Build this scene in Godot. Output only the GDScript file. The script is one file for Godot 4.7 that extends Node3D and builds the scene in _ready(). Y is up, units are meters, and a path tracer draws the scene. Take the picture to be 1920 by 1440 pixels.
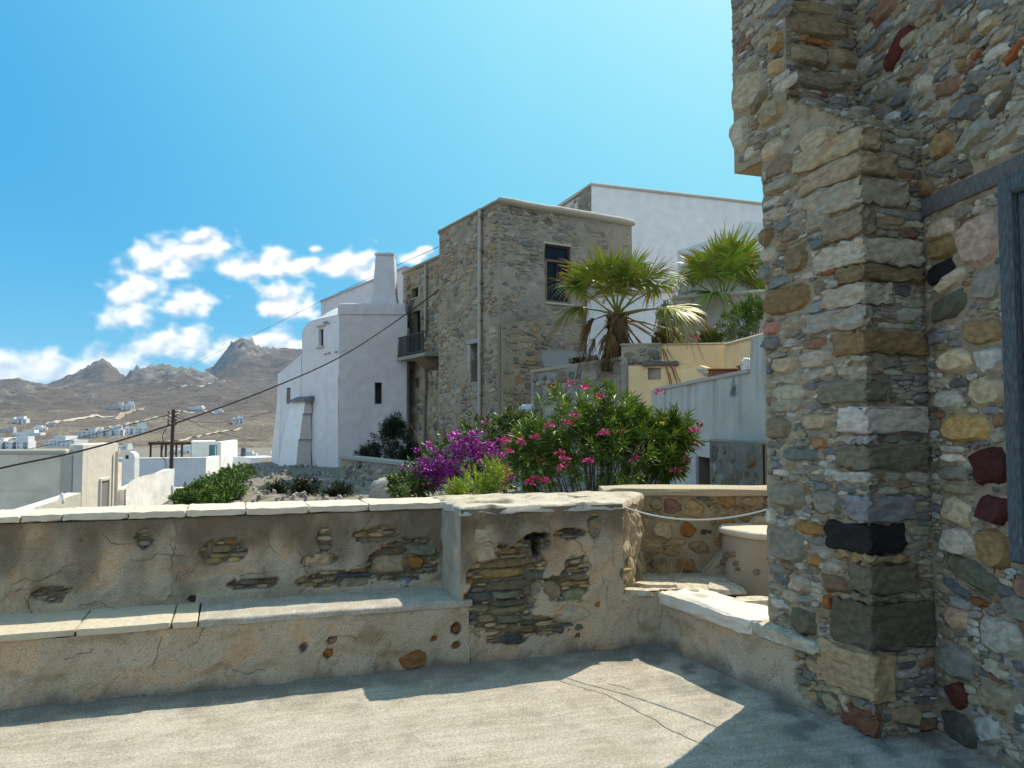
extends Node3D
# An old stone quarter on an island hill: a terrace with plastered walls, a rubble church corner, houses, garden and hills.

var rng := RandomNumberGenerator.new()
var na := FastNoiseLite.new()
var nb := FastNoiseLite.new()
var nc := FastNoiseLite.new()
var nd := FastNoiseLite.new()
var used := {}
var M := {}


# ---------------------------------------------------------------- mesh collector
class MB:
	var v := PackedVector3Array()
	var n := PackedVector3Array()
	var c := PackedColorArray()
	var ix := PackedInt32Array()

	func tri(a: Vector3, b: Vector3, d: Vector3, col: Color) -> void:   # counter-clockwise from outside
		var nn := (b - a).cross(d - a).normalized()
		var k := v.size()
		v.append_array([a, b, d])
		n.append_array([nn, nn, nn])
		c.append_array([col, col, col])
		ix.append_array([k, k + 2, k + 1])

	func quad(a: Vector3, b: Vector3, d: Vector3, e: Vector3, col: Color) -> void:
		var nn := (d - a).cross(e - b).normalized()
		var k := v.size()
		v.append_array([a, b, d, e])
		n.append_array([nn, nn, nn, nn])
		c.append_array([col, col, col, col])
		ix.append_array([k, k + 2, k + 1, k, k + 3, k + 2])

	func pt(p: Vector3, col: Color) -> int:
		v.append(p)
		n.append(Vector3.ZERO)
		c.append(col)
		return v.size() - 1

	func face(a: int, b: int, d: int) -> void:
		ix.append_array([a, d, b])

	func smooth(from_v: int, from_i: int) -> void:
		for k in range(from_i, ix.size(), 3):
			var a := ix[k]
			var b := ix[k + 2]
			var d := ix[k + 1]
			var nn := (v[b] - v[a]).cross(v[d] - v[a])
			n[a] += nn
			n[b] += nn
			n[d] += nn
		for k in range(from_v, v.size()):
			n[k] = n[k].normalized() if n[k].length_squared() > 1e-20 else Vector3.UP

	# box spanning lo..hi in the frame t, with chamfered edges
	func box(t: Transform3D, lo: Vector3, hi: Vector3, col: Color, bev := 0.0) -> void:
		var ce := (lo + hi) * 0.5
		var h := (hi - lo) * 0.5
		var b := minf(bev, minf(h.x, minf(h.y, h.z)) * 0.9)
		for ax in 3:
			for sg in [-1.0, 1.0]:
				var nn := Vector3.ZERO
				nn[ax] = sg
				var u := Vector3.ZERO
				u[(ax + 1) % 3] = 1.0
				var w := nn.cross(u)
				var hu: float = absf(u.dot(h)) - b
				var hw: float = absf(w.dot(h)) - b
				var o: Vector3 = ce + nn * h[ax]
				quad(t * (o - u * hu - w * hw), t * (o + u * hu - w * hw), t * (o + u * hu + w * hw), t * (o - u * hu + w * hw), col)
		if b <= 0.0:
			return
		for ax in 3:
			var a1 := (ax + 1) % 3
			var a2 := (ax + 2) % 3
			for s1 in [-1.0, 1.0]:
				for s2 in [-1.0, 1.0]:
					var p := Vector3.ZERO
					var q := Vector3.ZERO
					p[a1] = s1 * h[a1]
					p[a2] = s2 * (h[a2] - b)
					q[a1] = s1 * (h[a1] - b)
					q[a2] = s2 * h[a2]
					var l := Vector3.ZERO
					l[ax] = h[ax] - b
					if s1 * s2 > 0.0:
						quad(t * (ce + p - l), t * (ce + q - l), t * (ce + q + l), t * (ce + p + l), col)
					else:
						quad(t * (ce + q - l), t * (ce + p - l), t * (ce + p + l), t * (ce + q + l), col)
		for sx in [-1.0, 1.0]:
			for sy in [-1.0, 1.0]:
				for sz in [-1.0, 1.0]:
					var a := t * (ce + Vector3(sx * h.x, sy * (h.y - b), sz * (h.z - b)))
					var d := t * (ce + Vector3(sx * (h.x - b), sy * h.y, sz * (h.z - b)))
					var e := t * (ce + Vector3(sx * (h.x - b), sy * (h.y - b), sz * h.z))
					if sx * sy * sz > 0.0:
						tri(a, d, e, col)
					else:
						tri(a, e, d, col)

	# polygon (u, v), counter-clockwise seen from outside, extruded from depth w1 to w0 (w0 in front)
	func prism(t: Transform3D, poly: PackedVector2Array, w0: float, w1: float, col: Color) -> void:
		var tr := Geometry2D.triangulate_polygon(poly)
		for k in range(0, tr.size(), 3):
			var a := poly[tr[k]]
			var b := poly[tr[k + 1]]
			var d := poly[tr[k + 2]]
			if (b - a).cross(d - a) < 0.0:
				var s := b
				b = d
				d = s
			tri(t * Vector3(a.x, a.y, w0), t * Vector3(b.x, b.y, w0), t * Vector3(d.x, d.y, w0), col)
			tri(t * Vector3(a.x, a.y, w1), t * Vector3(d.x, d.y, w1), t * Vector3(b.x, b.y, w1), col)
		for k in poly.size():
			var a := poly[k]
			var b := poly[(k + 1) % poly.size()]
			quad(t * Vector3(a.x, a.y, w0), t * Vector3(a.x, a.y, w1), t * Vector3(b.x, b.y, w1), t * Vector3(b.x, b.y, w0), col)

	func tube(pts: Array, radii: Array, sides: int, col: Color, col2 = null, flat := 1.0) -> void:
		var k0 := v.size()
		var i0 := ix.size()
		var m := pts.size()
		for k in m:
			var dir: Vector3 = (pts[mini(k + 1, m - 1)] - pts[maxi(k - 1, 0)]).normalized()
			var side := dir.cross(Vector3.UP if absf(dir.y) < 0.9 else Vector3.RIGHT).normalized()
			var up := dir.cross(side)
			var r: float = radii[mini(k, radii.size() - 1)]
			var cc: Color = col if col2 == null else col.lerp(col2, float(k) / maxf(1.0, m - 1))
			for j in sides:
				var a := TAU * j / sides
				pt(pts[k] + side * cos(a) * r + up * sin(a) * r * flat, cc)
		for k in m - 1:
			for j in sides:
				var a := k0 + k * sides + j
				var b := k0 + k * sides + (j + 1) % sides
				face(a, b, b + sides)
				face(a, b + sides, a + sides)
		for e in [0, m - 1]:
			var q := pt(pts[e], col if col2 == null or e == 0 else col2)
			for j in sides:
				var a: int = k0 + e * sides + j
				var b: int = k0 + e * sides + (j + 1) % sides
				if e == 0:
					face(q, b, a)
				else:
					face(q, a, b)
		smooth(k0, i0)

	func lathe(at: Vector3, prof: PackedVector2Array, sides: int, col: Color, jit := 0.0) -> void:
		var k0 := v.size()
		var i0 := ix.size()
		for p in prof:
			for j in sides:
				var a := -TAU * j / sides
				var r := p.x * (1.0 + jit * sin(a * 3.0 + p.y * 7.0) + jit * 0.7 * sin(a * 7.0 + p.y * 13.0))
				pt(at + Vector3(cos(a) * r, p.y, sin(a) * r), col)
		for k in prof.size() - 1:
			for j in sides:
				var a := k0 + k * sides + j
				var b := k0 + k * sides + (j + 1) % sides
				face(a, b, b + sides)
				face(a, b + sides, a + sides)
		smooth(k0, i0)

	# grid surface: pos(i, j), col(i, j); skip(i, j) leaves a cell out
	func grid(nu: int, nv: int, pos: Callable, col: Callable, skip = null) -> void:
		var k0 := v.size()
		var i0 := ix.size()
		for j in nv:
			for i in nu:
				pt(pos.call(i, j), col.call(i, j))
		for j in nv - 1:
			for i in nu - 1:
				if skip != null and skip.call(i, j):
					continue
				var a := k0 + j * nu + i
				ix.append_array([a, a + nu + 1, a + 1, a, a + nu, a + nu + 1])
		smooth(k0, i0)

	func mesh() -> ArrayMesh:
		var m := ArrayMesh.new()
		var arr := []
		arr.resize(Mesh.ARRAY_MAX)
		arr[Mesh.ARRAY_VERTEX] = v
		arr[Mesh.ARRAY_NORMAL] = n
		arr[Mesh.ARRAY_COLOR] = c
		arr[Mesh.ARRAY_INDEX] = ix
		m.add_surface_from_arrays(Mesh.PRIMITIVE_TRIANGLES, arr)
		return m


# ---------------------------------------------------------------- naming and tagging
func numbered(called: String, parent: Node) -> String:
	var key := str(parent.get_instance_id()) + called
	var k: int = used.get(key, 0)
	used[key] = k + 1
	return called if k == 0 else "%s_%03d" % [called, k]


func thing(called: String, at: Vector3, label: String, category: String, group := "") -> Node3D:
	var o := Node3D.new()
	o.name = numbered(called, self)
	o.position = at
	add_child(o, true)
	tag(o, label, category, group)
	return o


func tag(o: Node, label: String, category := "", group := "", kind := "") -> Node:
	if label:
		o.set_meta("label", label)
	if category:
		o.set_meta("category", category)
	if group:
		o.set_meta("group", group)
	if kind:
		o.set_meta("kind", kind)
	return o


# commits world-space geometry as one named mesh under parent (the scene root, a thing, or a part of a thing)
func put(b: MB, called: String, m: Material, parent: Node3D = null) -> MeshInstance3D:
	var p: Node3D = self if parent == null else parent
	var o := MeshInstance3D.new()
	o.name = numbered(called, p)
	o.mesh = b.mesh()
	o.material_override = m
	p.add_child(o, true)
	if p != self and p.get_parent() == self:
		o.position = -p.position
	return o


func fr(x0: float, z0: float, x1: float, z1: float, y := 0.0) -> Transform3D:   # wall frame: x along the wall, y up, z out of it
	var u := Vector3(x1 - x0, 0, z1 - z0).normalized()
	return Transform3D(Basis(u, Vector3.UP, u.cross(Vector3.UP)), Vector3(x0, y, z0))


func offs(f: Transform3D, u: float, v: float, w: float) -> Transform3D:
	return Transform3D(f.basis, f * Vector3(u, v, w))


func C(r: float, g: float, b: float, s := 1.0) -> Color:
	return Color(r * s, g * s, b * s)


func jit(c: Color, amt: float) -> Color:
	var k := 1.0 + rng.randf_range(-amt, amt)
	var t := rng.randf_range(-amt, amt) * 0.25
	return Color(c.r * (k + t), c.g * k, c.b * (k - t))


func pick(list: Array) -> Variant:
	return list[rng.randi() % list.size()]


func lin(a: float, b: float, step: float) -> PackedFloat32Array:
	var k := maxi(1, int(ceil(absf(b - a) / step)))
	var out := PackedFloat32Array()
	for i in k + 1:
		out.append(lerpf(a, b, float(i) / k))
	return out


# ---------------------------------------------------------------- materials
func noise_tex(freq: float, lo: float, hi: float, octaves := 4, kind := FastNoiseLite.TYPE_SIMPLEX, sd := 1, size := 512) -> NoiseTexture2D:
	var f := FastNoiseLite.new()
	f.noise_type = kind
	f.frequency = freq
	f.fractal_octaves = octaves
	f.seed = sd
	var t := NoiseTexture2D.new()
	t.width = size
	t.height = size
	t.seamless = true
	t.noise = f
	var g := Gradient.new()
	g.set_color(0, Color(lo, lo, lo))
	g.set_color(1, Color(hi, hi, hi))
	t.color_ramp = g
	return t


func mat(called: String, tex: Texture2D, scale: float, rough: float, bump: Texture2D = null, cm := 0.0, spec := 0.4) -> StandardMaterial3D:
	var m := StandardMaterial3D.new()
	m.vertex_color_use_as_albedo = true
	m.roughness = rough
	m.metallic_specular = spec
	if tex:
		m.albedo_texture = tex
	if bump:
		m.heightmap_enabled = true
		m.heightmap_texture = bump
		m.heightmap_scale = cm
	m.uv1_triplanar = true
	m.uv1_world_triplanar = true
	m.uv1_scale = Vector3.ONE * scale
	m.resource_name = called
	M[called] = m
	return m


func plain(called: String, rough: float, spec := 0.5, back := 0.0) -> StandardMaterial3D:
	var m := StandardMaterial3D.new()
	m.vertex_color_use_as_albedo = true
	m.roughness = rough
	m.metallic_specular = spec
	if back > 0.0:
		m.backlight_enabled = true
		m.backlight = Color(back, back, back * 0.6)
	m.resource_name = called
	M[called] = m
	return m


func make_materials() -> void:
	var grain := noise_tex(0.12, 0.74, 1.06, 5, FastNoiseLite.TYPE_SIMPLEX, 3)
	var rock := noise_tex(0.022, 0.74, 1.06, 7, FastNoiseLite.TYPE_SIMPLEX, 5)
	var relief := noise_tex(0.02, 0.0, 1.0, 6, FastNoiseLite.TYPE_SIMPLEX, 7)
	var grit := noise_tex(0.22, 0.0, 1.0, 5, FastNoiseLite.TYPE_SIMPLEX, 9)
	var faint := noise_tex(0.012, 0.93, 1.0, 4, FastNoiseLite.TYPE_SIMPLEX, 11)
	mat("stone", rock, 1.3, 0.85, relief, 0.7)
	M.stone.uv1_scale = Vector3(1.2, 1.9, 1.2)
	mat("mortar", grain, 1.6, 0.95, grit, 0.35)
	mat("plaster", grain, 1.1, 0.95, grit, 0.16)
	var speck := noise_tex(0.11, 0.76, 1.08, 6, FastNoiseLite.TYPE_SIMPLEX, 17)
	mat("concrete", speck, 0.8, 0.9, grit, 0.13)
	mat("marble", faint, 1.5, 0.6, relief, 0.5)
	mat("far_stone", rock, 0.7, 0.9, relief, 1.6)
	mat("far_mortar", grain, 0.5, 0.95, grit, 1.0)
	mat("whitewash", faint, 0.25, 0.9, relief, 0.7)
	mat("paint", faint, 0.8, 0.7)
	mat("wood", noise_tex(0.03, 0.55, 1.0, 4, FastNoiseLite.TYPE_SIMPLEX, 13), 1.5, 0.75)
	M.wood.uv1_scale = Vector3(6, 0.8, 6)
	mat("earth", rock, 0.3, 1.0, relief, 5.0)
	mat("hill", noise_tex(0.05, 0.5, 1.0, 6, FastNoiseLite.TYPE_SIMPLEX, 15), 0.006, 1.0)
	mat("bark", rock, 3.0, 1.0, relief, 2.0)
	plain("leaf", 0.42, 0.32, 0.55)
	plain("dull_leaf", 0.6, 0.3, 0.25)
	plain("petal", 0.6, 0.3, 0.3)
	plain("smooth", 0.5)
	plain("cable", 0.8, 0.2)
	var g := StandardMaterial3D.new()
	g.albedo_color = Color(0.09, 0.10, 0.12)
	g.roughness = 0.2
	g.metallic_specular = 0.3
	M.glass = g


# ---------------------------------------------------------------- stones
func se(n_exp: float, a: float, b: float, t: float) -> Vector2:
	var ct := cos(t)
	var st := sin(t)
	return Vector2(signf(ct) * pow(absf(ct), 2.0 / n_exp) * a, signf(st) * pow(absf(st), 2.0 / n_exp) * b)


# one stone face: base ring in the mortar, shoulder, and a flattish broken crown with a crisp rim
func stone(b: MB, f: Transform3D, ce: Vector2, ha: float, hb: float, ang: float, proud: float, col: Color, n := 10, rough := 0.2, outline = null) -> void:
	var sides: int = n if outline == null else outline.size()
	var k0 := b.v.size()
	var i0 := b.ix.size()
	var ex := rng.randf_range(2.4, 6.0)
	var t0 := rng.randf_range(0.0, TAU)
	var tilt := Vector2(rng.randf_range(-1, 1), rng.randf_range(-1, 1)) * proud * 0.5
	var bw := clampf(proud * rng.randf_range(0.6, 1.3) / maxf(minf(ha, hb), 0.001), 0.04, 0.35)
	var rim := PackedVector2Array()
	for j in sides:
		var q := se(ex, 1.0, 1.0, t0 + TAU * (j + rng.randf_range(-0.3, 0.3)) / sides) * (1.0 + rng.randf_range(-rough, rough * 0.55))
		rim.append(q)
	for ring in 2:
		for j in sides:
			var q := rim[j] * (1.0 if ring == 0 else 1.0 - bw * rng.randf_range(0.7, 1.3))
			var d := Vector2(q.x * ha, q.y * hb).rotated(ang)
			if outline != null:
				d = outline[j] * (1.0 if ring == 0 else 1.0 - bw * rng.randf_range(0.7, 1.3))
			var w := -0.8 * proud if ring == 0 else proud * rng.randf_range(0.72, 1.05) + q.dot(tilt)
			b.pt(f * Vector3(ce.x + d.x, ce.y + d.y, w), col)
	for j in sides:
		var a := k0 + j
		var d := k0 + (j + 1) % sides
		b.face(a, d, d + sides)
		b.face(a, d + sides, a + sides)
	b.smooth(k0, i0)
	var k1 := b.v.size()
	var i1 := b.ix.size()
	for j in sides:
		b.pt(b.v[k0 + sides + j], col)
	var mid := b.pt(f * Vector3(ce.x + ha * rng.randf_range(-0.3, 0.3), ce.y + hb * rng.randf_range(-0.3, 0.3), proud * rng.randf_range(0.95, 1.3)), col)
	for j in sides:
		b.face(k1 + j, k1 + (j + 1) % sides, mid)
	b.smooth(k1, i1)


# rough squared block: a subdivided box with rounded, uneven faces
func block(b: MB, t: Transform3D, lo: Vector3, hi: Vector3, col: Color, rad: float, uneven: float, cuts := 4) -> void:
	var k0 := b.v.size()
	var i0 := b.ix.size()
	var ids := {}
	var inl := lo + Vector3.ONE * rad
	var inh := hi - Vector3.ONE * rad
	for ax in 3:
		for sg in [-1.0, 1.0]:
			var u := (ax + 1) % 3
			var w := (ax + 2) % 3
			for i in cuts:
				for j in cuts:
					var q := []
					for dd in [[0, 0], [1, 0], [1, 1], [0, 1]]:
						var g := Vector3.ZERO
						g[ax] = (sg + 1.0) * 0.5 * cuts
						g[u] = i + dd[0]
						g[w] = j + dd[1]
						var key := Vector3i(g)
						if not ids.has(key):
							var s := Vector3.ZERO
							for m in 3:
								var f := g[m] / cuts
								# rows of cuts gather near the edges
								f = clampf((f - 0.5) * 1.0 + 0.5, 0.0, 1.0)
								f = 0.5 - 0.5 * cos(f * PI) if cuts > 2 else f
								s[m] = lerpf(lo[m], hi[m], f)
							var core := s.clamp(inl, inh)
							var off := s - core
							var p := core + off.normalized() * minf(rad, off.length()) if off.length() > 1e-6 else s
							var wp := t * p
							p += Vector3(na.get_noise_3dv(wp * 90.0), na.get_noise_3dv(wp * 90.0 + Vector3(50, 0, 0)), na.get_noise_3dv(wp * 90.0 + Vector3(0, 70, 0))) * uneven
							ids[key] = b.pt(t * p, col)
						q.append(ids[key])
					if sg > 0.0:
						b.face(q[0], q[1], q[2])
						b.face(q[0], q[2], q[3])
					else:
						b.face(q[0], q[2], q[1])
						b.face(q[0], q[3], q[2])
	b.smooth(k0, i0)


# fills a wall with stones, largest first; keeps a map of what is taken
class Packer:
	var u0: float
	var v0: float
	var res: float
	var nu: int
	var nv: int
	var taken := PackedInt32Array()   # 0 free, -1 kept clear, else a stone's number
	var count := 0

	func _init(a: float, b: float, c: float, d: float, r: float) -> void:
		u0 = a
		v0 = b
		res = r
		nu = int((c - a) / r) + 1
		nv = int((d - b) / r) + 1
		taken.resize(nu * nv)

	func sweep(ce: Vector2, ha: float, hb: float, ang: float, ex: float, mark: bool, free: bool) -> bool:
		var rr := maxf(ha, hb) * (1.0 if absf(ang) < 0.01 else 1.1)
		var ry := hb + absf(sin(ang)) * ha
		var i0 := int((ce.x - rr - u0) / res)
		var i1 := int((ce.x + rr - u0) / res)
		var j0 := int((ce.y - ry - v0) / res)
		var j1 := int((ce.y + ry - v0) / res)
		if free and (i0 < 0 or j0 < 0 or i1 >= nu or j1 >= nv):
			return false
		var ca := cos(-ang)
		var sa := sin(-ang)
		for j in range(maxi(j0, 0), mini(j1, nv - 1) + 1):
			for i in range(maxi(i0, 0), mini(i1, nu - 1) + 1):
				var x := u0 + (i + 0.5) * res - ce.x
				var y := v0 + (j + 0.5) * res - ce.y
				var p := absf(x * ca - y * sa) / ha
				var q := absf(x * sa + y * ca) / hb
				if pow(p, ex) + pow(q, ex) < 1.0:
					if mark:
						taken[j * nu + i] = count if count > 0 else -1
					elif taken[j * nu + i]:
						return false
		return true

	# a stone's outline grown into the free space round it, so that neighbours interlock; radii along `sides` directions
	func grow(ce: Vector2, ha: float, hb: float, ang: float, id: int, sides: int, gap: float, far: float, rg: RandomNumberGenerator) -> PackedVector2Array:
		var out := PackedVector2Array()
		var t0 := rg.randf() * TAU
		for j in sides:
			var t := t0 + TAU * (j + rg.randf_range(-0.28, 0.28)) / sides
			var to := Vector2(ha * cos(t), hb * sin(t)).normalized()
			var ct := to.x
			var st := to.y
			var r0 := 0.95 / pow(pow(absf(ct / ha), 5.0) + pow(absf(st / hb), 5.0), 0.2)
			var d := Vector2(ct, st).rotated(ang)
			var lim := minf(r0 * far, r0 + 1.25 * minf(ha, hb) + res) * rg.randf_range(0.8, 1.0)
			var r := r0
			while r < lim:
				var q := ce + d * (r + gap)
				var i := int((q.x - u0) / res)
				var k := int((q.y - v0) / res)
				if i < 0 or k < 0 or i >= nu or k >= nv:
					break
				var w := taken[k * nu + i]
				if w != 0 and w != id:
					break
				r += res * 0.7
			var s := r0 * 0.5
			while s < r:
				var q := ce + d * s
				var at := clampi(int((q.y - v0) / res), 0, nv - 1) * nu + clampi(int((q.x - u0) / res), 0, nu - 1)
				if taken[at] == 0:
					taken[at] = id
				s += res * 0.7
			out.append(d * r * rg.randf_range(0.93, 1.0))
		return out

	func rect(a: float, b: float, c: float, d: float) -> void:
		for j in range(maxi(0, int((b - v0) / res)), mini(nv - 1, int((d - v0) / res)) + 1):
			for i in range(maxi(0, int((a - u0) / res)), mini(nu - 1, int((c - u0) / res)) + 1):
				taken[j * nu + i] = -1


# classes: [tries, half length min, max, height/length min, max]; each stone is tried large and shrinks until it fits; returns [centre, ha, hb, ang] rows
func pack(p: Packer, classes: Array, gap: float, lean := 0.0, lean_jit := 0.1, where = null, far := 1.0) -> Array:
	var rows := []
	for k in classes:
		for t in k[0]:
			var ce := Vector2(rng.randf_range(p.u0, p.u0 + p.nu * p.res), rng.randf_range(p.v0, p.v0 + p.nv * p.res))
			var ha := rng.randf_range(lerpf(k[1], k[2], 0.35), k[2])
			var asp := rng.randf_range(k[3], k[4])
			var ang := lean + rng.randf_range(-lean_jit, lean_jit)
			var at := mini(p.taken.size() - 1, int((ce.y - p.v0) / p.res) * p.nu + int((ce.x - p.u0) / p.res))
			if p.taken[at] or where != null and not where.call(ce):
				continue
			while ha >= k[1]:
				var hb := ha * asp
				if p.sweep(ce, ha + gap, hb + gap, ang, 3.5, false, true):
					p.count += 1
					p.sweep(ce, ha, hb, ang, 3.5, true, false)
					rows.append([ce, ha, hb, ang, null, null, p.count])
					break
				ha *= 0.8
	if far > 1.0:
		for r in rows:
			r[5] = p.grow(r[0], r[1], r[2], r[3], r[6], 10 if r[1] > 0.03 or p.res > 0.012 else 8, gap * 0.5, far, rng)
	return rows


func lay(rows: Array, f: Transform3D, parent: Node3D, m: Material, colors: Array, proud: float, most := 300, sides := 10, called := "stone", jitter := 0.22) -> void:
	rows.sort_custom(func(a, b): return a[1] * a[2] > b[1] * b[2])
	var rest := MB.new()
	for k in rows.size():
		var r: Array = rows[k]
		var col: Color = jit(r[4] if r.size() > 4 and r[4] != null else pick(colors), jitter)
		var pr: float = minf(proud, r[2] * 0.5) * rng.randf_range(0.55, 1.25)
		if k < most:
			var b := MB.new()
			stone(b, f, r[0], r[1], r[2], r[3], pr, col, sides, 0.2, r[5] if r.size() > 5 else null)
			put(b, called, m, parent)
		else:
			stone(rest, f, r[0], r[1], r[2], r[3], pr, col, mini(sides, 8), 0.2, r[5] if r.size() > 5 else null)
	if rest.v.size():
		tag(put(rest, called + "_chips", m, parent), "", "", "", "stuff")


# relief wall surface over us x vs in frame f: fn(u, v) -> [w, Color]; hole(u, v) leaves openings
func surface(b: MB, f: Transform3D, us: PackedFloat32Array, vs: PackedFloat32Array, fn: Callable, hole = null) -> void:
	var nu := us.size()
	var cache := []
	for j in vs.size():
		for i in nu:
			cache.append(fn.call(us[i], vs[j]))
	var sk = null
	if hole != null:
		sk = func(i: int, j: int): return hole.call((us[i] + us[i + 1]) * 0.5, (vs[j] + vs[j + 1]) * 0.5)
	b.grid(nu, vs.size(), func(i: int, j: int):
		var r: Array = cache[j * nu + i]
		return f * Vector3(us[i], (r[2] if r.size() > 2 else vs[j]), r[0]), func(i: int, j: int): return cache[j * nu + i][1], sk)


func breaks(us: PackedFloat32Array, extra: Array) -> PackedFloat32Array:   # grid lines that also pass through the edges of openings
	var l := Array(us)
	for e in extra:
		var best := 0
		for k in l.size():
			if absf(l[k] - e) < absf(l[best] - e):
				best = k
		l[best] = e
	l.sort()
	return PackedFloat32Array(l)


# an opening's reveal: four sides going in by depth and a back
func reveal(b: MB, f: Transform3D, r: Rect2, depth: float, col: Color, back = null) -> void:
	var a := r.position
	var e := r.end
	b.quad(f * Vector3(a.x, a.y, 0), f * Vector3(e.x, a.y, 0), f * Vector3(e.x, a.y, -depth), f * Vector3(a.x, a.y, -depth), col)
	b.quad(f * Vector3(a.x, e.y, -depth), f * Vector3(e.x, e.y, -depth), f * Vector3(e.x, e.y, 0), f * Vector3(a.x, e.y, 0), col)
	b.quad(f * Vector3(a.x, a.y, 0), f * Vector3(a.x, a.y, -depth), f * Vector3(a.x, e.y, -depth), f * Vector3(a.x, e.y, 0), col)
	b.quad(f * Vector3(e.x, a.y, -depth), f * Vector3(e.x, a.y, 0), f * Vector3(e.x, e.y, 0), f * Vector3(e.x, e.y, -depth), col)
	if back != null:
		b.quad(f * Vector3(a.x, a.y, -depth), f * Vector3(e.x, a.y, -depth), f * Vector3(e.x, e.y, -depth), f * Vector3(a.x, e.y, -depth), back)


func frame_bars(b: MB, f: Transform3D, r: Rect2, bar: float, w: float, deep: float, col: Color, cols := [], rows := []) -> void:
	var a := r.position
	var e := r.end
	var bev := bar * 0.15
	b.box(f, Vector3(a.x, a.y, w - deep), Vector3(a.x + bar, e.y, w), col, bev)
	b.box(f, Vector3(e.x - bar, a.y, w - deep), Vector3(e.x, e.y, w), col, bev)
	b.box(f, Vector3(a.x + bar, a.y, w - deep), Vector3(e.x - bar, a.y + bar, w - 0.003), col, bev)
	b.box(f, Vector3(a.x + bar, e.y - bar, w - deep), Vector3(e.x - bar, e.y, w - 0.003), col, bev)
	for c in cols:
		b.box(f, Vector3(a.x + r.size.x * c - bar * 0.4, a.y + bar, w - deep), Vector3(a.x + r.size.x * c + bar * 0.4, e.y - bar, w - 0.006), col, bev)
	for c in rows:
		b.box(f, Vector3(a.x + bar, a.y + r.size.y * c - bar * 0.4, w - deep), Vector3(e.x - bar, a.y + r.size.y * c + bar * 0.4, w - 0.009), col, bev)


func pane(f: Transform3D, r: Rect2, w: float, parent: Node3D) -> void:
	var b := MB.new()
	var a := r.position
	var e := r.end
	b.box(f, Vector3(a.x, a.y, w - 0.006), Vector3(e.x, e.y, w), Color.WHITE)
	put(b, "pane", M.glass, parent)


func in_rects(list: Array, u: float, v: float) -> bool:
	for r in list:
		if r.has_point(Vector2(u, v)):
			return true
	return false


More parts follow.
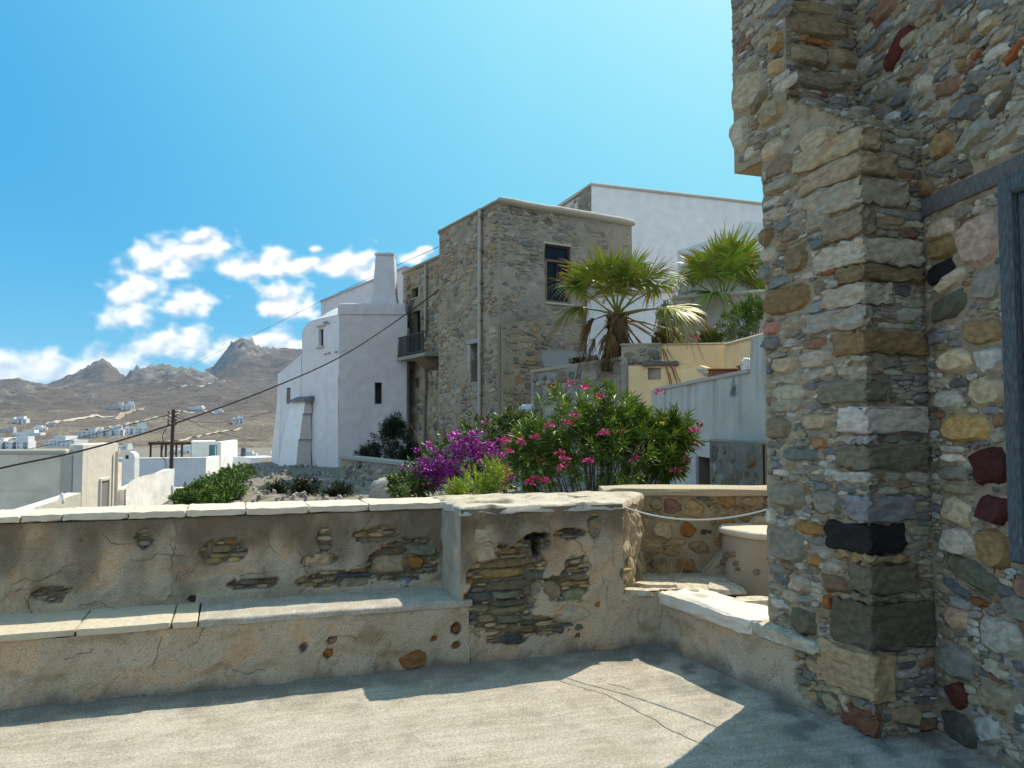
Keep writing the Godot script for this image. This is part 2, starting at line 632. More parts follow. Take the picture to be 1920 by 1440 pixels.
# ---------------------------------------------------------------- sky
func make_sky() -> PanoramaSkyMaterial:
	var w := 4096
	var h := 2048
	var sun := Vector3(0.50, 1.07, -0.67).normalized()
	var small := Image.create(256, 128, false, Image.FORMAT_RGBF)
	for j in 128:
		for i in 256:
			small.set_pixel(i, j, air(i / 256.0 * TAU, PI * 0.5 - (j + 0.5) / 128.0 * PI, sun))
	small.resize(w, h, Image.INTERPOLATE_CUBIC)
	for j in h:   # the two ends of the picture meet without a seam
		for i in range(-24, 24):
			small.set_pixel(posmod(i, w), j, air((i + 0.5) / w * TAU, PI * 0.5 - (j + 0.5) / h * PI, sun))
	# fair-weather cumulus low over the hills: [azimuth, elevation, half width, half height] in degrees
	var puffs := [
		[-23.95, 10.71, 2.22, 1.14],
		[-21.84, 11.64, 2.35, 1.32],
		[-20.85, 12.42, 1.37, 0.88],
		[-24.92, 11.04, 1.28, 0.88],
		[-25.65, 8.60, 1.80, 1.40],
		[-24.72, 9.18, 1.28, 0.97],
		[-25.77, 6.88, 1.71, 1.14],
		[-21.78, 8.57, 1.54, 1.14],
		[-22.26, 7.84, 1.54, 0.70],
		[-17.90, 10.86, 2.35, 1.05],
		[-16.50, 11.30, 1.71, 0.97],
		[-15.06, 11.01, 1.71, 0.79],
		[-18.94, 10.62, 1.28, 0.70],
		[-15.93, 8.80, 1.92, 1.40],
		[-15.02, 7.92, 1.71, 0.97],
		[-16.63, 8.22, 1.71, 0.79],
		[-11.78, 11.35, 2.14, 0.97],
		[-10.67, 11.20, 1.62, 1.32],
		[-12.70, 10.94, 1.28, 0.61],
		[-14.00, 12.34, 0.60, 0.35],
		[-7.29, 11.97, 1.28, 0.53],
		[-6.15, 12.45, 0.85, 0.35],
		[-32.13, 3.40, 2.56, 1.14],
		[-30.46, 3.62, 2.14, 1.14],
		[-28.72, 3.35, 2.56, 1.14],
		[-32.68, 3.54, 1.71, 0.88],
		[-27.09, 4.08, 1.54, 1.14],
		[-25.85, 3.78, 1.54, 0.97],
		[-22.87, 5.63, 1.80, 1.05],
		[-22.23, 6.18, 1.11, 0.70],
		[-24.15, 5.05, 1.54, 0.70],
		[-20.54, 5.01, 2.56, 0.88],
		[-19.36, 5.58, 1.28, 0.70],
		[-17.47, 5.83, 1.28, 0.61],
		[-16.06, 5.80, 1.54, 0.79],
		[-15.17, 5.53, 1.28, 0.61],
		[-34.27, 3.16, 2.56, 1.05],
		[-36.57, 3.37, 2.99, 1.14],
	]
	var f := FastNoiseLite.new()
	f.seed = 21
	f.frequency = 0.15
	f.fractal_octaves = 6
	f.fractal_gain = 0.46
	for j in range(int((90.0 - 62.0) / 180.0 * h), int(91.0 / 180.0 * h)):
		for i in w:
			var az := (i + 0.5) / w * 360.0
			if az > 180.0:
				az -= 360.0
			var el := 90.0 - (j + 0.5) / h * 180.0
			if az > -52.0 and az < 30.0 and el < 24.0:
				cloud(small, i, j, az, el, puffs, f, sun)
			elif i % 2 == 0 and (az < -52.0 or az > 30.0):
				# unseen cumulus added to lift the shade; it thickens away from the clear sector
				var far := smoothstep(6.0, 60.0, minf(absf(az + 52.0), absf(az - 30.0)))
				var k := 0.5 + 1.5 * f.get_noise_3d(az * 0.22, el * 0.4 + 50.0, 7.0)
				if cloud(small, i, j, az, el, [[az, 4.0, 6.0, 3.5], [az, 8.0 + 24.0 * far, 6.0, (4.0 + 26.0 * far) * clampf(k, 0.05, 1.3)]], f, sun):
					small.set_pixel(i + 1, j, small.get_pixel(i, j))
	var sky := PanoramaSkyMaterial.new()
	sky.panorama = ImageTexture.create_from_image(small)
	return sky


func air(az: float, el: float, sun: Vector3) -> Color:
	var d := Vector3(sin(az) * cos(el), sin(el), -cos(az) * cos(el))
	var up := clampf(sin(el), 0.0, 1.0)
	# deep azure overhead, pale summer haze towards the horizon
	var c := Color(0.022, 0.285, 0.62).lerp(Color(0.13, 0.53, 0.76), pow(1.0 - up, 4.5))
	c = c.lerp(Color(0.34, 0.62, 0.76), pow(1.0 - up, 18.0) * 0.7)
	# the air brightens and whitens towards the sun
	var near := clampf(d.dot(sun) * 0.5 + 0.5, 0.0, 1.0)
	c = c.lerp(Color(0.275, 0.72, 0.81), smoothstep(0.68, 0.98, near) * 0.85)
	c = c.lerp(Color(1.15, 1.15, 1.08), pow(near, 26.0) * 0.85)
	if el < 0.0:
		c = c.lerp(Color(0.28, 0.24, 0.19), clampf(-el * 8.0, 0.0, 1.0))
	return c


func cloud(im: Image, i: int, j: int, az: float, el: float, puffs: Array, f: FastNoiseLite, sun: Vector3) -> bool:
	var s := 0.0
	var low := 0.0
	for p in puffs:
		var x: float = (az - p[0]) / p[2]
		var y: float = (el - p[1]) / p[3]
		if absf(x) < 2.2 and absf(y) < 2.2:
			var k := exp(-(x * x + y * y) * 1.1)
			if k > s:
				low = y
			s = maxf(s, k) + minf(s, k) * 0.22
	if s < 0.08:
		return false
	var n1 := f.get_noise_2d(az * 3.0, el * 4.2)
	var n2 := f.get_noise_2d(az * 3.0 - 1.0, el * 4.2 + 1.6)
	var a := smoothstep(0.26, 1.05, s + n1 * 0.60)
	if a <= 0.0:
		return false
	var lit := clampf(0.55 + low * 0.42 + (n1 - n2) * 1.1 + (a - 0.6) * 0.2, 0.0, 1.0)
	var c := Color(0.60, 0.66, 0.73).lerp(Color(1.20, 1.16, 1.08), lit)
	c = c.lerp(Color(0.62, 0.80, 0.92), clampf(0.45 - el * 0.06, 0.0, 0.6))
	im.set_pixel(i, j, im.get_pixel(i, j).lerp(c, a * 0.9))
	return true


# ---------------------------------------------------------------- ground
func ground_h(x: float, z: float) -> float:
	var d := -z
	var edge := -6.0 - (d - 14.0) * 0.225
	var drop := smoothstep(0.0, 7.0, edge - x)
	if d > 38.0:
		drop = maxf(drop, smoothstep(38.0, 60.0, d))
	var h := lerpf(-0.75, -0.05, smoothstep(7.0, 13.0, d)) * (1.0 if d > 6.0 else 1.0)
	h = lerpf(h, -5.0, drop)
	var r := Vector2(x, z).length()
	h = lerpf(h, -14.0, smoothstep(55.0, 420.0, r))
	h += nb.get_noise_2d(x * 1.2, z * 1.2) * 0.28 * smoothstep(7.0, 14.0, r) + na.get_noise_2d(x * 6.0, z * 6.0) * 0.06
	if d < 7.2:
		h = minf(h, -0.7)
	return h


func warp(t: float, reach: float) -> float:
	return signf(t) * (sinh(absf(t) * 6.2) / sinh(6.2)) * reach


func make_ground() -> void:
	var b := MB.new()
	var k := 190
	var pos := func(i: int, j: int):
		var x := warp(i / (k * 0.5) - 1.0, 7000.0) - 4.0
		var z := -warp(j / (k * 0.5) - 1.0, 7000.0) - 20.0
		return Vector3(x, ground_h(x, z), z)
	var col := func(i: int, j: int):
		var p: Vector3 = pos.call(i, j)
		var t := nb.get_noise_2d(p.x * 0.6, p.z * 0.6) * 0.5 + 0.5
		return C(0.21, 0.185, 0.15).lerp(C(0.30, 0.265, 0.21), t)
	b.grid(k + 1, k + 1, pos, col)
	tag(put(b, "ground", M.earth), "dry stony ground between the terrace and the houses", "ground", "", "structure")


func crest(x: float) -> float:   # the height of the mountain ridge along its length
	var pts := [
		[-2976, 161.7],
		[-2016, 177.8],
		[-1728, 153.7],
		[-1600, 136.0],
		[-1520, 139.2],
		[-1488, 144.0],
		[-1448, 134.4],
		[-1400, 123.2],
		[-1368, 136.0],
		[-1328, 153.7],
		[-1296, 166.5],
		[-1272, 181.0],
		[-1248, 192.3],
		[-1227, 197.1],
		[-1210, 190.7],
		[-1194, 171.4],
		[-1171, 152.1],
		[-1144, 139.2],
		[-1096, 136.0],
		[-1008, 142.4],
		[-936, 153.7],
		[-899, 177.8],
		[-872, 206.8],
		[-851, 239.0],
		[-832, 256.7],
		[-813, 263.2],
		[-790, 253.5],
		[-768, 240.6],
		[-720, 232.5],
		[-640, 230.9],
		[-512, 226.1],
		[-320, 177.8],
		[-96, 129.6],
		[224, 65.5],
	]
	for i in range(1, pts.size()):
		if x < pts[i][0]:
			return lerpf(pts[i - 1][1], pts[i][1], smoothstep(0.0, 1.0, (x - pts[i - 1][0]) / (pts[i][0] - pts[i - 1][0])) * 0.5 + 0.5 * (x - pts[i - 1][0]) / (pts[i][0] - pts[i - 1][0]))
	return 90.0


func bump2(x: float, d: float, cx: float, cd: float, rx: float, rd: float) -> float:
	return exp(-pow(absf(x - cx) / rx, 2.0) - pow(absf(d - cd) / rd, 2.0))


func rocky(x: float, d: float) -> float:
	var r := bump2(x, d, -1224, 2400, 75, 130) + 1.15 * bump2(x, d, -819, 2400, 120, 190) + 0.6 * bump2(x, d, -1472, 2400, 60, 70)
	r += bump2(x, d, -779, 1900, 85, 75) + 0.9 * bump2(x, d, -868, 1880, 50, 60)
	r += 0.55 * bump2(x, d, -920, 1560, 45, 130) + 0.5 * bump2(x, d, -790, 1500, 45, 90) + 0.35 * bump2(x, d, -844, 1700, 60, 80)
	return clampf(r * (0.8 + nb.get_noise_2d(x * 0.11, d * 0.11) * 1.3), 0.0, 1.0)


func hill_h(x: float, d: float) -> float:
	var c := crest(x * 2400.0 / maxf(d, 1500.0))
	var rise := smoothstep(560.0, 2400.0, d)
	var h := lerpf(-16.0, minf(c, 118.0), lerpf(rise, clampf((d - 560.0) / 1840.0, 0.0, 1.0), 0.5))
	h += maxf(0.0, c - 118.0) * exp(-pow((d - 2400.0) / (230.0 if d < 2400.0 else 320.0), 2.0))
	h += 46.0 * bump2(x, d, -779, 1900, 95, 100) + 34.0 * bump2(x, d, -874, 1880, 55, 80)
	h += 16.0 * bump2(x, d, -920, 1560, 90, 150)
	h *= 1.0 - smoothstep(2500.0, 3400.0, d) * 0.6
	var r := rocky(x, d)
	h += nb.get_noise_2d(x * 0.05, d * 0.05) * 12.0 * smoothstep(700.0, 1500.0, d)
	h += absf(nc.get_noise_2d(x * 0.14, d * 0.14)) * 30.0 * r - 6.0 * r + nc.get_noise_2d(x * 0.4, d * 0.4 + 70.0) * 15.0 * r
	h += na.get_noise_2d(x * 0.12, d * 0.12) * 2.2
	return h


func make_hills() -> void:
	var b := MB.new()
	var xs := PackedFloat32Array()
	for i in 341:
		xs.append(-2700.0 + i * 9.0)
	var ds := PackedFloat32Array()
	var d := 470.0
	while d < 3300.0:
		ds.append(d)
		d += 7.0 if d < 2500.0 else 25.0
	var pos := func(i: int, j: int):
		var h := hill_h(xs[i], ds[j])
		if j == 0 or i == 0 or i == 340:
			h = -40.0
		return Vector3(xs[i], h, -ds[j])
	var col := func(i: int, j: int):
		var x := xs[i]
		var dd := ds[j]
		var r := rocky(x, dd)
		var t := nb.get_noise_2d(x * 0.22, dd * 0.22)
		var c := C(0.150, 0.110, 0.086).lerp(C(0.225, 0.168, 0.125), clampf(0.5 + t, 0, 1))
		c = c.lerp(C(0.075, 0.078, 0.05), smoothstep(0.05, 0.4, nc.get_noise_2d(x * 0.5, dd * 0.5)) * 0.55)
		# fallow fields on the lower slopes
		var cell := nd.get_noise_2d(x * 0.09 + dd * 0.02, dd * 0.05)
		var low := smoothstep(1250.0, 800.0, dd + nb.get_noise_2d(x * 0.1, dd * 0.1) * 260.0)
		c = c.lerp(C(0.37, 0.29, 0.185) if cell > -0.05 else C(0.25, 0.185, 0.125), low * (0.75 if cell > 0.2 or cell < -0.3 else 0.35))
		if cell > 0.80 and dd < 800.0:
			c = C(0.13, 0.155, 0.06)
		var rk := C(0.46, 0.43, 0.39).lerp(C(0.22, 0.21, 0.195), clampf(0.5 + na.get_noise_2d(x * 0.5, dd * 0.9), 0, 1))
		c = c.lerp(rk, smoothstep(0.22, 0.6, r))
		# terrace walls and tracks that follow the contours
		var line := absf(fposmod(hill_h(x, dd) + nb.get_noise_2d(x * 0.05, dd * 0.05) * 8.0, 17.0) - 8.5)
		if line < 0.5 and nc.get_noise_2d(x * 0.07, dd * 0.07) > 0.05:
			c = c.lerp(C(0.42, 0.36, 0.27), 0.7)
		return c
	b.grid(xs.size(), ds.size(), pos, col)
	tag(put(b, "hills", M.hill), "brown scrub hills with pale rocky peaks behind the town", "hills", "", "structure")


func track(pts: Array, wide: float, col: Color, label: String) -> void:   # a pale track laid on the hillside
	var b := MB.new()
	var line := []
	for i in pts.size() - 1:
		for k in 14:
			line.append(pts[i].lerp(pts[i + 1], k / 14.0))
	line.append(pts[pts.size() - 1])
	for i in line.size() - 1:
		var p: Vector2 = line[i]
		var q: Vector2 = line[i + 1]
		var s := (q - p).normalized().orthogonal() * wide * 0.5
		var g := func(a: Vector2): return Vector3(a.x, hill_h(a.x, a.y) + 0.9, -a.y)
		b.quad(g.call(p + s), g.call(q + s), g.call(q - s), g.call(p - s), col)
	tag(put(b, "path", M.paint), label, "path", "", "structure")


# ---------------------------------------------------------------- terrace
func make_terrace() -> void:
	var b := MB.new()
	var us := lin(-5.6, 3.2, 0.024)
	var zs := PackedFloat32Array()
	zs.append_array(lin(9.0, -2.9, 0.12))
	zs.append_array(lin(-2.92, -5.95, 0.024))
	var nu := us.size()
	var bench := fr(-2.8380, -4.5260, -1.8932, -4.8536).affine_inverse()
	var high := func(x: float, z: float) -> float: return nb.get_noise_2d(x * 4.0, z * 4.0) * 0.014 + nc.get_noise_2d(x * 40.0, z * 40.0) * 0.0022 + 0.03 * exp(-absf((bench * Vector3(x, 0, z)).z) * 14.0)
	var pos := func(i: int, j: int): return Vector3(us[i], high.call(us[i], zs[j]), zs[j])
	var col := func(i: int, j: int):
		var x := us[i]
		var z := zs[j]
		var q := bench * Vector3(x, 0, z)
		var t := clampf(nb.get_noise_2d(x * 5.0, z * 5.0) * 1.3 + 0.5, 0.0, 1.0)
		var c := C(0.385, 0.348, 0.28).lerp(C(0.475, 0.435, 0.365), t)
		# brushed streaks run along the wall
		var s := nc.get_noise_2d(q.x * 5.0, q.z * 60.0) + nc.get_noise_2d(q.x * 9.0 + 70.0, q.z * 130.0) * 0.6
		c = c.lerp(C(0.58, 0.54, 0.46), smoothstep(0.0, 0.45, s) * 0.4)
		c = c.lerp(C(0.29, 0.26, 0.21), smoothstep(0.05, 0.5, -s) * 0.25)
		# lichen specks, worn spots, pale grit
		c = c.lerp(C(0.24, 0.21, 0.165), smoothstep(0.1, 0.45, nc.get_noise_2d(x * 16.0, z * 16.0 + 40.0)) * 0.35)
		# grey damp grime along the foot of the walls
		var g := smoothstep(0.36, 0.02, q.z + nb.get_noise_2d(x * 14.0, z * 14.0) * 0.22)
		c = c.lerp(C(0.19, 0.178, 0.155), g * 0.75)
		var m := smoothstep(-0.1, 0.4, nb.get_noise_2d(x * 12.0 + 9.0, z * 8.0)) * smoothstep(0.75, 0.1, (x - 1.081) * -0.907 + (z + 5.885) * 0.42)  # dark stain by the low wall, deepened in colour to carry the shade
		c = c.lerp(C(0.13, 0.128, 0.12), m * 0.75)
		return c
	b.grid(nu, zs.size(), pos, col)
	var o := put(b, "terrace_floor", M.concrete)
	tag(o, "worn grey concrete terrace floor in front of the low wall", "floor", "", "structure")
	for line in [
		[Vector3(0.302, 0, -5.121), Vector3(0.545, 0, -4.899), Vector3(0.695, 0, -4.627), Vector3(0.854, 0, -4.293), Vector3(0.988, 0, -4.097)],
		[Vector3(0.601, 0, -5.100), Vector3(0.684, 0, -5.027), Vector3(0.716, 0, -4.977)],
	]:
		var k := MB.new()
		for i in line.size() - 1:
			var p: Vector3 = line[i]
			var q: Vector3 = line[i + 1]
			for s in 6:
				var a := p.lerp(q, s / 6.0) + Vector3(nc.get_noise_1d(s * 31.0 + i * 77.0), 0, nc.get_noise_1d(s * 47.0 + i * 57.0)) * (0.03 if s else 0.0)
				var e := p.lerp(q, (s + 1) / 6.0) + Vector3(nc.get_noise_1d((s + 1) * 31.0 + i * 77.0), 0, nc.get_noise_1d((s + 1) * 47.0 + i * 57.0)) * (0.03 if s < 5 else 0.0)
				var wd := (e - a).cross(Vector3.UP).normalized() * 0.003
				var ya := Vector3(0, high.call(a.x, a.z) + 0.003, 0)
				var ye := Vector3(0, high.call(e.x, e.z) + 0.003, 0)
				k.quad(a + wd + ya, a - wd + ya, e - wd + ye, e + wd + ye, C(0.22, 0.195, 0.155))
		put(k, "crack", M.cable, o)


# weathered lime plaster: [w, colour] at (u, v) for a wall of height h
func lime(u: float, v: float, h: float, sd: float, warm := 0.5) -> Array:
	var t := nb.get_noise_2d(u * 9.0 + sd, v * 9.0) * 0.5 + 0.5
	var c := C(0.50, 0.415, 0.295).lerp(C(0.63, 0.54, 0.405), t)
	# tan patches where the top coat is gone
	var patch := smoothstep(0.02, 0.10, nb.get_noise_2d(u * 6.0 + sd * 3.0, v * 7.0 + 31.0) - 0.12 + warm * 0.1)
	c = c.lerp(C(0.66, 0.48, 0.315), patch * 0.75)
	# rust and lichen
	c = c.lerp(C(0.36, 0.25, 0.14), smoothstep(0.25, 0.55, nb.get_noise_2d(u * 5.0 + sd, v * 12.0 + 77.0)) * 0.6)
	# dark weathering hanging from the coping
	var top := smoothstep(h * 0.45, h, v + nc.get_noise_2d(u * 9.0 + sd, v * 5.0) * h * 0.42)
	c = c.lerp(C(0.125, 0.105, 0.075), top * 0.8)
	# grey damp at the foot
	var foot := smoothstep(0.11, 0.0, v + nc.get_noise_2d(u * 12.0, v * 6.0 + sd) * 0.08)
	c = c.lerp(C(0.19, 0.175, 0.15), foot * 0.75)
	c = c.lerp(C(0.24, 0.20, 0.15), smoothstep(0.28, 0.55, nc.get_noise_2d(u * 70.0 + sd, v * 80.0)) * 0.35)
	var w := nb.get_noise_2d(u * 7.0 + sd, v * 7.0 + 5.0) * 0.03 + nc.get_noise_2d(u * 22.0, v * 22.0 + sd) * 0.005 - patch * 0.007
	# hairline cracks
	var k := absf(nc.get_noise_2d(u * 8.0 + sd * 2.0, v * 10.0 + 200.0))
	if k < 0.013 and nb.get_noise_2d(u * 7.0, v * 7.0 + sd) > -0.02:
		w -= 0.004
		c = c * 0.75
	return [w, c]


# how far the coat has come off at p, from a list of [centre, half width, half height]
func bare(p: Vector2, spots: Array, sd: float) -> float:
	var m := 0.0
	for s in spots:
		var q: Vector2 = (p - s[0]) / Vector2(s[1], s[2])
		m = maxf(m, 1.25 - q.length())
	return smoothstep(0.23, 0.31, m + (nc.get_noise_2d(p.x * 22.0 + sd, p.y * 34.0) * 0.55 + nc.get_noise_2d(p.x * 60.0 + sd, p.y * 90.0) * 0.15) * minf(1.0, m * 2.5))


const SLATE := [Color(0.360, 0.302, 0.170), Color(0.264, 0.230, 0.150), Color(0.432, 0.314, 0.160), Color(0.228, 0.207, 0.155), Color(0.456, 0.314, 0.150), Color(0.324, 0.258, 0.170), Color(0.516, 0.403, 0.250), Color(0.180, 0.162, 0.130)]


func coated(b: MB, f: Transform3D, us: PackedFloat32Array, vs: PackedFloat32Array, h: float, sd: float, spots: Array, warm: float) -> void:
	surface(b, f, us, vs, func(u: float, v: float):
		var r := lime(u, v, h, sd, warm)
		var m := bare(Vector2(u, v), spots, sd)
		if m > 0.0:
			var mort := C(0.30, 0.245, 0.17).lerp(C(0.16, 0.13, 0.09), clampf(nc.get_noise_2d(u * 40.0, v * 60.0) + 0.5, 0, 1))
			r[1] = r[1].lerp(mort, m)
			r[0] = lerpf(r[0], -0.040 + na.get_noise_2d(u * 70.0, v * 90.0) * 0.012, m)
		return r)


func wall_cracks(o: Node3D, f: Transform3D, list: Array, h: float, sd: float, warm: float) -> void:   # hairline cracks that wander over a lime coat from a start
	for q in list:
		var b := MB.new()
		var p: Vector2 = q[0]
		var dir: float = q[1]
		for k in int(q[2]):
			dir = lerpf(dir, q[1] + rng.randf_range(-1.1, 1.1), 0.6)
			var e := p + Vector2(cos(dir), sin(dir)) * rng.randf_range(0.018, 0.04)
			var s := (e - p).orthogonal().normalized() * rng.randf_range(0.0006, 0.0022)
			var g := func(a: Vector2): return f * Vector3(a.x, a.y, lime(a.x, a.y, h, sd, warm)[0] + 0.0035)
			b.quad(g.call(p + s), g.call(e + s), g.call(e - s), g.call(p - s), C(0.13, 0.105, 0.08))
			b.quad(g.call(p - s), g.call(e - s), g.call(e + s), g.call(p + s), C(0.13, 0.105, 0.08))
			p = e
		put(b, "crack", M.cable, o)


func make_parapet() -> void:
	var f := fr(-2.8380, -4.5260, -1.8932, -4.8536)
	var pf := offs(f, 0, 0, -0.5)
	# ---- parapet behind the bench
	var o := thing("parapet_wall", f * Vector3(-0.5, 0, -0.7), "long low terrace wall of flaking plaster with a white slab coping", "wall")
	var spots := [
		[Vector2(2.159, 0.836), 0.16, 0.055], [Vector2(1.809, 0.818), 0.05, 0.09], [Vector2(2.370, 0.649), 0.27, 0.15], [Vector2(1.921, 0.544), 0.3, 0.06], [Vector2(1.774, 0.681), 0.12, 0.04],
		[Vector2(1.149, 0.767), 0.14, 0.09], [Vector2(0.152, 0.555), 0.12, 0.05], [Vector2(1.355, 0.544), 0.2, 0.035], [Vector2(0.957, 0.465), 0.03, 0.035], [Vector2(0.661, 0.877), 0.05, 0.06]]
	var b := MB.new()
	coated(b, pf, lin(-4.0, 2.72, 0.0125), lin(0.42, 1.0, 0.0125), 1.02, 3.0, spots, 0.3)
	put(b, "plaster", M.plaster, o)
	b = MB.new()
	b.box(pf, Vector3(-4.0, -0.6, -0.4), Vector3(2.72, 1.038, -0.045), C(0.50, 0.44, 0.34))
	put(b, "wall_core", M.mortar, o)
	var p := Packer.new(-1.0, 0.44, 2.66, 0.98, 0.008)
	var rows := []
	for k in [
		[Rect2(1.948, 0.697, 0.156, 0.063), C(0.23, 0.20, 0.12)], [Rect2(2.104, 0.685, 0.285, 0.053), C(0.21, 0.16, 0.11)], [Rect2(2.389, 0.660, 0.235, 0.088), C(0.17, 0.18, 0.13)],
		[Rect2(2.131, 0.549, 0.271, 0.157), C(0.50, 0.40, 0.26)], [Rect2(2.394, 0.576, 0.121, 0.095), C(0.42, 0.19, 0.05)], [Rect2(1.964, 0.574, 0.141, 0.048), C(0.36, 0.25, 0.11)],
		[Rect2(1.956, 0.630, 0.148, 0.044), C(0.16, 0.16, 0.12)], [Rect2(1.907, 0.419, 0.274, 0.122), C(0.36, 0.31, 0.20)], [Rect2(2.181, 0.450, 0.121, 0.056), C(0.45, 0.43, 0.38)],
		[Rect2(2.303, 0.437, 0.146, 0.087), C(0.27, 0.28, 0.28)], [Rect2(2.433, 0.451, 0.153, 0.068), C(0.15, 0.14, 0.17)], [Rect2(1.632, 0.617, 0.233, 0.116), C(0.46, 0.35, 0.22)],
		[Rect2(1.891, 0.542, 0.252, 0.033), C(0.10, 0.11, 0.12)], [Rect2(1.744, 0.745, 0.119, 0.037), C(0.17, 0.15, 0.11)], [Rect2(2.103, 0.778, 0.170, 0.037), C(0.34, 0.23, 0.12)],
		[Rect2(1.065, 0.764, 0.150, 0.049), C(0.24, 0.20, 0.11)], [Rect2(1.148, 0.818, 0.101, 0.042), C(0.28, 0.16, 0.06)], [Rect2(0.931, 0.444, 0.065, 0.041), C(0.05, 0.05, 0.05)],
	]:
		var r: Rect2 = k[0]
		rows.append(seat(p, r, rng.randf_range(-0.06, 0.06), k[1]))
	rows.append_array(pack(p, [[700, 0.03, 0.075, 0.16, 0.4], [900, 0.015, 0.04, 0.2, 0.5]], 0.004, 0.02, 0.07, func(q): return bare(q, spots, 3.0) > 0.6, 1.3))
	widen(p, rows, 1.3)
	lay(rows, offs(pf, 0, 0, -0.026), o, M.stone, SLATE, 0.026, 140)
	wall_cracks(o, pf, [[Vector2(0.816, 1.043), -1.5, 9], [Vector2(0.826, 0.870), -1.2, 8], [Vector2(0.882, 0.660), -2.0, 9], [Vector2(0.412, 0.922), -0.5, 10], [Vector2(0.105, 0.656), 0.2, 8], [Vector2(0.273, 0.464), 0.1, 14], [Vector2(1.613, 0.762), -1.3, 8], [Vector2(1.632, 0.634), 0.3, 7], [Vector2(1.253, 0.603), 0.6, 8], [Vector2(1.844, 0.897), -1.8, 6], [Vector2(1.419, 0.879), -1.0, 6], [Vector2(-0.052, 0.585), 0.0, 9], [Vector2(-0.008, 0.549), -1.5, 4], [Vector2(0.035, 0.585), -1.6, 5], [Vector2(0.601, 0.727), 0.1, 12], [Vector2(-0.082, 0.635), 0.05, 10], [Vector2(2.139, 0.997), -1.7, 5]], 1.02, 3.0, 0.3)
	# coping slabs
	var cuts := [-4.0, -3.3, -2.6, -1.9, -1.25, -0.264, -0.036, 0.191, 0.568, 0.912, 1.285, 1.698, 2.108, 2.70]
	for i in cuts.size() - 1:
		b = MB.new()
		var hi := 1.052 + rng.randf_range(-0.003, 0.003)
		block(b, pf, Vector3(cuts[i] + 0.0015, 1.01, -0.42), Vector3(cuts[i + 1] - 0.006, hi, 0.028 + rng.randf_range(-0.012, 0.008)), jit(C(0.67, 0.605, 0.49), 0.06), 0.007, 0.009, 9)
		put(b, "coping_slab", M.marble, o)
	# ---- bench
	var q := thing("stone_bench", f * Vector3(-0.5, 0, -0.25), "built-in plastered bench along the foot of the terrace wall", "bench")
	b = MB.new()
	var bs := [[Vector2(2.329, 0.087), 0.075, 0.045], [Vector2(1.783, 0.181), 0.022, 0.03], [Vector2(1.806, 0.258), 0.03, 0.02], [Vector2(2.611, 0.259), 0.03, 0.04], [Vector2(2.466, 0.212), 0.02, 0.015], [Vector2(2.611, 0.154), 0.025, 0.02], [Vector2(1.633, 0.224), 0.02, 0.03]]
	coated(b, f, lin(-4.0, 2.70, 0.0125), lin(-0.02, 0.405, 0.0125), 0.95, 11.0, bs, -0.2)
	put(b, "plaster", M.plaster, q)
	wall_cracks(q, f, [[Vector2(1.212, 0.135), 0.15, 7], [Vector2(0.767, 0.193), 1.3, 5], [Vector2(1.796, 0.259), 0.1, 8], [Vector2(2.168, 0.143), -0.3, 4], [Vector2(0.954, 0.284), 0.9, 5], [Vector2(0.307, 0.282), 0.5, 6]], 0.95, 11.0, -0.2)
	rows = []
	for k in [[Rect2(2.251, 0.036, 0.162, 0.099), C(0.30, 0.17, 0.07)], [Rect2(1.760, 0.154, 0.049, 0.053), C(0.30, 0.14, 0.04)], [Rect2(2.589, 0.237, 0.055, 0.042), C(0.28, 0.13, 0.06)], [Rect2(2.589, 0.133, 0.058, 0.038), C(0.26, 0.12, 0.06)], [Rect2(2.441, 0.195, 0.047, 0.031), C(0.24, 0.12, 0.06)], [Rect2(1.789, 0.238, 0.046, 0.033), C(0.22, 0.15, 0.08)]]:
		var r: Rect2 = k[0]
		rows.append([r.get_center(), r.size.x * 0.64, r.size.y * 0.62, 0.3, k[1] * C(1.2, 1.05, 0.9)])
	lay(rows, offs(f, 0, 0, -0.010), q, M.stone, SLATE, 0.018)
	b = MB.new()
	b.box(f, Vector3(-4.0, -0.1, -0.54), Vector3(2.70, 0.40, -0.04), C(0.36, 0.32, 0.25))
	put(b, "bench_core", M.mortar, q)
	# concrete seat, and three pale slabs at its far end
	var e1 := 1.016
	b = MB.new()
	var us := lin(e1 + 0.004, 2.72, 0.02)
	var ws := PackedFloat32Array([0.405, 0.425, 0.44, 0.446, 0.447, 0.447, 0.447, 0.448, 0.449, 0.45, 0.451, 0.452])
	var wd := PackedFloat32Array([0.012, 0.014, 0.008, -0.008, -0.05, -0.12, -0.2, -0.28, -0.36, -0.43, -0.49, -0.56])
	b.grid(us.size(), ws.size(), func(i: int, j: int): return f * Vector3(us[i], ws[j] + nb.get_noise_2d(us[i] * 12.0, j * 4.0) * 0.006, wd[j] + nc.get_noise_2d(us[i] * 22.0, j * 9.0) * 0.008), func(i: int, j: int): return C(0.40, 0.365, 0.30).lerp(C(0.52, 0.48, 0.41), nb.get_noise_2d(us[i] * 14.0, wd[j] * 22.0) + 0.5).lerp(C(0.60, 0.57, 0.50), smoothstep(0.2, 0.5, na.get_noise_2d(us[i] * 60.0, wd[j] * 60.0)) * 0.5))
	put(b, "seat", M.concrete, q)
	var sc := [-4.0, -3.3, -2.6, -1.9, -1.2, -0.55, 0.363, 0.869, e1]
	for i in sc.size() - 1:
		b = MB.new()
		block(b, f, Vector3(sc[i] + 0.003, 0.405, -0.545), Vector3(sc[i + 1] - 0.005, 0.447, 0.022 + rng.randf_range(-0.006, 0.006)), jit(C(0.56, 0.49, 0.375), 0.05), 0.008, 0.005, 6)
		put(b, "seat_slab", M.marble, q)


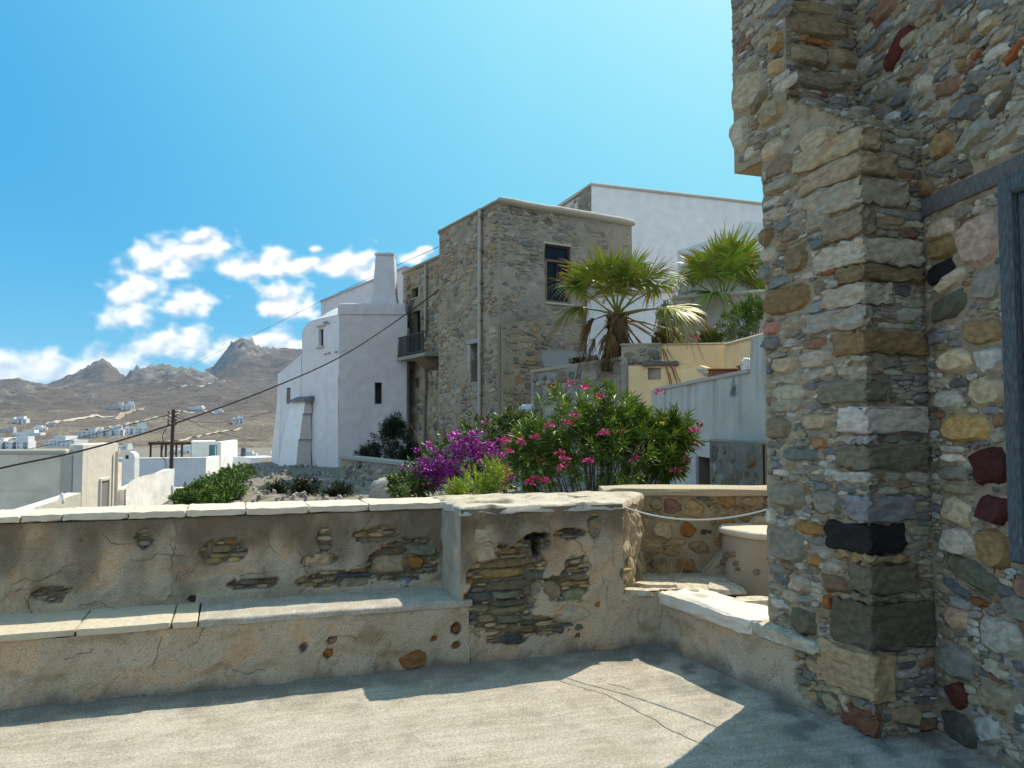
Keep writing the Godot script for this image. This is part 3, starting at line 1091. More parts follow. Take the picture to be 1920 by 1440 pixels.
func make_pier() -> void:
	var f := fr(-2.8380, -4.5260, -1.8932, -4.8536)
	var o := thing("wall_pier", f * Vector3(3.2, 0, -0.4), "thick square plastered pier with slate showing through its front", "pier")
	var spots := [
		[Vector2(3.004, 0.584), 0.26, 0.22], [Vector2(2.927, 0.339), 0.24, 0.2], [Vector2(3.159, 0.793), 0.13, 0.06], [Vector2(3.179, 0.647), 0.08, 0.15], [Vector2(3.397, 0.487), 0.2, 0.1], [Vector2(2.795, 0.491), 0.12, 0.2],
		[Vector2(3.237, 0.226), 0.25, 0.07], [Vector2(3.004, 0.173), 0.17, 0.06], [Vector2(3.439, 0.854), 0.12, 0.04], [Vector2(3.624, 0.902), 0.05, 0.09], [Vector2(3.852, 0.552), 0.03, 0.04], [Vector2(3.499, 0.629), 0.09, 0.08]]
	var b := MB.new()
	coated(b, f, lin(2.64, 4.15, 0.01), lin(-0.02, 0.405, 0.01), 1.3, 23.0, spots, 0.1)
	# the pier's front above the ledge, its edges rounded off
	surface(b, f, lin(2.64, 3.845, 0.01), lin(0.405, 1.045, 0.01), func(u: float, v: float):
		var r := lime(u, v, 1.12, 23.0, 0.1)
		var m := bare(Vector2(u, v), spots, 23.0)
		if m > 0.0:
			r[1] = r[1].lerp(C(0.27, 0.22, 0.15).lerp(C(0.13, 0.105, 0.075), clampf(nc.get_noise_2d(u * 40.0, v * 60.0) + 0.5, 0, 1)), m)
			r[0] = lerpf(r[0], -0.040 + na.get_noise_2d(u * 70.0, v * 90.0) * 0.012, m)
		# a deep ragged hole where stones have dropped out
		var t0 := Vector2(3.191, 0.843)
		var t1 := Vector2(3.195, 0.769)
		var hm := minf(Vector2((u - t0.x) / 0.085, (v - t0.y) / 0.024).length(), Vector2((u - t1.x) / 0.03, (v - t1.y) / 0.065).length()) + nc.get_noise_2d(u * 60.0, v * 60.0) * 0.5
		r[0] = lerpf(r[0], -0.15, smoothstep(1.08, 0.92, hm))
		r[1] = r[1].lerp(C(0.10, 0.08, 0.06), smoothstep(1.1, 0.95, hm))
		r[0] *= smoothstep(0.0, 0.07, minf(u - 2.64, 3.845 - u))
		return r)
	put(b, "front_plaster", M.plaster, o)
	# side that shows above the bench
	b = MB.new()
	var sf := fr((f * Vector3(2.64, 0, -0.9)).x, (f * Vector3(2.64, 0, -0.9)).z, (f * Vector3(2.64, 0, 0)).x, (f * Vector3(2.64, 0, 0)).z)
	surface(b, sf, lin(0.0, 0.9, 0.02), lin(0.0, 1.045, 0.02), func(u: float, v: float):
		var r := lime(u, v, 1.12, 41.0, -0.6)
		r[1] = r[1].lerp(C(0.50, 0.48, 0.43), 0.45)
		r[0] *= smoothstep(0.0, 0.07, 0.9 - u)
		return r)
	put(b, "side_plaster", M.plaster, o)
	# rough right-hand side, pale chipped stone
	b = MB.new()
	var g0 := f * Vector3(3.835, 0, -0.005)
	var g1 := f * Vector3(4.51, 0, -0.83)
	var rf := fr(g0.x, g0.z, g1.x, g1.z)
	surface(b, rf, lin(0.0, 1.07, 0.016), lin(0.38, 1.045, 0.016), func(u: float, v: float):
		var t := nc.get_noise_2d(u * 40.0, v * 11.0)
		var c := C(0.36, 0.29, 0.19).lerp(C(0.54, 0.46, 0.33), clampf(t + 0.5, 0, 1)).lerp(C(0.16, 0.12, 0.08), smoothstep(0.15, 0.5, -t) * 0.8)
		var e := minf(u, minf(1.07 - u, 1.05 - v))
		return [t * 0.035 + nb.get_noise_2d(u * 14.0, v * 14.0) * 0.05 - 0.03 * exp(-e * 40.0), c])
	put(b, "rough_side", M.plaster, o)
	b = MB.new()
	b.prism(Transform3D(Basis(f.basis.x, -f.basis.z, Vector3.UP), f * Vector3(0, 0, 0)), PackedVector2Array([Vector2(2.70, 0.2), Vector2(3.79, 0.2), Vector2(4.38, 0.83), Vector2(2.70, 0.9)]), 1.02, -0.3, C(0.35, 0.3, 0.22))
	b.prism(Transform3D(Basis(f.basis.x, -f.basis.z, Vector3.UP), f * Vector3(0, 0, 0)), PackedVector2Array([Vector2(3.7, 0.05), Vector2(4.12, 0.05), Vector2(4.5, 0.6), Vector2(3.9, 0.5)]), 0.37, -0.3, C(0.35, 0.3, 0.22))
	put(b, "pier_core", M.mortar, o)
	# top: one cap of worn plaster and stone, a sunken patch in it
	b = MB.new()
	var cs := lin(2.62, 4.55, 0.022)
	var cw := lin(0.03, -0.95, 0.022)
	var hold := func(u: float, w: float) -> Vector2:   # the nearest point of the pier's plan
		var ww := clampf(w, -0.94, 0.004)
		return Vector2(clampf(u, 2.636, 3.85 - ww * 0.805), ww)
	b.grid(cs.size(), cw.size(), func(i: int, j: int):
		var q: Vector2 = hold.call(cs[i], cw[j])
		var u := q.x
		var w := q.y
		var out := Vector2(cs[i], cw[j]).distance_to(q) > 0.001
		var e := minf(minf(u - 2.636, 0.004 - w), minf((3.85 - w * 0.805 - u) * 0.78, w + 0.94))
		var h := 1.068 - 0.022 * exp(-maxf(e, 0.0) * 34.0) + nb.get_noise_2d(u * 10.0, w * 10.0) * 0.016 + nc.get_noise_2d(u * 30.0, w * 30.0) * 0.005
		var pit := smoothstep(1.0, 0.6, Vector2((u - 2.92) / 0.2, (w + 0.28) / 0.17).length())
		h -= 0.04 * pit
		return f * Vector3(u, (1.012 + nc.get_noise_2d(u * 14.0, w * 14.0) * 0.02) if out else h, w), func(i: int, j: int):
		var u := cs[i]
		var w := cw[j]
		var c := C(0.52, 0.45, 0.34).lerp(C(0.62, 0.56, 0.45), nb.get_noise_2d(u * 12.0, w * 12.0) + 0.5)
		c = c.lerp(C(0.70, 0.66, 0.57), smoothstep(-0.22, -0.05, w) * 0.6)
		c = c.lerp(C(0.22, 0.19, 0.14), smoothstep(0.25, 0.5, nc.get_noise_2d(u * 20.0, w * 20.0)) * 0.7)
		var pit := smoothstep(1.05, 0.7, Vector2((u - 2.92) / 0.2, (w + 0.28) / 0.17).length())
		return c.lerp(C(0.20, 0.17, 0.12), pit * 0.75))
	put(b, "cap", M.plaster, o)
	wall_cracks(o, f, [[Vector2(2.738, 0.849), -0.2, 9], [Vector2(2.794, 0.882), 1.3, 5], [Vector2(3.459, 0.816), -1.2, 9], [Vector2(3.318, 1.006), -1.5, 6], [Vector2(3.684, 0.543), -1.3, 7], [Vector2(3.770, 0.839), -1.6, 8], [Vector2(3.100, 0.183), 0.1, 9], [Vector2(3.978, 0.298), -1.5, 5]], 1.12, 23.0, 0.1)
	# flat paving stones worn into the cap
	for k in [[3.42, -0.45, 0.17, 0.12], [3.78, -0.5, 0.15, 0.12], [3.25, -0.7, 0.17, 0.1], [3.95, -0.76, 0.16, 0.08], [3.62, -0.76, 0.13, 0.08]]:
		b = MB.new()
		stone(b, Transform3D(Basis(f.basis.x, -f.basis.z, Vector3.UP), f * Vector3(0, 1.058, 0)), Vector2(k[0], -k[1]), k[2], k[3], 0.1, 0.010, jit(C(0.55, 0.47, 0.35), 0.1), 10)
		put(b, "cap_stone", M.stone, o)
	# slate courses in the bare patch
	var p := Packer.new(2.62, 0.0, 4.1, 1.0, 0.007)
	var rows := []
	for k in [
		[Rect2(2.738, 0.810, 0.132, 0.107), C(0.46, 0.40, 0.30)], [Rect2(2.739, 0.684, 0.170, 0.118), C(0.42, 0.36, 0.27)], [Rect2(2.908, 0.730, 0.134, 0.043), C(0.36, 0.22, 0.10)], [Rect2(2.795, 0.642, 0.404, 0.050), C(0.30, 0.23, 0.12)],
		[Rect2(2.795, 0.574, 0.306, 0.064), C(0.27, 0.20, 0.09)], [Rect2(3.120, 0.539, 0.318, 0.058), C(0.14, 0.145, 0.12)], [Rect2(2.833, 0.485, 0.307, 0.064), C(0.20, 0.19, 0.13)], [Rect2(3.151, 0.361, 0.226, 0.189), C(0.34, 0.30, 0.20)],
		[Rect2(2.658, 0.532, 0.081, 0.046), C(0.36, 0.18, 0.06)], [Rect2(2.702, 0.421, 0.168, 0.064), C(0.15, 0.155, 0.12)], [Rect2(2.882, 0.428, 0.199, 0.057), C(0.17, 0.17, 0.13)], [Rect2(2.871, 0.377, 0.249, 0.043), C(0.16, 0.16, 0.13)],
		[Rect2(3.389, 0.364, 0.183, 0.096), C(0.22, 0.23, 0.13)], [Rect2(2.710, 0.350, 0.142, 0.056), C(0.21, 0.21, 0.13)], [Rect2(2.871, 0.328, 0.230, 0.043), C(0.27, 0.24, 0.15)], [Rect2(3.112, 0.317, 0.224, 0.043), C(0.18, 0.18, 0.12)],
		[Rect2(3.324, 0.218, 0.283, 0.136), C(0.49, 0.43, 0.32)], [Rect2(2.777, 0.283, 0.113, 0.046), C(0.30, 0.25, 0.14)], [Rect2(2.920, 0.262, 0.180, 0.054), C(0.20, 0.19, 0.12)], [Rect2(2.985, 0.191, 0.213, 0.057), C(0.28, 0.20, 0.10)],
		[Rect2(2.928, 0.119, 0.161, 0.064), C(0.12, 0.125, 0.12)], [Rect2(3.376, 0.167, 0.182, 0.066), C(0.15, 0.155, 0.12)], [Rect2(3.396, 0.123, 0.129, 0.044), C(0.14, 0.13, 0.10)], [Rect2(3.553, 0.800, 0.158, 0.150), C(0.36, 0.29, 0.18)],
		[Rect2(3.558, 0.192, 0.103, 0.067), C(0.45, 0.38, 0.27)], [Rect2(3.608, 0.323, 0.066, 0.052), C(0.30, 0.15, 0.05)], [Rect2(3.695, 0.324, 0.054, 0.037), C(0.36, 0.19, 0.07)], [Rect2(3.398, 0.853, 0.122, 0.037), C(0.10, 0.09, 0.07)],
		[Rect2(3.317, 0.613, 0.129, 0.051), C(0.22, 0.19, 0.13)], [Rect2(3.081, 0.269, 0.235, 0.043), C(0.24, 0.22, 0.14)], [Rect2(3.316, 0.169, 0.080, 0.036), C(0.15, 0.14, 0.1)], [Rect2(3.836, 0.171, 0.055, 0.060), C(0.33, 0.27, 0.18)],
	]:
		var r: Rect2 = k[0]
		rows.append(seat(p, r, rng.randf_range(-0.05, 0.05), k[1]))
	# a deep T-shaped hole is left dark
	p.rect(3.089, 0.813, 3.298, 0.864)
	p.rect(3.159, 0.700, 3.230, 0.828)
	rows.append_array(pack(p, [[900, 0.035, 0.09, 0.14, 0.32], [1200, 0.015, 0.045, 0.18, 0.5]], 0.003, 0.03, 0.06, func(q): return bare(q, spots, 23.0) > 0.6, 1.3))
	widen(p, rows, 1.3)
	lay(rows, offs(f, 0, 0, -0.026), o, M.stone, SLATE, 0.026, 200)
	rows = pack(Packer.new(0.1, 0.42, 1.05, 1.0, 0.01), [[260, 0.04, 0.09, 0.4, 0.8], [300, 0.02, 0.045, 0.4, 0.8]], 0.01, 1.4, 0.3)
	lay(rows, offs(rf, 0, 0, -0.01), o, M.stone, [C(0.50, 0.42, 0.29), C(0.42, 0.33, 0.20), C(0.56, 0.50, 0.38)], 0.05, 40)
	# ---- landing behind, a step up
	b = MB.new()
	var lf := Transform3D(Basis(Vector3.RIGHT, Vector3.BACK, Vector3.DOWN), Vector3.ZERO)
	b.grid(60, 44, func(i: int, j: int):
		var x := 0.95 + i * 0.032
		var z := -5.15 - j * 0.036
		return Vector3(x, 0.405 + nb.get_noise_2d(x * 12.0, z * 12.0) * 0.012, z), func(i: int, j: int): return C(0.50, 0.44, 0.34).lerp(C(0.60, 0.54, 0.44), nb.get_noise_2d(i * 0.9, j * 0.9) + 0.5), func(i: int, j: int):
		var x := 0.95 + i * 0.032
		var z := -5.15 - j * 0.036
		var q := f.affine_inverse() * Vector3(x, 0, z)
		return q.z > -0.03 or (z > -5.885 and (x - 1.081) * 0.907 - (z + 5.885) * 0.42 < 0.06))
	var la := tag(put(b, "landing", M.concrete), "sunlit stone landing one step up beside the square pier", "landing", "", "structure")
	for k in [[Vector3(1.111, 0.410, -6.132), 0.19, 0.14], [Vector3(1.422, 0.410, -6.344), 0.22, 0.13], [Vector3(1.699, 0.410, -6.367), 0.2, 0.12], [Vector3(0.912, 0.410, -5.894), 0.12, 0.1], [Vector3(1.342, 0.410, -5.991), 0.16, 0.12], [Vector3(1.578, 0.410, -5.991), 0.17, 0.13], [Vector3(1.650, 0.410, -5.571), 0.16, 0.14]]:
		b = MB.new()
		stone(b, Transform3D(Basis(Vector3.RIGHT, Vector3.FORWARD, Vector3.UP), Vector3(0, 0.402, 0)), Vector2(k[0].x, -k[0].z), k[1], k[2], rng.randf_range(-0.2, 0.2), 0.02, jit(C(0.57, 0.50, 0.39), 0.07), 12)
		put(b, "paving_stone", M.stone, la)


func make_low_wall() -> void:
	var f := fr(1.081, -5.885, 1.871, -4.18)
	var o := thing("low_side_wall", f * Vector3(0.9, 0, -0.2), "short plastered wall with a thick white marble slab on top, running into the church corner", "wall")
	var spots := [[Vector2(1.5, 0.22), 0.22, 0.2], [Vector2(1.75, 0.3), 0.2, 0.2], [Vector2(1.2, 0.36), 0.14, 0.03]]
	var b := MB.new()
	coated(b, f, lin(-0.03, 1.84, 0.0125), lin(-0.02, 0.36, 0.0125), 0.95, 57.0, spots, -0.1)
	put(b, "plaster", M.plaster, o)
	b = MB.new()
	b.box(f, Vector3(0.0, -0.1, -0.36), Vector3(1.42, 0.34, -0.045), C(0.4, 0.35, 0.27))
	put(b, "wall_core", M.mortar, o)
	b = MB.new()
	block(b, f, Vector3(0.0, 0.31, -0.33), Vector3(0.98, 0.412, 0.03), C(0.72, 0.67, 0.57), 0.03, 0.026, 9)
	put(b, "marble_slab", M.marble, o)
	b = MB.new()
	block(b, f, Vector3(0.97, 0.32, -0.33), Vector3(1.5, 0.395, 0.02), C(0.58, 0.51, 0.39), 0.02, 0.02, 7)
	put(b, "top_stone", M.stone, o)
	b = MB.new()
	b.lathe(f * Vector3(0.28, 0.4125, -0.12), PackedVector2Array([Vector2(0.075, 0.0), Vector2(0.07, 0.003), Vector2(0.052, 0.0022), Vector2(0.001, 0.002)]), 20, C(0.42, 0.39, 0.33), 0.04)
	put(b, "worn_hollow", M.marble, o)
	var p := Packer.new(1.1, 0.02, 1.88, 0.34, 0.008)
	lay(pack(p, [[500, 0.035, 0.08, 0.25, 0.6], [600, 0.015, 0.035, 0.3, 0.6]], 0.006, -0.1, 0.12, func(q): return bare(q, spots, 57.0) > 0.6, 1.3), offs(f, 0, 0, -0.028), o, M.stone, SLATE, 0.03, 60)


func make_back_court() -> void:
	# brown rubble wall that closes the landing
	var f := fr(1.05, -6.62, 3.4, -6.62)
	var o := thing("rubble_garden_wall", Vector3(1.9, 0, -6.75), "brown rubble wall of rusty stones behind the landing and the hanging cord", "wall")
	var b := MB.new()
	surface(b, f, lin(-0.25, 2.35, 0.03), lin(-0.7, 1.07, 0.03), func(u: float, v: float):
		return [nb.get_noise_2d(u * 9.0, v * 9.0) * 0.03 - 0.02 * exp(-(1.08 - v) * 30.0), C(0.44, 0.36, 0.24).lerp(C(0.34, 0.27, 0.17), nb.get_noise_2d(u * 14.0, v * 14.0) + 0.5)])
	put(b, "mortar", M.mortar, o)
	b = MB.new()
	b.box(f, Vector3(-0.25, -0.7, -0.35), Vector3(2.35, 1.05, -0.05), C(0.4, 0.33, 0.22))
	put(b, "wall_core", M.mortar, o)
	b = MB.new()
	block(b, f, Vector3(-0.3, 1.03, -0.38), Vector3(2.35, 1.092, 0.03), C(0.52, 0.44, 0.31), 0.02, 0.02, 10)
	put(b, "coping", M.plaster, o)
	var rows := []
	var p := Packer.new(0.0, 0.36, 1.75, 1.02, 0.01)
	for k in [[Rect2(0.307, 0.691, 0.162, 0.135), C(0.38, 0.17, 0.04)], [Rect2(0.361, 0.848, 0.167, 0.148), C(0.42, 0.29, 0.14)], [Rect2(0.199, 0.891, 0.145, 0.105), C(0.24, 0.13, 0.09)], [Rect2(0.660, 0.935, 0.132, 0.113), C(0.38, 0.22, 0.08)], [Rect2(0.393, 0.561, 0.197, 0.113), C(0.27, 0.19, 0.10)],
		[Rect2(0.269, 0.414, 0.188, 0.117), C(0.33, 0.19, 0.08)], [Rect2(0.079, 0.674, 0.206, 0.161), C(0.43, 0.34, 0.20)], [Rect2(0.482, 0.709, 0.123, 0.061), C(0.08, 0.075, 0.07)], [Rect2(0.636, 0.787, 0.153, 0.070), C(0.35, 0.20, 0.07)], [Rect2(0.174, 0.544, 0.197, 0.087), C(0.36, 0.26, 0.13)],
		[Rect2(0.613, 0.683, 0.197, 0.108), C(0.36, 0.29, 0.17)], [Rect2(0.814, 0.943, 0.175, 0.087), C(0.30, 0.23, 0.13)], [Rect2(0.516, 0.622, 0.140, 0.061), C(0.34, 0.20, 0.08)], [Rect2(0.064, 0.423, 0.175, 0.108), C(0.25, 0.20, 0.12)], [Rect2(0.090, 0.909, 0.101, 0.122), C(0.28, 0.22, 0.13)]]:
		var r: Rect2 = k[0]
		rows.append(seat(p, r, rng.randf_range(-0.15, 0.15), k[1]))
	rows.append_array(pack(p, [[900, 0.05, 0.1, 0.5, 0.85], [1500, 0.025, 0.05, 0.45, 0.8], [1500, 0.012, 0.025, 0.4, 0.8]], 0.006, 0.0, 0.1, null, 1.9))
	widen(p, rows, 1.7)
	lay(rows, offs(f, 0, 0, -0.005), o, M.stone, [C(0.36, 0.24, 0.11), C(0.30, 0.22, 0.13), C(0.42, 0.32, 0.18), C(0.24, 0.17, 0.10), C(0.33, 0.29, 0.21), C(0.19, 0.15, 0.11)], 0.05, 200)
	# round-topped masonry stump beside the church
	var g := Vector3(1.974, 0.410, -6.344)
	var s := thing("masonry_stump", Vector3(g.x + 0.12, 0.4, g.z - 0.05), "low rounded masonry stump with a pale flat top beside the church corner", "pedestal")
	b = MB.new()
	var at := s.position
	b.lathe(at, PackedVector2Array([Vector2(0.43, -0.1), Vector2(0.425, 0.1), Vector2(0.42, 0.25), Vector2(0.41, 0.34), Vector2(0.40, 0.36)]), 36, C(0.46, 0.37, 0.27), 0.025)
	put(b, "stump_body", M.mortar, s)
	b = MB.new()
	b.lathe(at, PackedVector2Array([Vector2(0.41, 0.35), Vector2(0.44, 0.362), Vector2(0.445, 0.39), Vector2(0.42, 0.408), Vector2(0.2, 0.416), Vector2(0.001, 0.417)]), 36, C(0.60, 0.52, 0.40), 0.03)
	put(b, "stump_top", M.marble, s)
	for k in 14:
		var an := rng.randf_range(PI * 0.45, PI * 1.25)
		var t := fr(at.x + 0.42 * cos(an), at.z + 0.42 * sin(an), at.x + 0.42 * cos(an) - sin(an) * -0.1, at.z + 0.42 * sin(an) - cos(an) * 0.1, at.y)
		b = MB.new()
		stone(b, t, Vector2(0, rng.randf_range(0.05, 0.3)), rng.randf_range(0.025, 0.06), rng.randf_range(0.015, 0.035), 0.2, 0.02, jit(pick([C(0.38, 0.24, 0.12), C(0.3, 0.22, 0.15), C(0.2, 0.15, 0.1)]), 0.15), 8)
		put(b, "stone", M.stone, s)
	# sloping cheek of old stair
	var w := thing("stair_cheek", Vector3(1.95, 0.4, -6.45), "sloping plastered stair cheek rising to the masonry stump", "wall")
	b = MB.new()
	var cf := fr(1.534, -6.500, 2.041, -6.450, 0.4)
	surface(b, cf, lin(0.0, 0.62, 0.03), lin(0.0, 1.0, 0.05), func(u: float, v: float): return [nb.get_noise_2d(u * 14.0, v * 6.0) * 0.02, C(0.42, 0.33, 0.22).lerp(C(0.50, 0.42, 0.3), nb.get_noise_2d(u * 18.0, v * 9.0) + 0.5), v * (0.03 + minf(u * 1.02, 0.44))])
	put(b, "plaster", M.plaster, w)
	b = MB.new()
	b.prism(cf, PackedVector2Array([Vector2(0, 0), Vector2(0.62, 0), Vector2(0.62, 0.465), Vector2(0.44, 0.475), Vector2(0, 0.03)]), -0.02, -0.14, C(0.52, 0.44, 0.31))
	put(b, "cheek_core", M.plaster, w)
	# the cord that closes the opening
	var rope := MB.new()
	var pts := []
	var p0 := Vector3(0.776, 1.030, -5.860)
	var p1 := Vector3(1.609, 1.094, -5.000)
	for k in 25:
		var t := k / 24.0
		pts.append(p0.lerp(p1, t) + Vector3(0, -0.16 * 4.0 * t * (1.0 - t) * 0.55, 0))
	rope.tube(pts, [0.006], 6, C(0.62, 0.58, 0.52))
	tag(put(rope, "rope", M.cable), "thin pale cord sagging between the square pier and the church corner", "rope")


# ---------------------------------------------------------------- church corner
const RUBBLE := [Color(0.36, 0.30, 0.21), Color(0.46, 0.40, 0.29), Color(0.30, 0.265, 0.21), Color(0.235, 0.23, 0.205), Color(0.39, 0.30, 0.19), Color(0.54, 0.49, 0.40), Color(0.32, 0.245, 0.155), Color(0.17, 0.165, 0.15), Color(0.42, 0.37, 0.29), Color(0.50, 0.44, 0.34), Color(0.47, 0.41, 0.29), Color(0.34, 0.32, 0.28), Color(0.58, 0.54, 0.46), Color(0.26, 0.25, 0.235), Color(0.30, 0.17, 0.105), Color(0.40, 0.34, 0.25)]


func seat(p: Packer, r: Rect2, ang: float, col: Color) -> Array:   # a stone set by hand
	p.count += 1
	p.sweep(r.get_center(), r.size.x * 0.5, r.size.y * 0.5, ang, 4.0, true, false)
	return [r.get_center(), r.size.x * 0.5, r.size.y * 0.5, ang, col, null, p.count]


func widen(p: Packer, rows: Array, far := 1.25) -> void:   # lets the stones set by hand meet their neighbours
	for r in rows:
		if r[5] == null:
			r[5] = p.grow(r[0], r[1], r[2], r[3], r[6], 12, 0.003, far, rng)


func church_mortar(b: MB, f: Transform3D, us: PackedFloat32Array, vs: PackedFloat32Array, hole = null, top = null, edge := -99.0) -> void:
	surface(b, f, us, vs, func(u: float, v: float):
		var p := f * Vector3(u, v, 0)
		var t := nb.get_noise_3d(p.x * 8.0, p.y * 8.0, p.z * 8.0)
		var w := nc.get_noise_3d(p.x * 22.0, p.y * 26.0, p.z * 22.0) * 0.016 + nc.get_noise_3d(p.x * 60.0, p.y * 66.0, p.z * 60.0) * 0.012 + t * 0.012
		w = (w - 0.008) * smoothstep(0.0, 0.05, absf(u - edge))
		var c := C(0.47, 0.365, 0.235).lerp(C(0.41, 0.335, 0.24), clampf(t * 1.6 + 0.5, 0, 1))
		c = c.lerp(C(0.54, 0.44, 0.30), smoothstep(0.1, 0.5, nc.get_noise_3d(p.x * 15.0, p.y * 15.0, p.z * 15.0)) * 0.6)
		c = c.lerp(C(0.20, 0.16, 0.11), smoothstep(0.12, 0.45, nc.get_noise_3d(p.x * 34.0, p.y * 46.0, p.z * 34.0)) * 0.65)
		# damp green-grey foot
		c = c.lerp(C(0.17, 0.17, 0.165), smoothstep(0.22, 0.0, v + nb.get_noise_2d(u * 9.0, v * 9.0) * 0.2) * 0.5)
		return [w, c, v if top == null else minf(v, top.call(u) if u > 1.4 else 9.0)], hole)


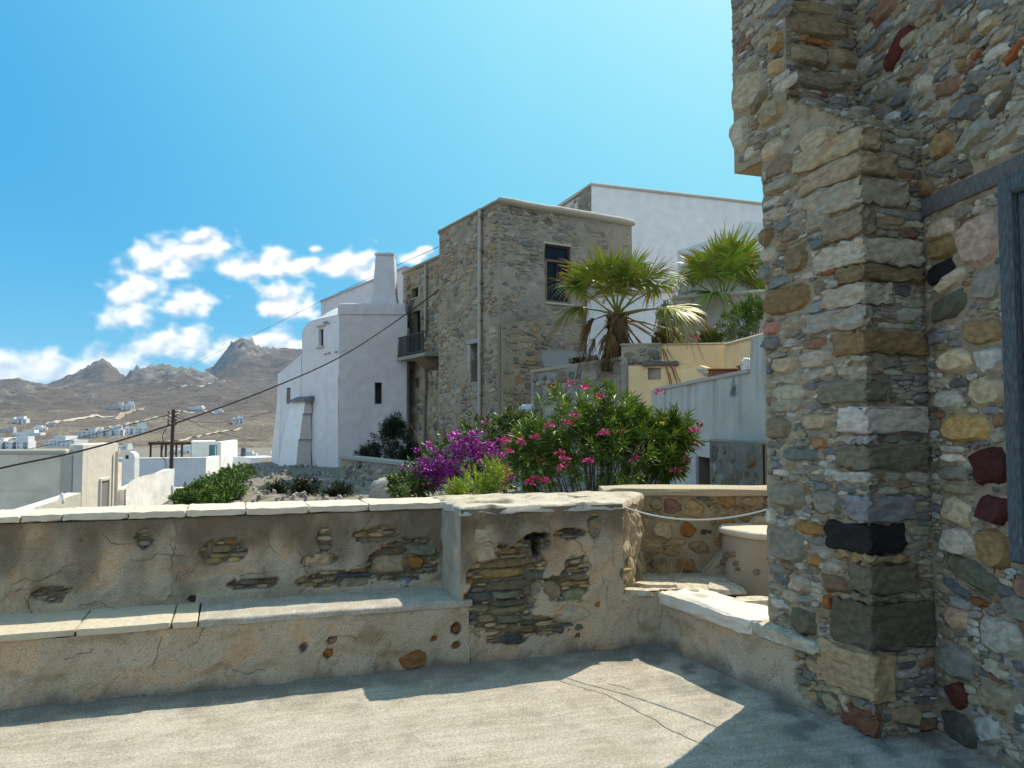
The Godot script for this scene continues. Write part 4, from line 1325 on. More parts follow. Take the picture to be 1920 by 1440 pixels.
func make_church() -> void:
	var o := thing("stone_church", Vector3(4.5, 0, -2.0), "tall rubble stone church corner with a stepped buttress and a grey shuttered window", "church")
	var lf := fr(1.2040, -6.0880, 1.862, -4.2)
	var ff := fr(1.862, -4.2, 2.8060, -4.5290)
	var uf := fr(1.6679, -4.7570, 2.6119, -5.0860)
	var df := fr(2.152, -5.3, 2.452, -2.3)
	var slope := func(u: float) -> float: return 3.22 + (2.0 - u) / 0.59 * 0.38
	# ---- parts: the four faces that show, and the mass behind them
	var b := MB.new()
	church_mortar(b, lf, breaks(lin(1.145, 2.0, 0.022), [1.41]), breaks(lin(-0.1, 3.7, 0.022), [3.29]), null, slope, 2.0)
	church_mortar(b, lf, lin(0.86, 1.41, 0.022), lin(3.29, 5.0, 0.022), func(u: float, v: float): return u > 1.145 and v < 3.69, null, 1.41)
	church_mortar(b, lf, lin(0.86, 1.41, 0.14), lin(5.0, 7.6, 0.2))
	var side := put(b, "side_wall", M.mortar, o)
	b = MB.new()
	church_mortar(b, ff, lin(0.0, 0.45, 0.022), lin(-0.1, 3.23, 0.022), null, null, 0.0)
	var sl := Transform3D(Basis(ff.basis.x, (lf.basis.x * -0.59 + Vector3(0, 0.38, 0)).normalized(), ff.basis.x.cross((lf.basis.x * -0.59 + Vector3(0, 0.38, 0)).normalized())), ff * Vector3(0, 3.22, 0))
	church_mortar(b, sl, lin(0.0, 0.62, 0.022), lin(0.0, 0.72, 0.022))
	var front := put(b, "buttress_front", M.mortar, o)
	b = MB.new()
	church_mortar(b, uf, lin(0.0, 0.62, 0.022), lin(3.4, 5.0, 0.022), null, null, 0.0)
	church_mortar(b, uf, lin(0.0, 0.62, 0.15), lin(5.0, 7.6, 0.2))
	var upper := put(b, "upper_front", M.mortar, o)
	b = MB.new()
	var win := Rect2(1.618, 0.985, 1.05, 1.76)
	church_mortar(b, df, lin(0.25, 2.0, 0.026), lin(-0.1, 4.8, 0.026), func(u: float, v: float): return win.grow(-0.03).has_point(Vector2(u, v)))
	church_mortar(b, df, lin(2.0, 9.5, 0.25), lin(-0.1, 0.95, 0.25))
	church_mortar(b, df, lin(2.55, 9.5, 0.25), lin(0.95, 2.75, 0.25))
	church_mortar(b, df, lin(2.0, 9.5, 0.25), lin(2.75, 4.8, 0.25))
	church_mortar(b, df, lin(0.25, 9.5, 0.25), lin(4.8, 7.6, 0.3))
	var dw := put(b, "door_wall", M.mortar, o)
	# the mass of the building
	b = MB.new()
	var plan := Transform3D(Basis(Vector3.RIGHT, Vector3.FORWARD, Vector3.UP), Vector3.ZERO)
	var at := func(f: Transform3D, u: float, w: float) -> Vector2:
		var p := f * Vector3(u, 0, w)
		return Vector2(p.x, -p.z)
	var back := Vector2(0.95, 0.33)
	b.prism(plan, PackedVector2Array([at.call(df, 9.4, -0.06), Vector2(9.0, -4.0), Vector2(9.0, 7.5), at.call(lf, 1.2, -0.05) + back * 5.0, at.call(lf, 1.15, -0.05), at.call(lf, 1.40, -0.05), at.call(uf, 0.05, -0.05), at.call(uf, 0.6, -0.05), at.call(df, 0.9, -0.06), at.call(df, win.position.x - 0.1, -0.06), at.call(df, win.position.x - 0.1, -0.5), at.call(df, win.end.x + 0.1, -0.5), at.call(df, win.end.x + 0.1, -0.06)]), 7.6, -0.4, C(0.4, 0.34, 0.25))
	b.prism(plan, PackedVector2Array([at.call(lf, 1.2, -0.05), at.call(lf, 1.96, -0.05), at.call(ff, 0.42, -0.04), at.call(uf, 0.65, -0.1)]), 3.2, -0.4, C(0.4, 0.34, 0.25))
	b.prism(plan, PackedVector2Array([at.call(lf, 0.862, -0.002), at.call(lf, 1.2, -0.04), at.call(lf, 1.2, -0.06) + back * 0.8, at.call(lf, 0.862, -0.002) + back * 0.8]), 7.6, 3.292, C(0.46, 0.35, 0.22))
	put(b, "masonry_core", M.mortar, o)
	# ---- quoins of the buttress corner
	var cf := Transform3D(Basis(ff.basis.x, Vector3.UP, lf.basis.x), Vector3(1.862, 0, -4.2))   # x along the front, y up, z along the side
	var lp := Packer.new(0.86, 0.0, 2.0, 4.6, 0.008)
	var fp := Packer.new(0.0, 0.0, 0.44, 3.22, 0.008)
	for k in [
		[0.370, 0.408, 2.470, 2.603, C(0.46, 0.45, 0.43)],
		[0.186, 0.408, 2.378, 2.458, C(0.24, 0.2, 0.13)],
		[0.303, 0.186, 2.253, 2.361, C(0.45, 0.44, 0.43)],
		[0.453, 0.039, 2.129, 2.242, C(0.36, 0.36, 0.37)],
		[0.222, 0.408, 1.982, 2.111, C(0.26, 0.19, 0.11)],
		[0.128, 0.030, 1.948, 1.970, C(0.46, 0.44, 0.42)],
		[0.349, 0.134, 1.734, 1.858, C(0.2, 0.2, 0.175)],
		[0.211, 0.408, 1.566, 1.706, C(0.56, 0.57, 0.6)],
		[0.133, 0.047, 1.516, 1.550, C(0.34, 0.36, 0.4)],
		[0.217, 0.408, 1.372, 1.500, C(0.2, 0.2, 0.175)],
		[0.304, 0.041, 1.297, 1.358, C(0.46, 0.46, 0.48)],
		[0.145, 0.301, 1.100, 1.233, C(0.24, 0.27, 0.34)],
		[0.314, 0.223, 0.935, 1.084, C(0.022, 0.022, 0.025)],
		[0.242, 0.241, 0.892, 0.930, C(0.34, 0.27, 0.17)],
		[0.141, 0.303, 0.733, 0.876, C(0.17, 0.165, 0.135)],
		[0.287, 0.408, 0.438, 0.674, C(0.125, 0.12, 0.1)],
		[0.407, 0.135, 0.179, 0.413, C(0.42, 0.34, 0.24)],
		[0.208, 0.030, 0.018, 0.122, C(0.2, 0.1, 0.07)],
		[0.291, 0.083, 2.630, 2.767, C(0.27, 0.25, 0.21)],
		[0.432, 0.308, 2.785, 2.934, C(0.36, 0.35, 0.32)],
		[0.483, 0.239, 2.950, 3.064, C(0.37, 0.33, 0.26)],
		[0.525, 0.133, 3.086, 3.206, C(0.4, 0.36, 0.29)],
		[0.128, 0.198, 0.684, 0.722, C(0.2, 0.19, 0.16)],
	]:
		b = MB.new()
		block(b, cf, Vector3(-0.022, k[2], -k[0]), Vector3(k[1], k[3], 0.022), jit(k[4] * C(1.22, 1.06, 0.84), 0.05), minf(0.018, (k[3] - k[2]) * 0.25), 0.024, 9)
		put(b, "quoin", M.stone, front)
		lp.rect(2.0 - k[0], k[2] - 0.006, 2.0, k[3] + 0.006)
		fp.rect(0.0, k[2] - 0.006, k[1] + 0.01, k[3] + 0.006)
	lp.rect(0.8, -1.0, 1.15, 3.33)
	# ---- stones one can tell in the side
	var rows := []
	for k in [
		[Rect2(1.100, 2.717, 0.170, 0.138), C(0.25, 0.21, 0.14), 0],
		[Rect2(1.367, 2.502, 0.213, 0.190), C(0.27, 0.215, 0.13), 0],
		[Rect2(1.119, 2.625, 0.168, 0.097), C(0.45, 0.43, 0.4), 0],
		[Rect2(1.105, 2.514, 0.122, 0.108), C(0.22, 0.23, 0.25), 0],
		[Rect2(1.117, 2.274, 0.487, 0.177), C(0.27, 0.19, 0.1), 0],
		[Rect2(1.112, 2.169, 0.198, 0.086), C(0.34, 0.18, 0.15), 0],
		[Rect2(1.115, 2.071, 0.213, 0.089), C(0.19, 0.2, 0.21), 0],
		[Rect2(1.217, 1.922, 0.243, 0.103), C(0.48, 0.44, 0.36), 0],
		[Rect2(1.159, 1.522, 0.242, 0.143), C(0.25, 0.22, 0.17), 0],
		[Rect2(1.487, 1.582, 0.235, 0.091), C(0.5, 0.44, 0.35), 0],
		[Rect2(1.279, 1.394, 0.374, 0.087), C(0.15, 0.2, 0.21), 0],
		[Rect2(1.209, 1.300, 0.151, 0.042), C(0.52, 0.53, 0.56), 0],
		[Rect2(1.164, 1.105, 0.335, 0.166), C(0.24, 0.23, 0.2), 0],
		[Rect2(1.561, 1.115, 0.235, 0.122), C(0.3, 0.31, 0.3), 0],
		[Rect2(1.144, 0.993, 0.088, 0.105), C(0.55, 0.53, 0.5), 0],
		[Rect2(1.408, 0.978, 0.236, 0.076), C(0.42, 0.25, 0.1), 0],
		[Rect2(1.156, 0.803, 0.325, 0.191), C(0.26, 0.25, 0.22), 0],
		[Rect2(1.519, 0.808, 0.098, 0.057), C(0.38, 0.2, 0.06), 0],
		[Rect2(1.335, 0.391, 0.259, 0.166), C(0.14, 0.135, 0.11), 0],
		[Rect2(1.562, 1.473, 0.132, 0.066), C(0.33, 0.2, 0.12), 0],
		[Rect2(1.645, 0.588, 0.064, 0.079), C(0.33, 0.13, 0.06), 0],
		[Rect2(1.684, 2.447, 0.122, 0.060), C(0.3, 0.17, 0.12), 0],
		[Rect2(1.554, 2.720, 0.219, 0.113), C(0.33, 0.34, 0.33), 0],
		[Rect2(1.484, 1.935, 0.266, 0.107), C(0.38, 0.37, 0.35), 0],
		[Rect2(1.773, 1.992, 0.141, 0.131), C(0.28, 0.19, 0.11), 0],
		[Rect2(1.311, 2.714, 0.194, 0.071), C(0.25, 0.22, 0.19), 0],
		[Rect2(1.603, 2.858, 0.174, 0.107), C(0.3, 0.31, 0.31), 0],
		[Rect2(1.332, 0.635, 0.207, 0.093), C(0.46, 0.42, 0.38), 0],
		[Rect2(1.203, 0.334, 0.130, 0.048), C(0.44, 0.44, 0.42), 0],
		[Rect2(0.866, 3.645, 0.313, 0.282), C(0.4, 0.35, 0.27), 0],
		[Rect2(1.121, 3.475, 0.270, 0.182), C(0.44, 0.37, 0.26), 0],
		[Rect2(0.853, 3.398, 0.164, 0.267), C(0.44, 0.41, 0.36), 0],
		[Rect2(0.943, 4.190, 0.149, 0.107), C(0.45, 0.43, 0.38), 0],
		[Rect2(1.001, 3.921, 0.118, 0.088), C(0.42, 0.41, 0.38), 0],
		[Rect2(1.023, 3.630, 0.208, 0.093), C(0.17, 0.15, 0.12), 0.6],
		[Rect2(1.236, 3.776, 0.163, 0.100), C(0.38, 0.31, 0.2), 0],
		[Rect2(1.142, 3.258, 0.233, 0.134), C(0.46, 0.41, 0.33), 0],
		[Rect2(1.521, 3.178, 0.265, 0.139), C(0.41, 0.38, 0.31), 0],
		[Rect2(1.163, 3.032, 0.351, 0.098), C(0.4, 0.36, 0.29), 0],
		[Rect2(1.240, 3.912, 0.153, 0.134), C(0.41, 0.31, 0.18), 0],
	]:
		rows.append(seat(lp, k[0], k[2], k[1] * C(1.2, 1.06, 0.86)))
	rows.append_array(pack(lp, [[600, 0.08, 0.16, 0.2, 0.48], [1500, 0.04, 0.09, 0.18, 0.5], [4000, 0.018, 0.06, 0.16, 0.5], [2500, 0.012, 0.03, 0.3, 0.7], [2600, 0.007, 0.014, 0.3, 0.8]], 0.005, 0.02, 0.09, func(q): return (q.y < 3.25 and q.x > 1.17 or q.y > 3.34 and q.x < 1.40) and (q.x < 1.41 or q.y < slope.call(q.x) - 0.03), 2.0))
	widen(lp, rows)
	lay(rows, lf, side, M.stone, RUBBLE, 0.028, 300)
	rows = pack(fp, [[500, 0.05, 0.11, 0.18, 0.45], [1500, 0.02, 0.05, 0.18, 0.5], [1500, 0.008, 0.018, 0.35, 0.8]], 0.004, 0.0, 0.1, null, 2.0)
	lay(rows, ff, front, M.stone, RUBBLE, 0.028, 150)
	rows = pack(Packer.new(0.0, 0.02, 0.6, 0.7, 0.01), [[120, 0.06, 0.1, 0.35, 0.6], [400, 0.025, 0.06, 0.3, 0.6], [300, 0.012, 0.025, 0.5, 0.8]], 0.006, 0.0, 0.2)
	lay(rows, sl, front, M.stone, RUBBLE, 0.04, 80)
	var up := Packer.new(0.0, 3.6, 0.6, 4.6, 0.008)
	rows = []
	for k in [
		[Rect2(0.013, 4.006, 0.505, 0.136), C(0.38, 0.34, 0.26), 0],
		[Rect2(0.025, 3.814, 0.321, 0.139), C(0.36, 0.33, 0.27), 0],
		[Rect2(0.354, 3.847, 0.225, 0.131), C(0.33, 0.29, 0.22), 0],
		[Rect2(0.037, 3.669, 0.471, 0.122), C(0.34, 0.32, 0.28), 0],
		[Rect2(0.390, 3.970, 0.146, 0.076), C(0.26, 0.26, 0.25), 0],
		[Rect2(0.106, 3.966, 0.243, 0.034), C(0.35, 0.18, 0.08), 0],
		[Rect2(0.031, 4.160, 0.364, 0.065), C(0.42, 0.35, 0.25), 0],
	]:
		rows.append(seat(up, k[0], k[2], k[1] * C(1.2, 1.06, 0.86)))
	rows.append_array(pack(up, [[200, 0.06, 0.13, 0.2, 0.45], [900, 0.02, 0.06, 0.18, 0.5], [900, 0.009, 0.02, 0.35, 0.8]], 0.005, 0.0, 0.08, null, 2.0))
	widen(up, rows)
	lay(rows, uf, upper, M.stone, RUBBLE, 0.03, 80)
	# ---- the wall with the window
	var dp := Packer.new(0.3, 0.0, 1.95, 4.5, 0.009)
	dp.rect(win.position.x - 0.01, win.position.y - 0.02, 9.0, win.end.y + 0.02)
	dp.rect(0.942, 2.736 - 0.01, 9.0, 2.848 + 0.01)
	dp.rect(0.0, 0.0, 0.970 + 0.012, 3.3)
	rows = []
	for k in [
		[Rect2(1.260, 2.386, 0.295, 0.257), C(0.5, 0.38, 0.34), 0],
		[Rect2(0.999, 2.600, 0.243, 0.093), C(0.56, 0.53, 0.47), 0],
		[Rect2(1.017, 2.478, 0.229, 0.115), C(0.27, 0.22, 0.12), 0],
		[Rect2(0.993, 2.359, 0.247, 0.107), C(0.022, 0.022, 0.024), 0.12],
		[Rect2(1.032, 2.310, 0.299, 0.078), C(0.5, 0.48, 0.45), 0.35],
		[Rect2(1.359, 2.203, 0.215, 0.170), C(0.38, 0.37, 0.34), 0],
		[Rect2(1.012, 2.142, 0.318, 0.155), C(0.12, 0.135, 0.11), 0.2],
		[Rect2(1.268, 2.000, 0.303, 0.133), C(0.33, 0.26, 0.16), 0],
		[Rect2(1.063, 1.874, 0.278, 0.129), C(0.53, 0.48, 0.38), 0],
		[Rect2(1.365, 1.851, 0.210, 0.133), C(0.55, 0.56, 0.58), 0],
		[Rect2(1.155, 1.799, 0.142, 0.046), C(0.14, 0.14, 0.15), 0],
		[Rect2(1.295, 1.703, 0.274, 0.134), C(0.44, 0.38, 0.29), 0],
		[Rect2(1.027, 1.683, 0.225, 0.111), C(0.46, 0.46, 0.45), 0],
		[Rect2(1.074, 1.525, 0.389, 0.137), C(0.44, 0.31, 0.14), 0],
		[Rect2(1.317, 1.314, 0.263, 0.189), C(0.075, 0.022, 0.022), 0],
		[Rect2(1.060, 1.468, 0.205, 0.036), C(0.5, 0.5, 0.5), 0],
		[Rect2(1.058, 1.418, 0.197, 0.039), C(0.58, 0.58, 0.6), 0],
		[Rect2(1.045, 1.323, 0.231, 0.080), C(0.21, 0.225, 0.21), 0],
		[Rect2(1.060, 1.257, 0.269, 0.054), C(0.28, 0.3, 0.25), 0],
		[Rect2(1.063, 1.096, 0.236, 0.144), C(0.47, 0.42, 0.32), 0],
		[Rect2(1.347, 1.130, 0.224, 0.160), C(0.075, 0.024, 0.028), 0],
		[Rect2(1.047, 0.938, 0.277, 0.141), C(0.47, 0.47, 0.46), 0],
		[Rect2(1.338, 0.929, 0.224, 0.188), C(0.36, 0.26, 0.14), 0],
		[Rect2(1.067, 0.809, 0.395, 0.133), C(0.13, 0.145, 0.12), -0.25],
		[Rect2(1.045, 0.751, 0.237, 0.049), C(0.16, 0.2, 0.25), -0.3],
		[Rect2(1.271, 0.723, 0.125, 0.042), C(0.27, 0.11, 0.05), 0],
		[Rect2(1.056, 0.564, 0.187, 0.109), C(0.46, 0.35, 0.28), 0],
		[Rect2(1.300, 0.766, 0.134, 0.026), C(0.24, 0.22, 0.18), -0.3],
		[Rect2(1.330, 0.526, 0.289, 0.170), C(0.5, 0.51, 0.5), 0],
		[Rect2(1.032, 0.312, 0.253, 0.181), C(0.32, 0.33, 0.33), 0],
		[Rect2(1.081, 0.163, 0.144, 0.130), C(0.11, 0.045, 0.03), 0],
		[Rect2(1.029, -0.019, 0.260, 0.161), C(0.09, 0.1, 0.1), 0],
		[Rect2(1.336, 0.240, 0.219, 0.151), C(0.34, 0.31, 0.25), 0],
		[Rect2(0.618, 3.721, 0.314, 0.115), C(0.13, 0.035, 0.025), 0.5],
		[Rect2(0.539, 3.529, 0.221, 0.127), C(0.36, 0.34, 0.3), 0],
		[Rect2(1.066, 3.020, 0.175, 0.141), C(0.4, 0.28, 0.15), 0],
		[Rect2(1.277, 2.850, 0.108, 0.094), C(0.16, 0.15, 0.135), 0],
		[Rect2(0.913, 2.847, 0.151, 0.108), C(0.3, 0.19, 0.11), 0],
		[Rect2(1.267, 3.555, 0.122, 0.082), C(0.31, 0.25, 0.16), 0],
		[Rect2(1.280, 3.405, 0.081, 0.068), C(0.33, 0.23, 0.13), 0],
		[Rect2(1.506, 3.100, 0.176, 0.068), C(0.13, 0.12, 0.1), 0.55],
		[Rect2(1.141, 3.748, 0.057, 0.043), C(0.12, 0.115, 0.11), 0],
		[Rect2(1.403, 3.413, 0.076, 0.045), C(0.3, 0.12, 0.07), 0],
		[Rect2(0.825, 3.733, 0.149, 0.091), C(0.38, 0.34, 0.27), 0],
		[Rect2(0.636, 3.152, 0.160, 0.093), C(0.4, 0.38, 0.34), 0],
		[Rect2(1.536, 2.939, 0.199, 0.067), C(0.27, 0.28, 0.27), 0.4],
		[Rect2(0.959, 3.328, 0.140, 0.073), C(0.33, 0.32, 0.28), 0],
		[Rect2(1.468, 3.508, 0.128, 0.078), C(0.4, 0.35, 0.26), 0],
		[Rect2(1.624, 3.302, 0.127, 0.050), C(0.33, 0.12, 0.05), 0.5],
	]:
		rows.append(seat(dp, k[0], k[2], k[1] * C(1.2, 1.06, 0.86)))
	rows.append_array(pack(dp, [[700, 0.08, 0.15, 0.25, 0.6], [1800, 0.045, 0.09, 0.2, 0.5], [4500, 0.02, 0.06, 0.18, 0.55], [3000, 0.012, 0.03, 0.3, 0.7], [4500, 0.009, 0.018, 0.35, 0.8]], 0.006, 0.0, 0.2, null, 2.0))
	widen(dp, rows)
	lay(rows, df, dw, M.stone, RUBBLE, 0.028, 300)
	# ---- timber lintel and grey shuttered window
	b = MB.new()
	block(b, df, Vector3(0.932, 2.742, -0.2), Vector3(3.2, 2.842, 0.012), C(0.22, 0.21, 0.205), 0.012, 0.010, 8)
	put(b, "lintel_beam", M.wood, o)
	b = MB.new()
	frame_bars(b, df, win, 0.085, 0.055, 0.12, C(0.16, 0.185, 0.205))
	var wf := put(b, "window_frame", M.wood, o)
	for k in 8:
		b = MB.new()
		var x := win.position.x + 0.09 + k * 0.1085
		b.box(df, Vector3(x + 0.002, win.position.y + 0.085, -0.03), Vector3(x + 0.1065, win.end.y - 0.085, 0.018), jit(C(0.125, 0.15, 0.17), 0.06), 0.006)
		put(b, "plank", M.wood, wf)


# ---------------------------------------------------------------- far stone houses
func rubble_face(o: Node3D, called: String, f: Transform3D, us: PackedFloat32Array, vs: PackedFloat32Array, cols: Array, stones: Array, openings: Array, pk: Packer, classes: Array, most: int, top = null, proud := 0.05, jitter := 0.2) -> MeshInstance3D:
	var b := MB.new()
	surface(b, f, us, vs, func(u: float, v: float):
		var p := f * Vector3(u, v, 0)
		var t := nb.get_noise_3d(p.x * 1.5, p.y * 1.5, p.z * 1.5)
		var c: Color = cols[0].lerp(cols[1], clampf(t * 1.5 + 0.5, 0, 1))
		c = c.lerp(cols[0] * 0.6, smoothstep(0.12, 0.5, nc.get_noise_3d(p.x * 3.5, p.y * 5.0, p.z * 3.5)) * 0.6)
		c = c.lerp(cols[1] * 1.2, smoothstep(0.25, 0.5, na.get_noise_3d(p.x * 9.0, p.y * 12.0, p.z * 9.0)) * 0.5)
		return [(nc.get_noise_3d(p.x * 2.0, p.y * 2.0, p.z * 2.0) * 0.07 + na.get_noise_3d(p.x * 9.0, p.y * 9.0, p.z * 9.0) * 0.025) * smoothstep(0.0, 0.2, minf(u - us[0], us[us.size() - 1] - u)), c, v if top == null else minf(v, top.call(u))], func(u: float, v: float): return in_rects(openings, u, v))
	for r in openings:
		reveal(b, f, r, 0.42, cols[0] * 0.85)
	var w := put(b, called, M.far_mortar, o)
	for r in openings:
		pk.rect(r.position.x - 0.03, r.position.y - 0.03, r.end.x + 0.03, r.end.y + 0.03)
	var rows := pack(pk, classes, 0.02, 0.0, 0.09, (func(q): return q.y < top.call(q.x) - 0.15) if top != null else null, 1.5)
	lay(rows, f, w, M.far_stone, stones, proud, most, 8, "stone", jitter)
	return w


func rounded_coping(b: MB, p: Vector3, q: Vector3, r: float, col: Color, sag := 0.03) -> void:
	var pts := []
	for k in 13:
		var t := k / 12.0
		var e := p.lerp(q, t)
		pts.append(e + Vector3(0, nb.get_noise_2d(e.x * 3.0, e.z * 3.0) * sag, 0))
	b.tube(pts, [r * 0.85, r, r, r, r, r, r, r, r, r, r, r, r * 0.85], 10, col, null, 0.62)


func downpipe(o: Node3D, f: Transform3D, line: Array, r: float, col: Color, clips: Array) -> void:
	var b := MB.new()
	var pts := []
	for q in line:
		pts.append(f * Vector3(q.x, q.y, 0.11 if q.y > -90 else 0.0))
	b.tube(pts, [r], 8, col)
	var d := put(b, "downpipe", M.smooth, o)
	for c in clips:
		b = MB.new()
		b.box(f, Vector3(c.x - r * 1.9, c.y - 0.03, 0.0), Vector3(c.x + r * 1.9, c.y + 0.03, 0.13 + r * 0.4), C(0.2, 0.19, 0.17), 0.01)
		put(b, "clip", M.smooth, d)


func make_tower() -> void:
	var c := Vector3(-0.416, 1.600, -25.000)
	var l := Vector3(-2.655, 5.470, -28.900)
	var r := Vector3(4.190, 5.302, -27.650)
	var o := thing("stone_tower_house", Vector3(c.x + 0.5, -0.4, c.z - 3.0), "square grey stone tower house with rounded lime roof edge and a tall brown window", "house")
	var lf := fr(l.x, l.z, c.x, c.z)
	var rf := fr(c.x, c.z, r.x, r.z)
	var lw := Vector2(c.x - l.x, c.z - l.z).length()
	var rw := Vector2(c.x - r.x, c.z - r.z).length()
	var top := 8.754
	var ltop := func(u: float) -> float: return top - 0.12 * exp(-u * 2.2)
	var lwin := Rect2(2.604, 3.092, 3.298 - 2.604, 4.342 - 3.092)
	var rwin := Rect2(1.727, 5.660, 2.712 - 1.727, 7.570 - 5.660)
	var pl := Packer.new(0.02, -0.6, lw - 0.02, top - 0.1, 0.025)
	var left_wall := rubble_face(o, "side_wall", lf, breaks(lin(0.0, lw, 0.085), [lwin.position.x, lwin.end.x]), breaks(lin(-1.2, top, 0.09), [lwin.position.y, lwin.end.y]), [C(0.389, 0.313, 0.223), C(0.472, 0.382, 0.276)],
		[C(0.410, 0.333, 0.243), C(0.337, 0.278, 0.212), C(0.483, 0.402, 0.301), C(0.242, 0.214, 0.187), C(0.420, 0.298, 0.178), C(0.494, 0.407, 0.307), C(0.451, 0.358, 0.247)], [lwin.grow(0.0)], pl, [[400, 0.11, 0.22, 0.3, 0.6], [2800, 0.06, 0.13, 0.3, 0.65], [4500, 0.035, 0.06, 0.4, 0.8]], 300, null, 0.035, 0.16)
	var pr := Packer.new(0.05, -0.6, rw - 0.1, top - 0.1, 0.025)
	var edge := func(v: float) -> float: return 1.394 + nb.get_noise_1d(v * 30.0) * 0.5 - maxf(0.0, v - 4.342) * 0.6
	var rtop := func(u: float) -> float: return top - 0.13 * exp(-(rw - u) * 2.0)
	pr.rect(0.0, -2.0, 1.516, 5.102)
	var right_wall := rubble_face(o, "front_wall", rf, breaks(lin(0.0, rw, 0.085), [rwin.position.x, rwin.end.x]), breaks(lin(-1.2, top, 0.09), [rwin.position.y, rwin.end.y]), [C(0.362, 0.307, 0.243), C(0.431, 0.367, 0.292)],
		[C(0.389, 0.328, 0.262), C(0.315, 0.273, 0.227), C(0.451, 0.382, 0.307), C(0.252, 0.229, 0.202), C(0.420, 0.328, 0.227)], [rwin], pr, [[250, 0.12, 0.22, 0.22, 0.5], [2300, 0.06, 0.13, 0.28, 0.6], [3000, 0.035, 0.06, 0.4, 0.7]], 290, null, 0.022, 0.12)
	# hidden sides and roof
	var b := MB.new()
	var plan := Transform3D(Basis(Vector3.RIGHT, Vector3.FORWARD, Vector3.UP), Vector3.ZERO)
	var e := l + (r - c)
	var inset := func(p: Vector3) -> Vector2:
		var m := (l + r) * 0.5
		var q := p.lerp(m, 0.035)
		return Vector2(q.x, -q.z)
	b.prism(plan, PackedVector2Array([inset.call(c), inset.call(r), inset.call(e), inset.call(l)]), top + 0.02, top - 0.3, C(0.50, 0.46, 0.38))
	var bl := fr(e.x, e.z, l.x, l.z)
	b.quad(bl * Vector3(0, -1.2, 0), bl * Vector3(rw, -1.2, 0), bl * Vector3(rw, top - 0.1, 0), bl * Vector3(0, top - 0.1, 0), C(0.33, 0.3, 0.24))
	var br := fr(r.x, r.z, e.x, e.z)
	b.quad(br * Vector3(0, -1.2, 0), br * Vector3(lw, -1.2, 0), br * Vector3(lw, top - 0.1, 0), br * Vector3(0, top - 0.1, 0), C(0.33, 0.3, 0.24))
	put(b, "rear_walls", M.far_mortar, o)
	b = MB.new()
	rounded_coping(b, Vector3(l.x, top - 0.03, l.z), Vector3(c.x, top + 0.0, c.z), 0.09, C(0.46, 0.42, 0.34))
	rounded_coping(b, Vector3(c.x, top, c.z), Vector3(r.x, top - 0.03, r.z), 0.2, C(0.56, 0.51, 0.42))
	rounded_coping(b, Vector3(l.x, top - 0.03, l.z), Vector3(e.x, top, e.z), 0.2, C(0.50, 0.46, 0.38))
	rounded_coping(b, Vector3(r.x, top - 0.03, r.z), Vector3(e.x, top, e.z), 0.2, C(0.50, 0.46, 0.38))
	put(b, "roof_edge", M.plaster, o)
	# thicker ragged lower courses beside the corner
	var bf := offs(rf, 0, 0, 0.22)
	var bw := 1.435
	var bt := 5.068
	var pb := Packer.new(0.02, -0.6, bw - 0.02, bt - 0.05, 0.025)
	var btop := func(u: float) -> float: return bt - 0.25 + 0.25 * u / bw + 0.08 * nb.get_noise_1d(u * 60.0)
	var bu := rubble_face(o, "lower_buttress", bf, lin(-0.05, bw, 0.085), lin(-1.2, bt, 0.085), [C(0.344, 0.279, 0.185), C(0.412, 0.339, 0.233)], [C(0.364, 0.297, 0.203), C(0.297, 0.247, 0.176), C(0.422, 0.352, 0.246), C(0.211, 0.187, 0.155), C(0.344, 0.247, 0.142)], [], pb, [[200, 0.12, 0.22, 0.35, 0.7], [1200, 0.06, 0.13, 0.35, 0.75], [1500, 0.035, 0.06, 0.4, 0.8]], 180, btop, 0.035, 0.14)
	b = MB.new()
	b.prism(rf, PackedVector2Array([Vector2(-0.05, -1.2), Vector2(bw, -1.2), Vector2(bw, bt - 0.05), Vector2(-0.05, bt - 0.3)]), 0.17, 0.0, C(0.316, 0.256, 0.172))
	put(b, "buttress_core", M.far_mortar, o)
	for k in 9:   # ragged toothing at its edge
		b = MB.new()
		block(b, rf, Vector3(bw - 0.15, 0.3 + k * 0.31, 0.0), Vector3(bw + rng.randf_range(0.04, 0.2), 0.58 + k * 0.31, 0.24), jit(C(0.42, 0.345, 0.235), 0.15), 0.04, 0.03, 3)
		put(b, "stone", M.far_stone, bu)
	# old rendered ledge at the foot of the front
	b = MB.new()
	b.prism(Transform3D(Basis(rf.basis.z * -1.0, Vector3.UP, rf.basis.x), rf * Vector3(bw, 0, 0)), PackedVector2Array([Vector2(-0.45, -1.2), Vector2(0.05, -1.2), Vector2(0.05, 4.197), Vector2(-0.02, 4.056), Vector2(-0.42, 3.527)]), rw - bw, 0.0, C(0.33, 0.32, 0.29))
	put(b, "ledge", M.far_mortar, o)
	# tall window of the front
	b = MB.new()
	var g := rf
	var tr_v := 7.059
	frame_bars(b, g, rwin, 0.07, -0.06, 0.1, C(0.075, 0.045, 0.042), [], [])
	b.box(g, Vector3(rwin.position.x + 0.07, tr_v - 0.04, -0.16), Vector3(rwin.end.x - 0.07, tr_v + 0.06, -0.062), C(0.075, 0.045, 0.042), 0.01)
	var wn := put(b, "window", M.wood, o)
	pane(g, Rect2(rwin.position.x + 0.06, rwin.position.y + 0.06, rwin.size.x - 0.12, rwin.size.y - 0.12), -0.12, wn)
	b = MB.new()
	frame_bars(b, g, Rect2(rwin.position.x - 0.0, rwin.position.y, rwin.size.x - 0.05, tr_v - rwin.position.y), 0.055, 0.03, 0.08, C(0.36, 0.24, 0.15))
	put(b, "outer_frame", M.wood, wn)
	b = MB.new()
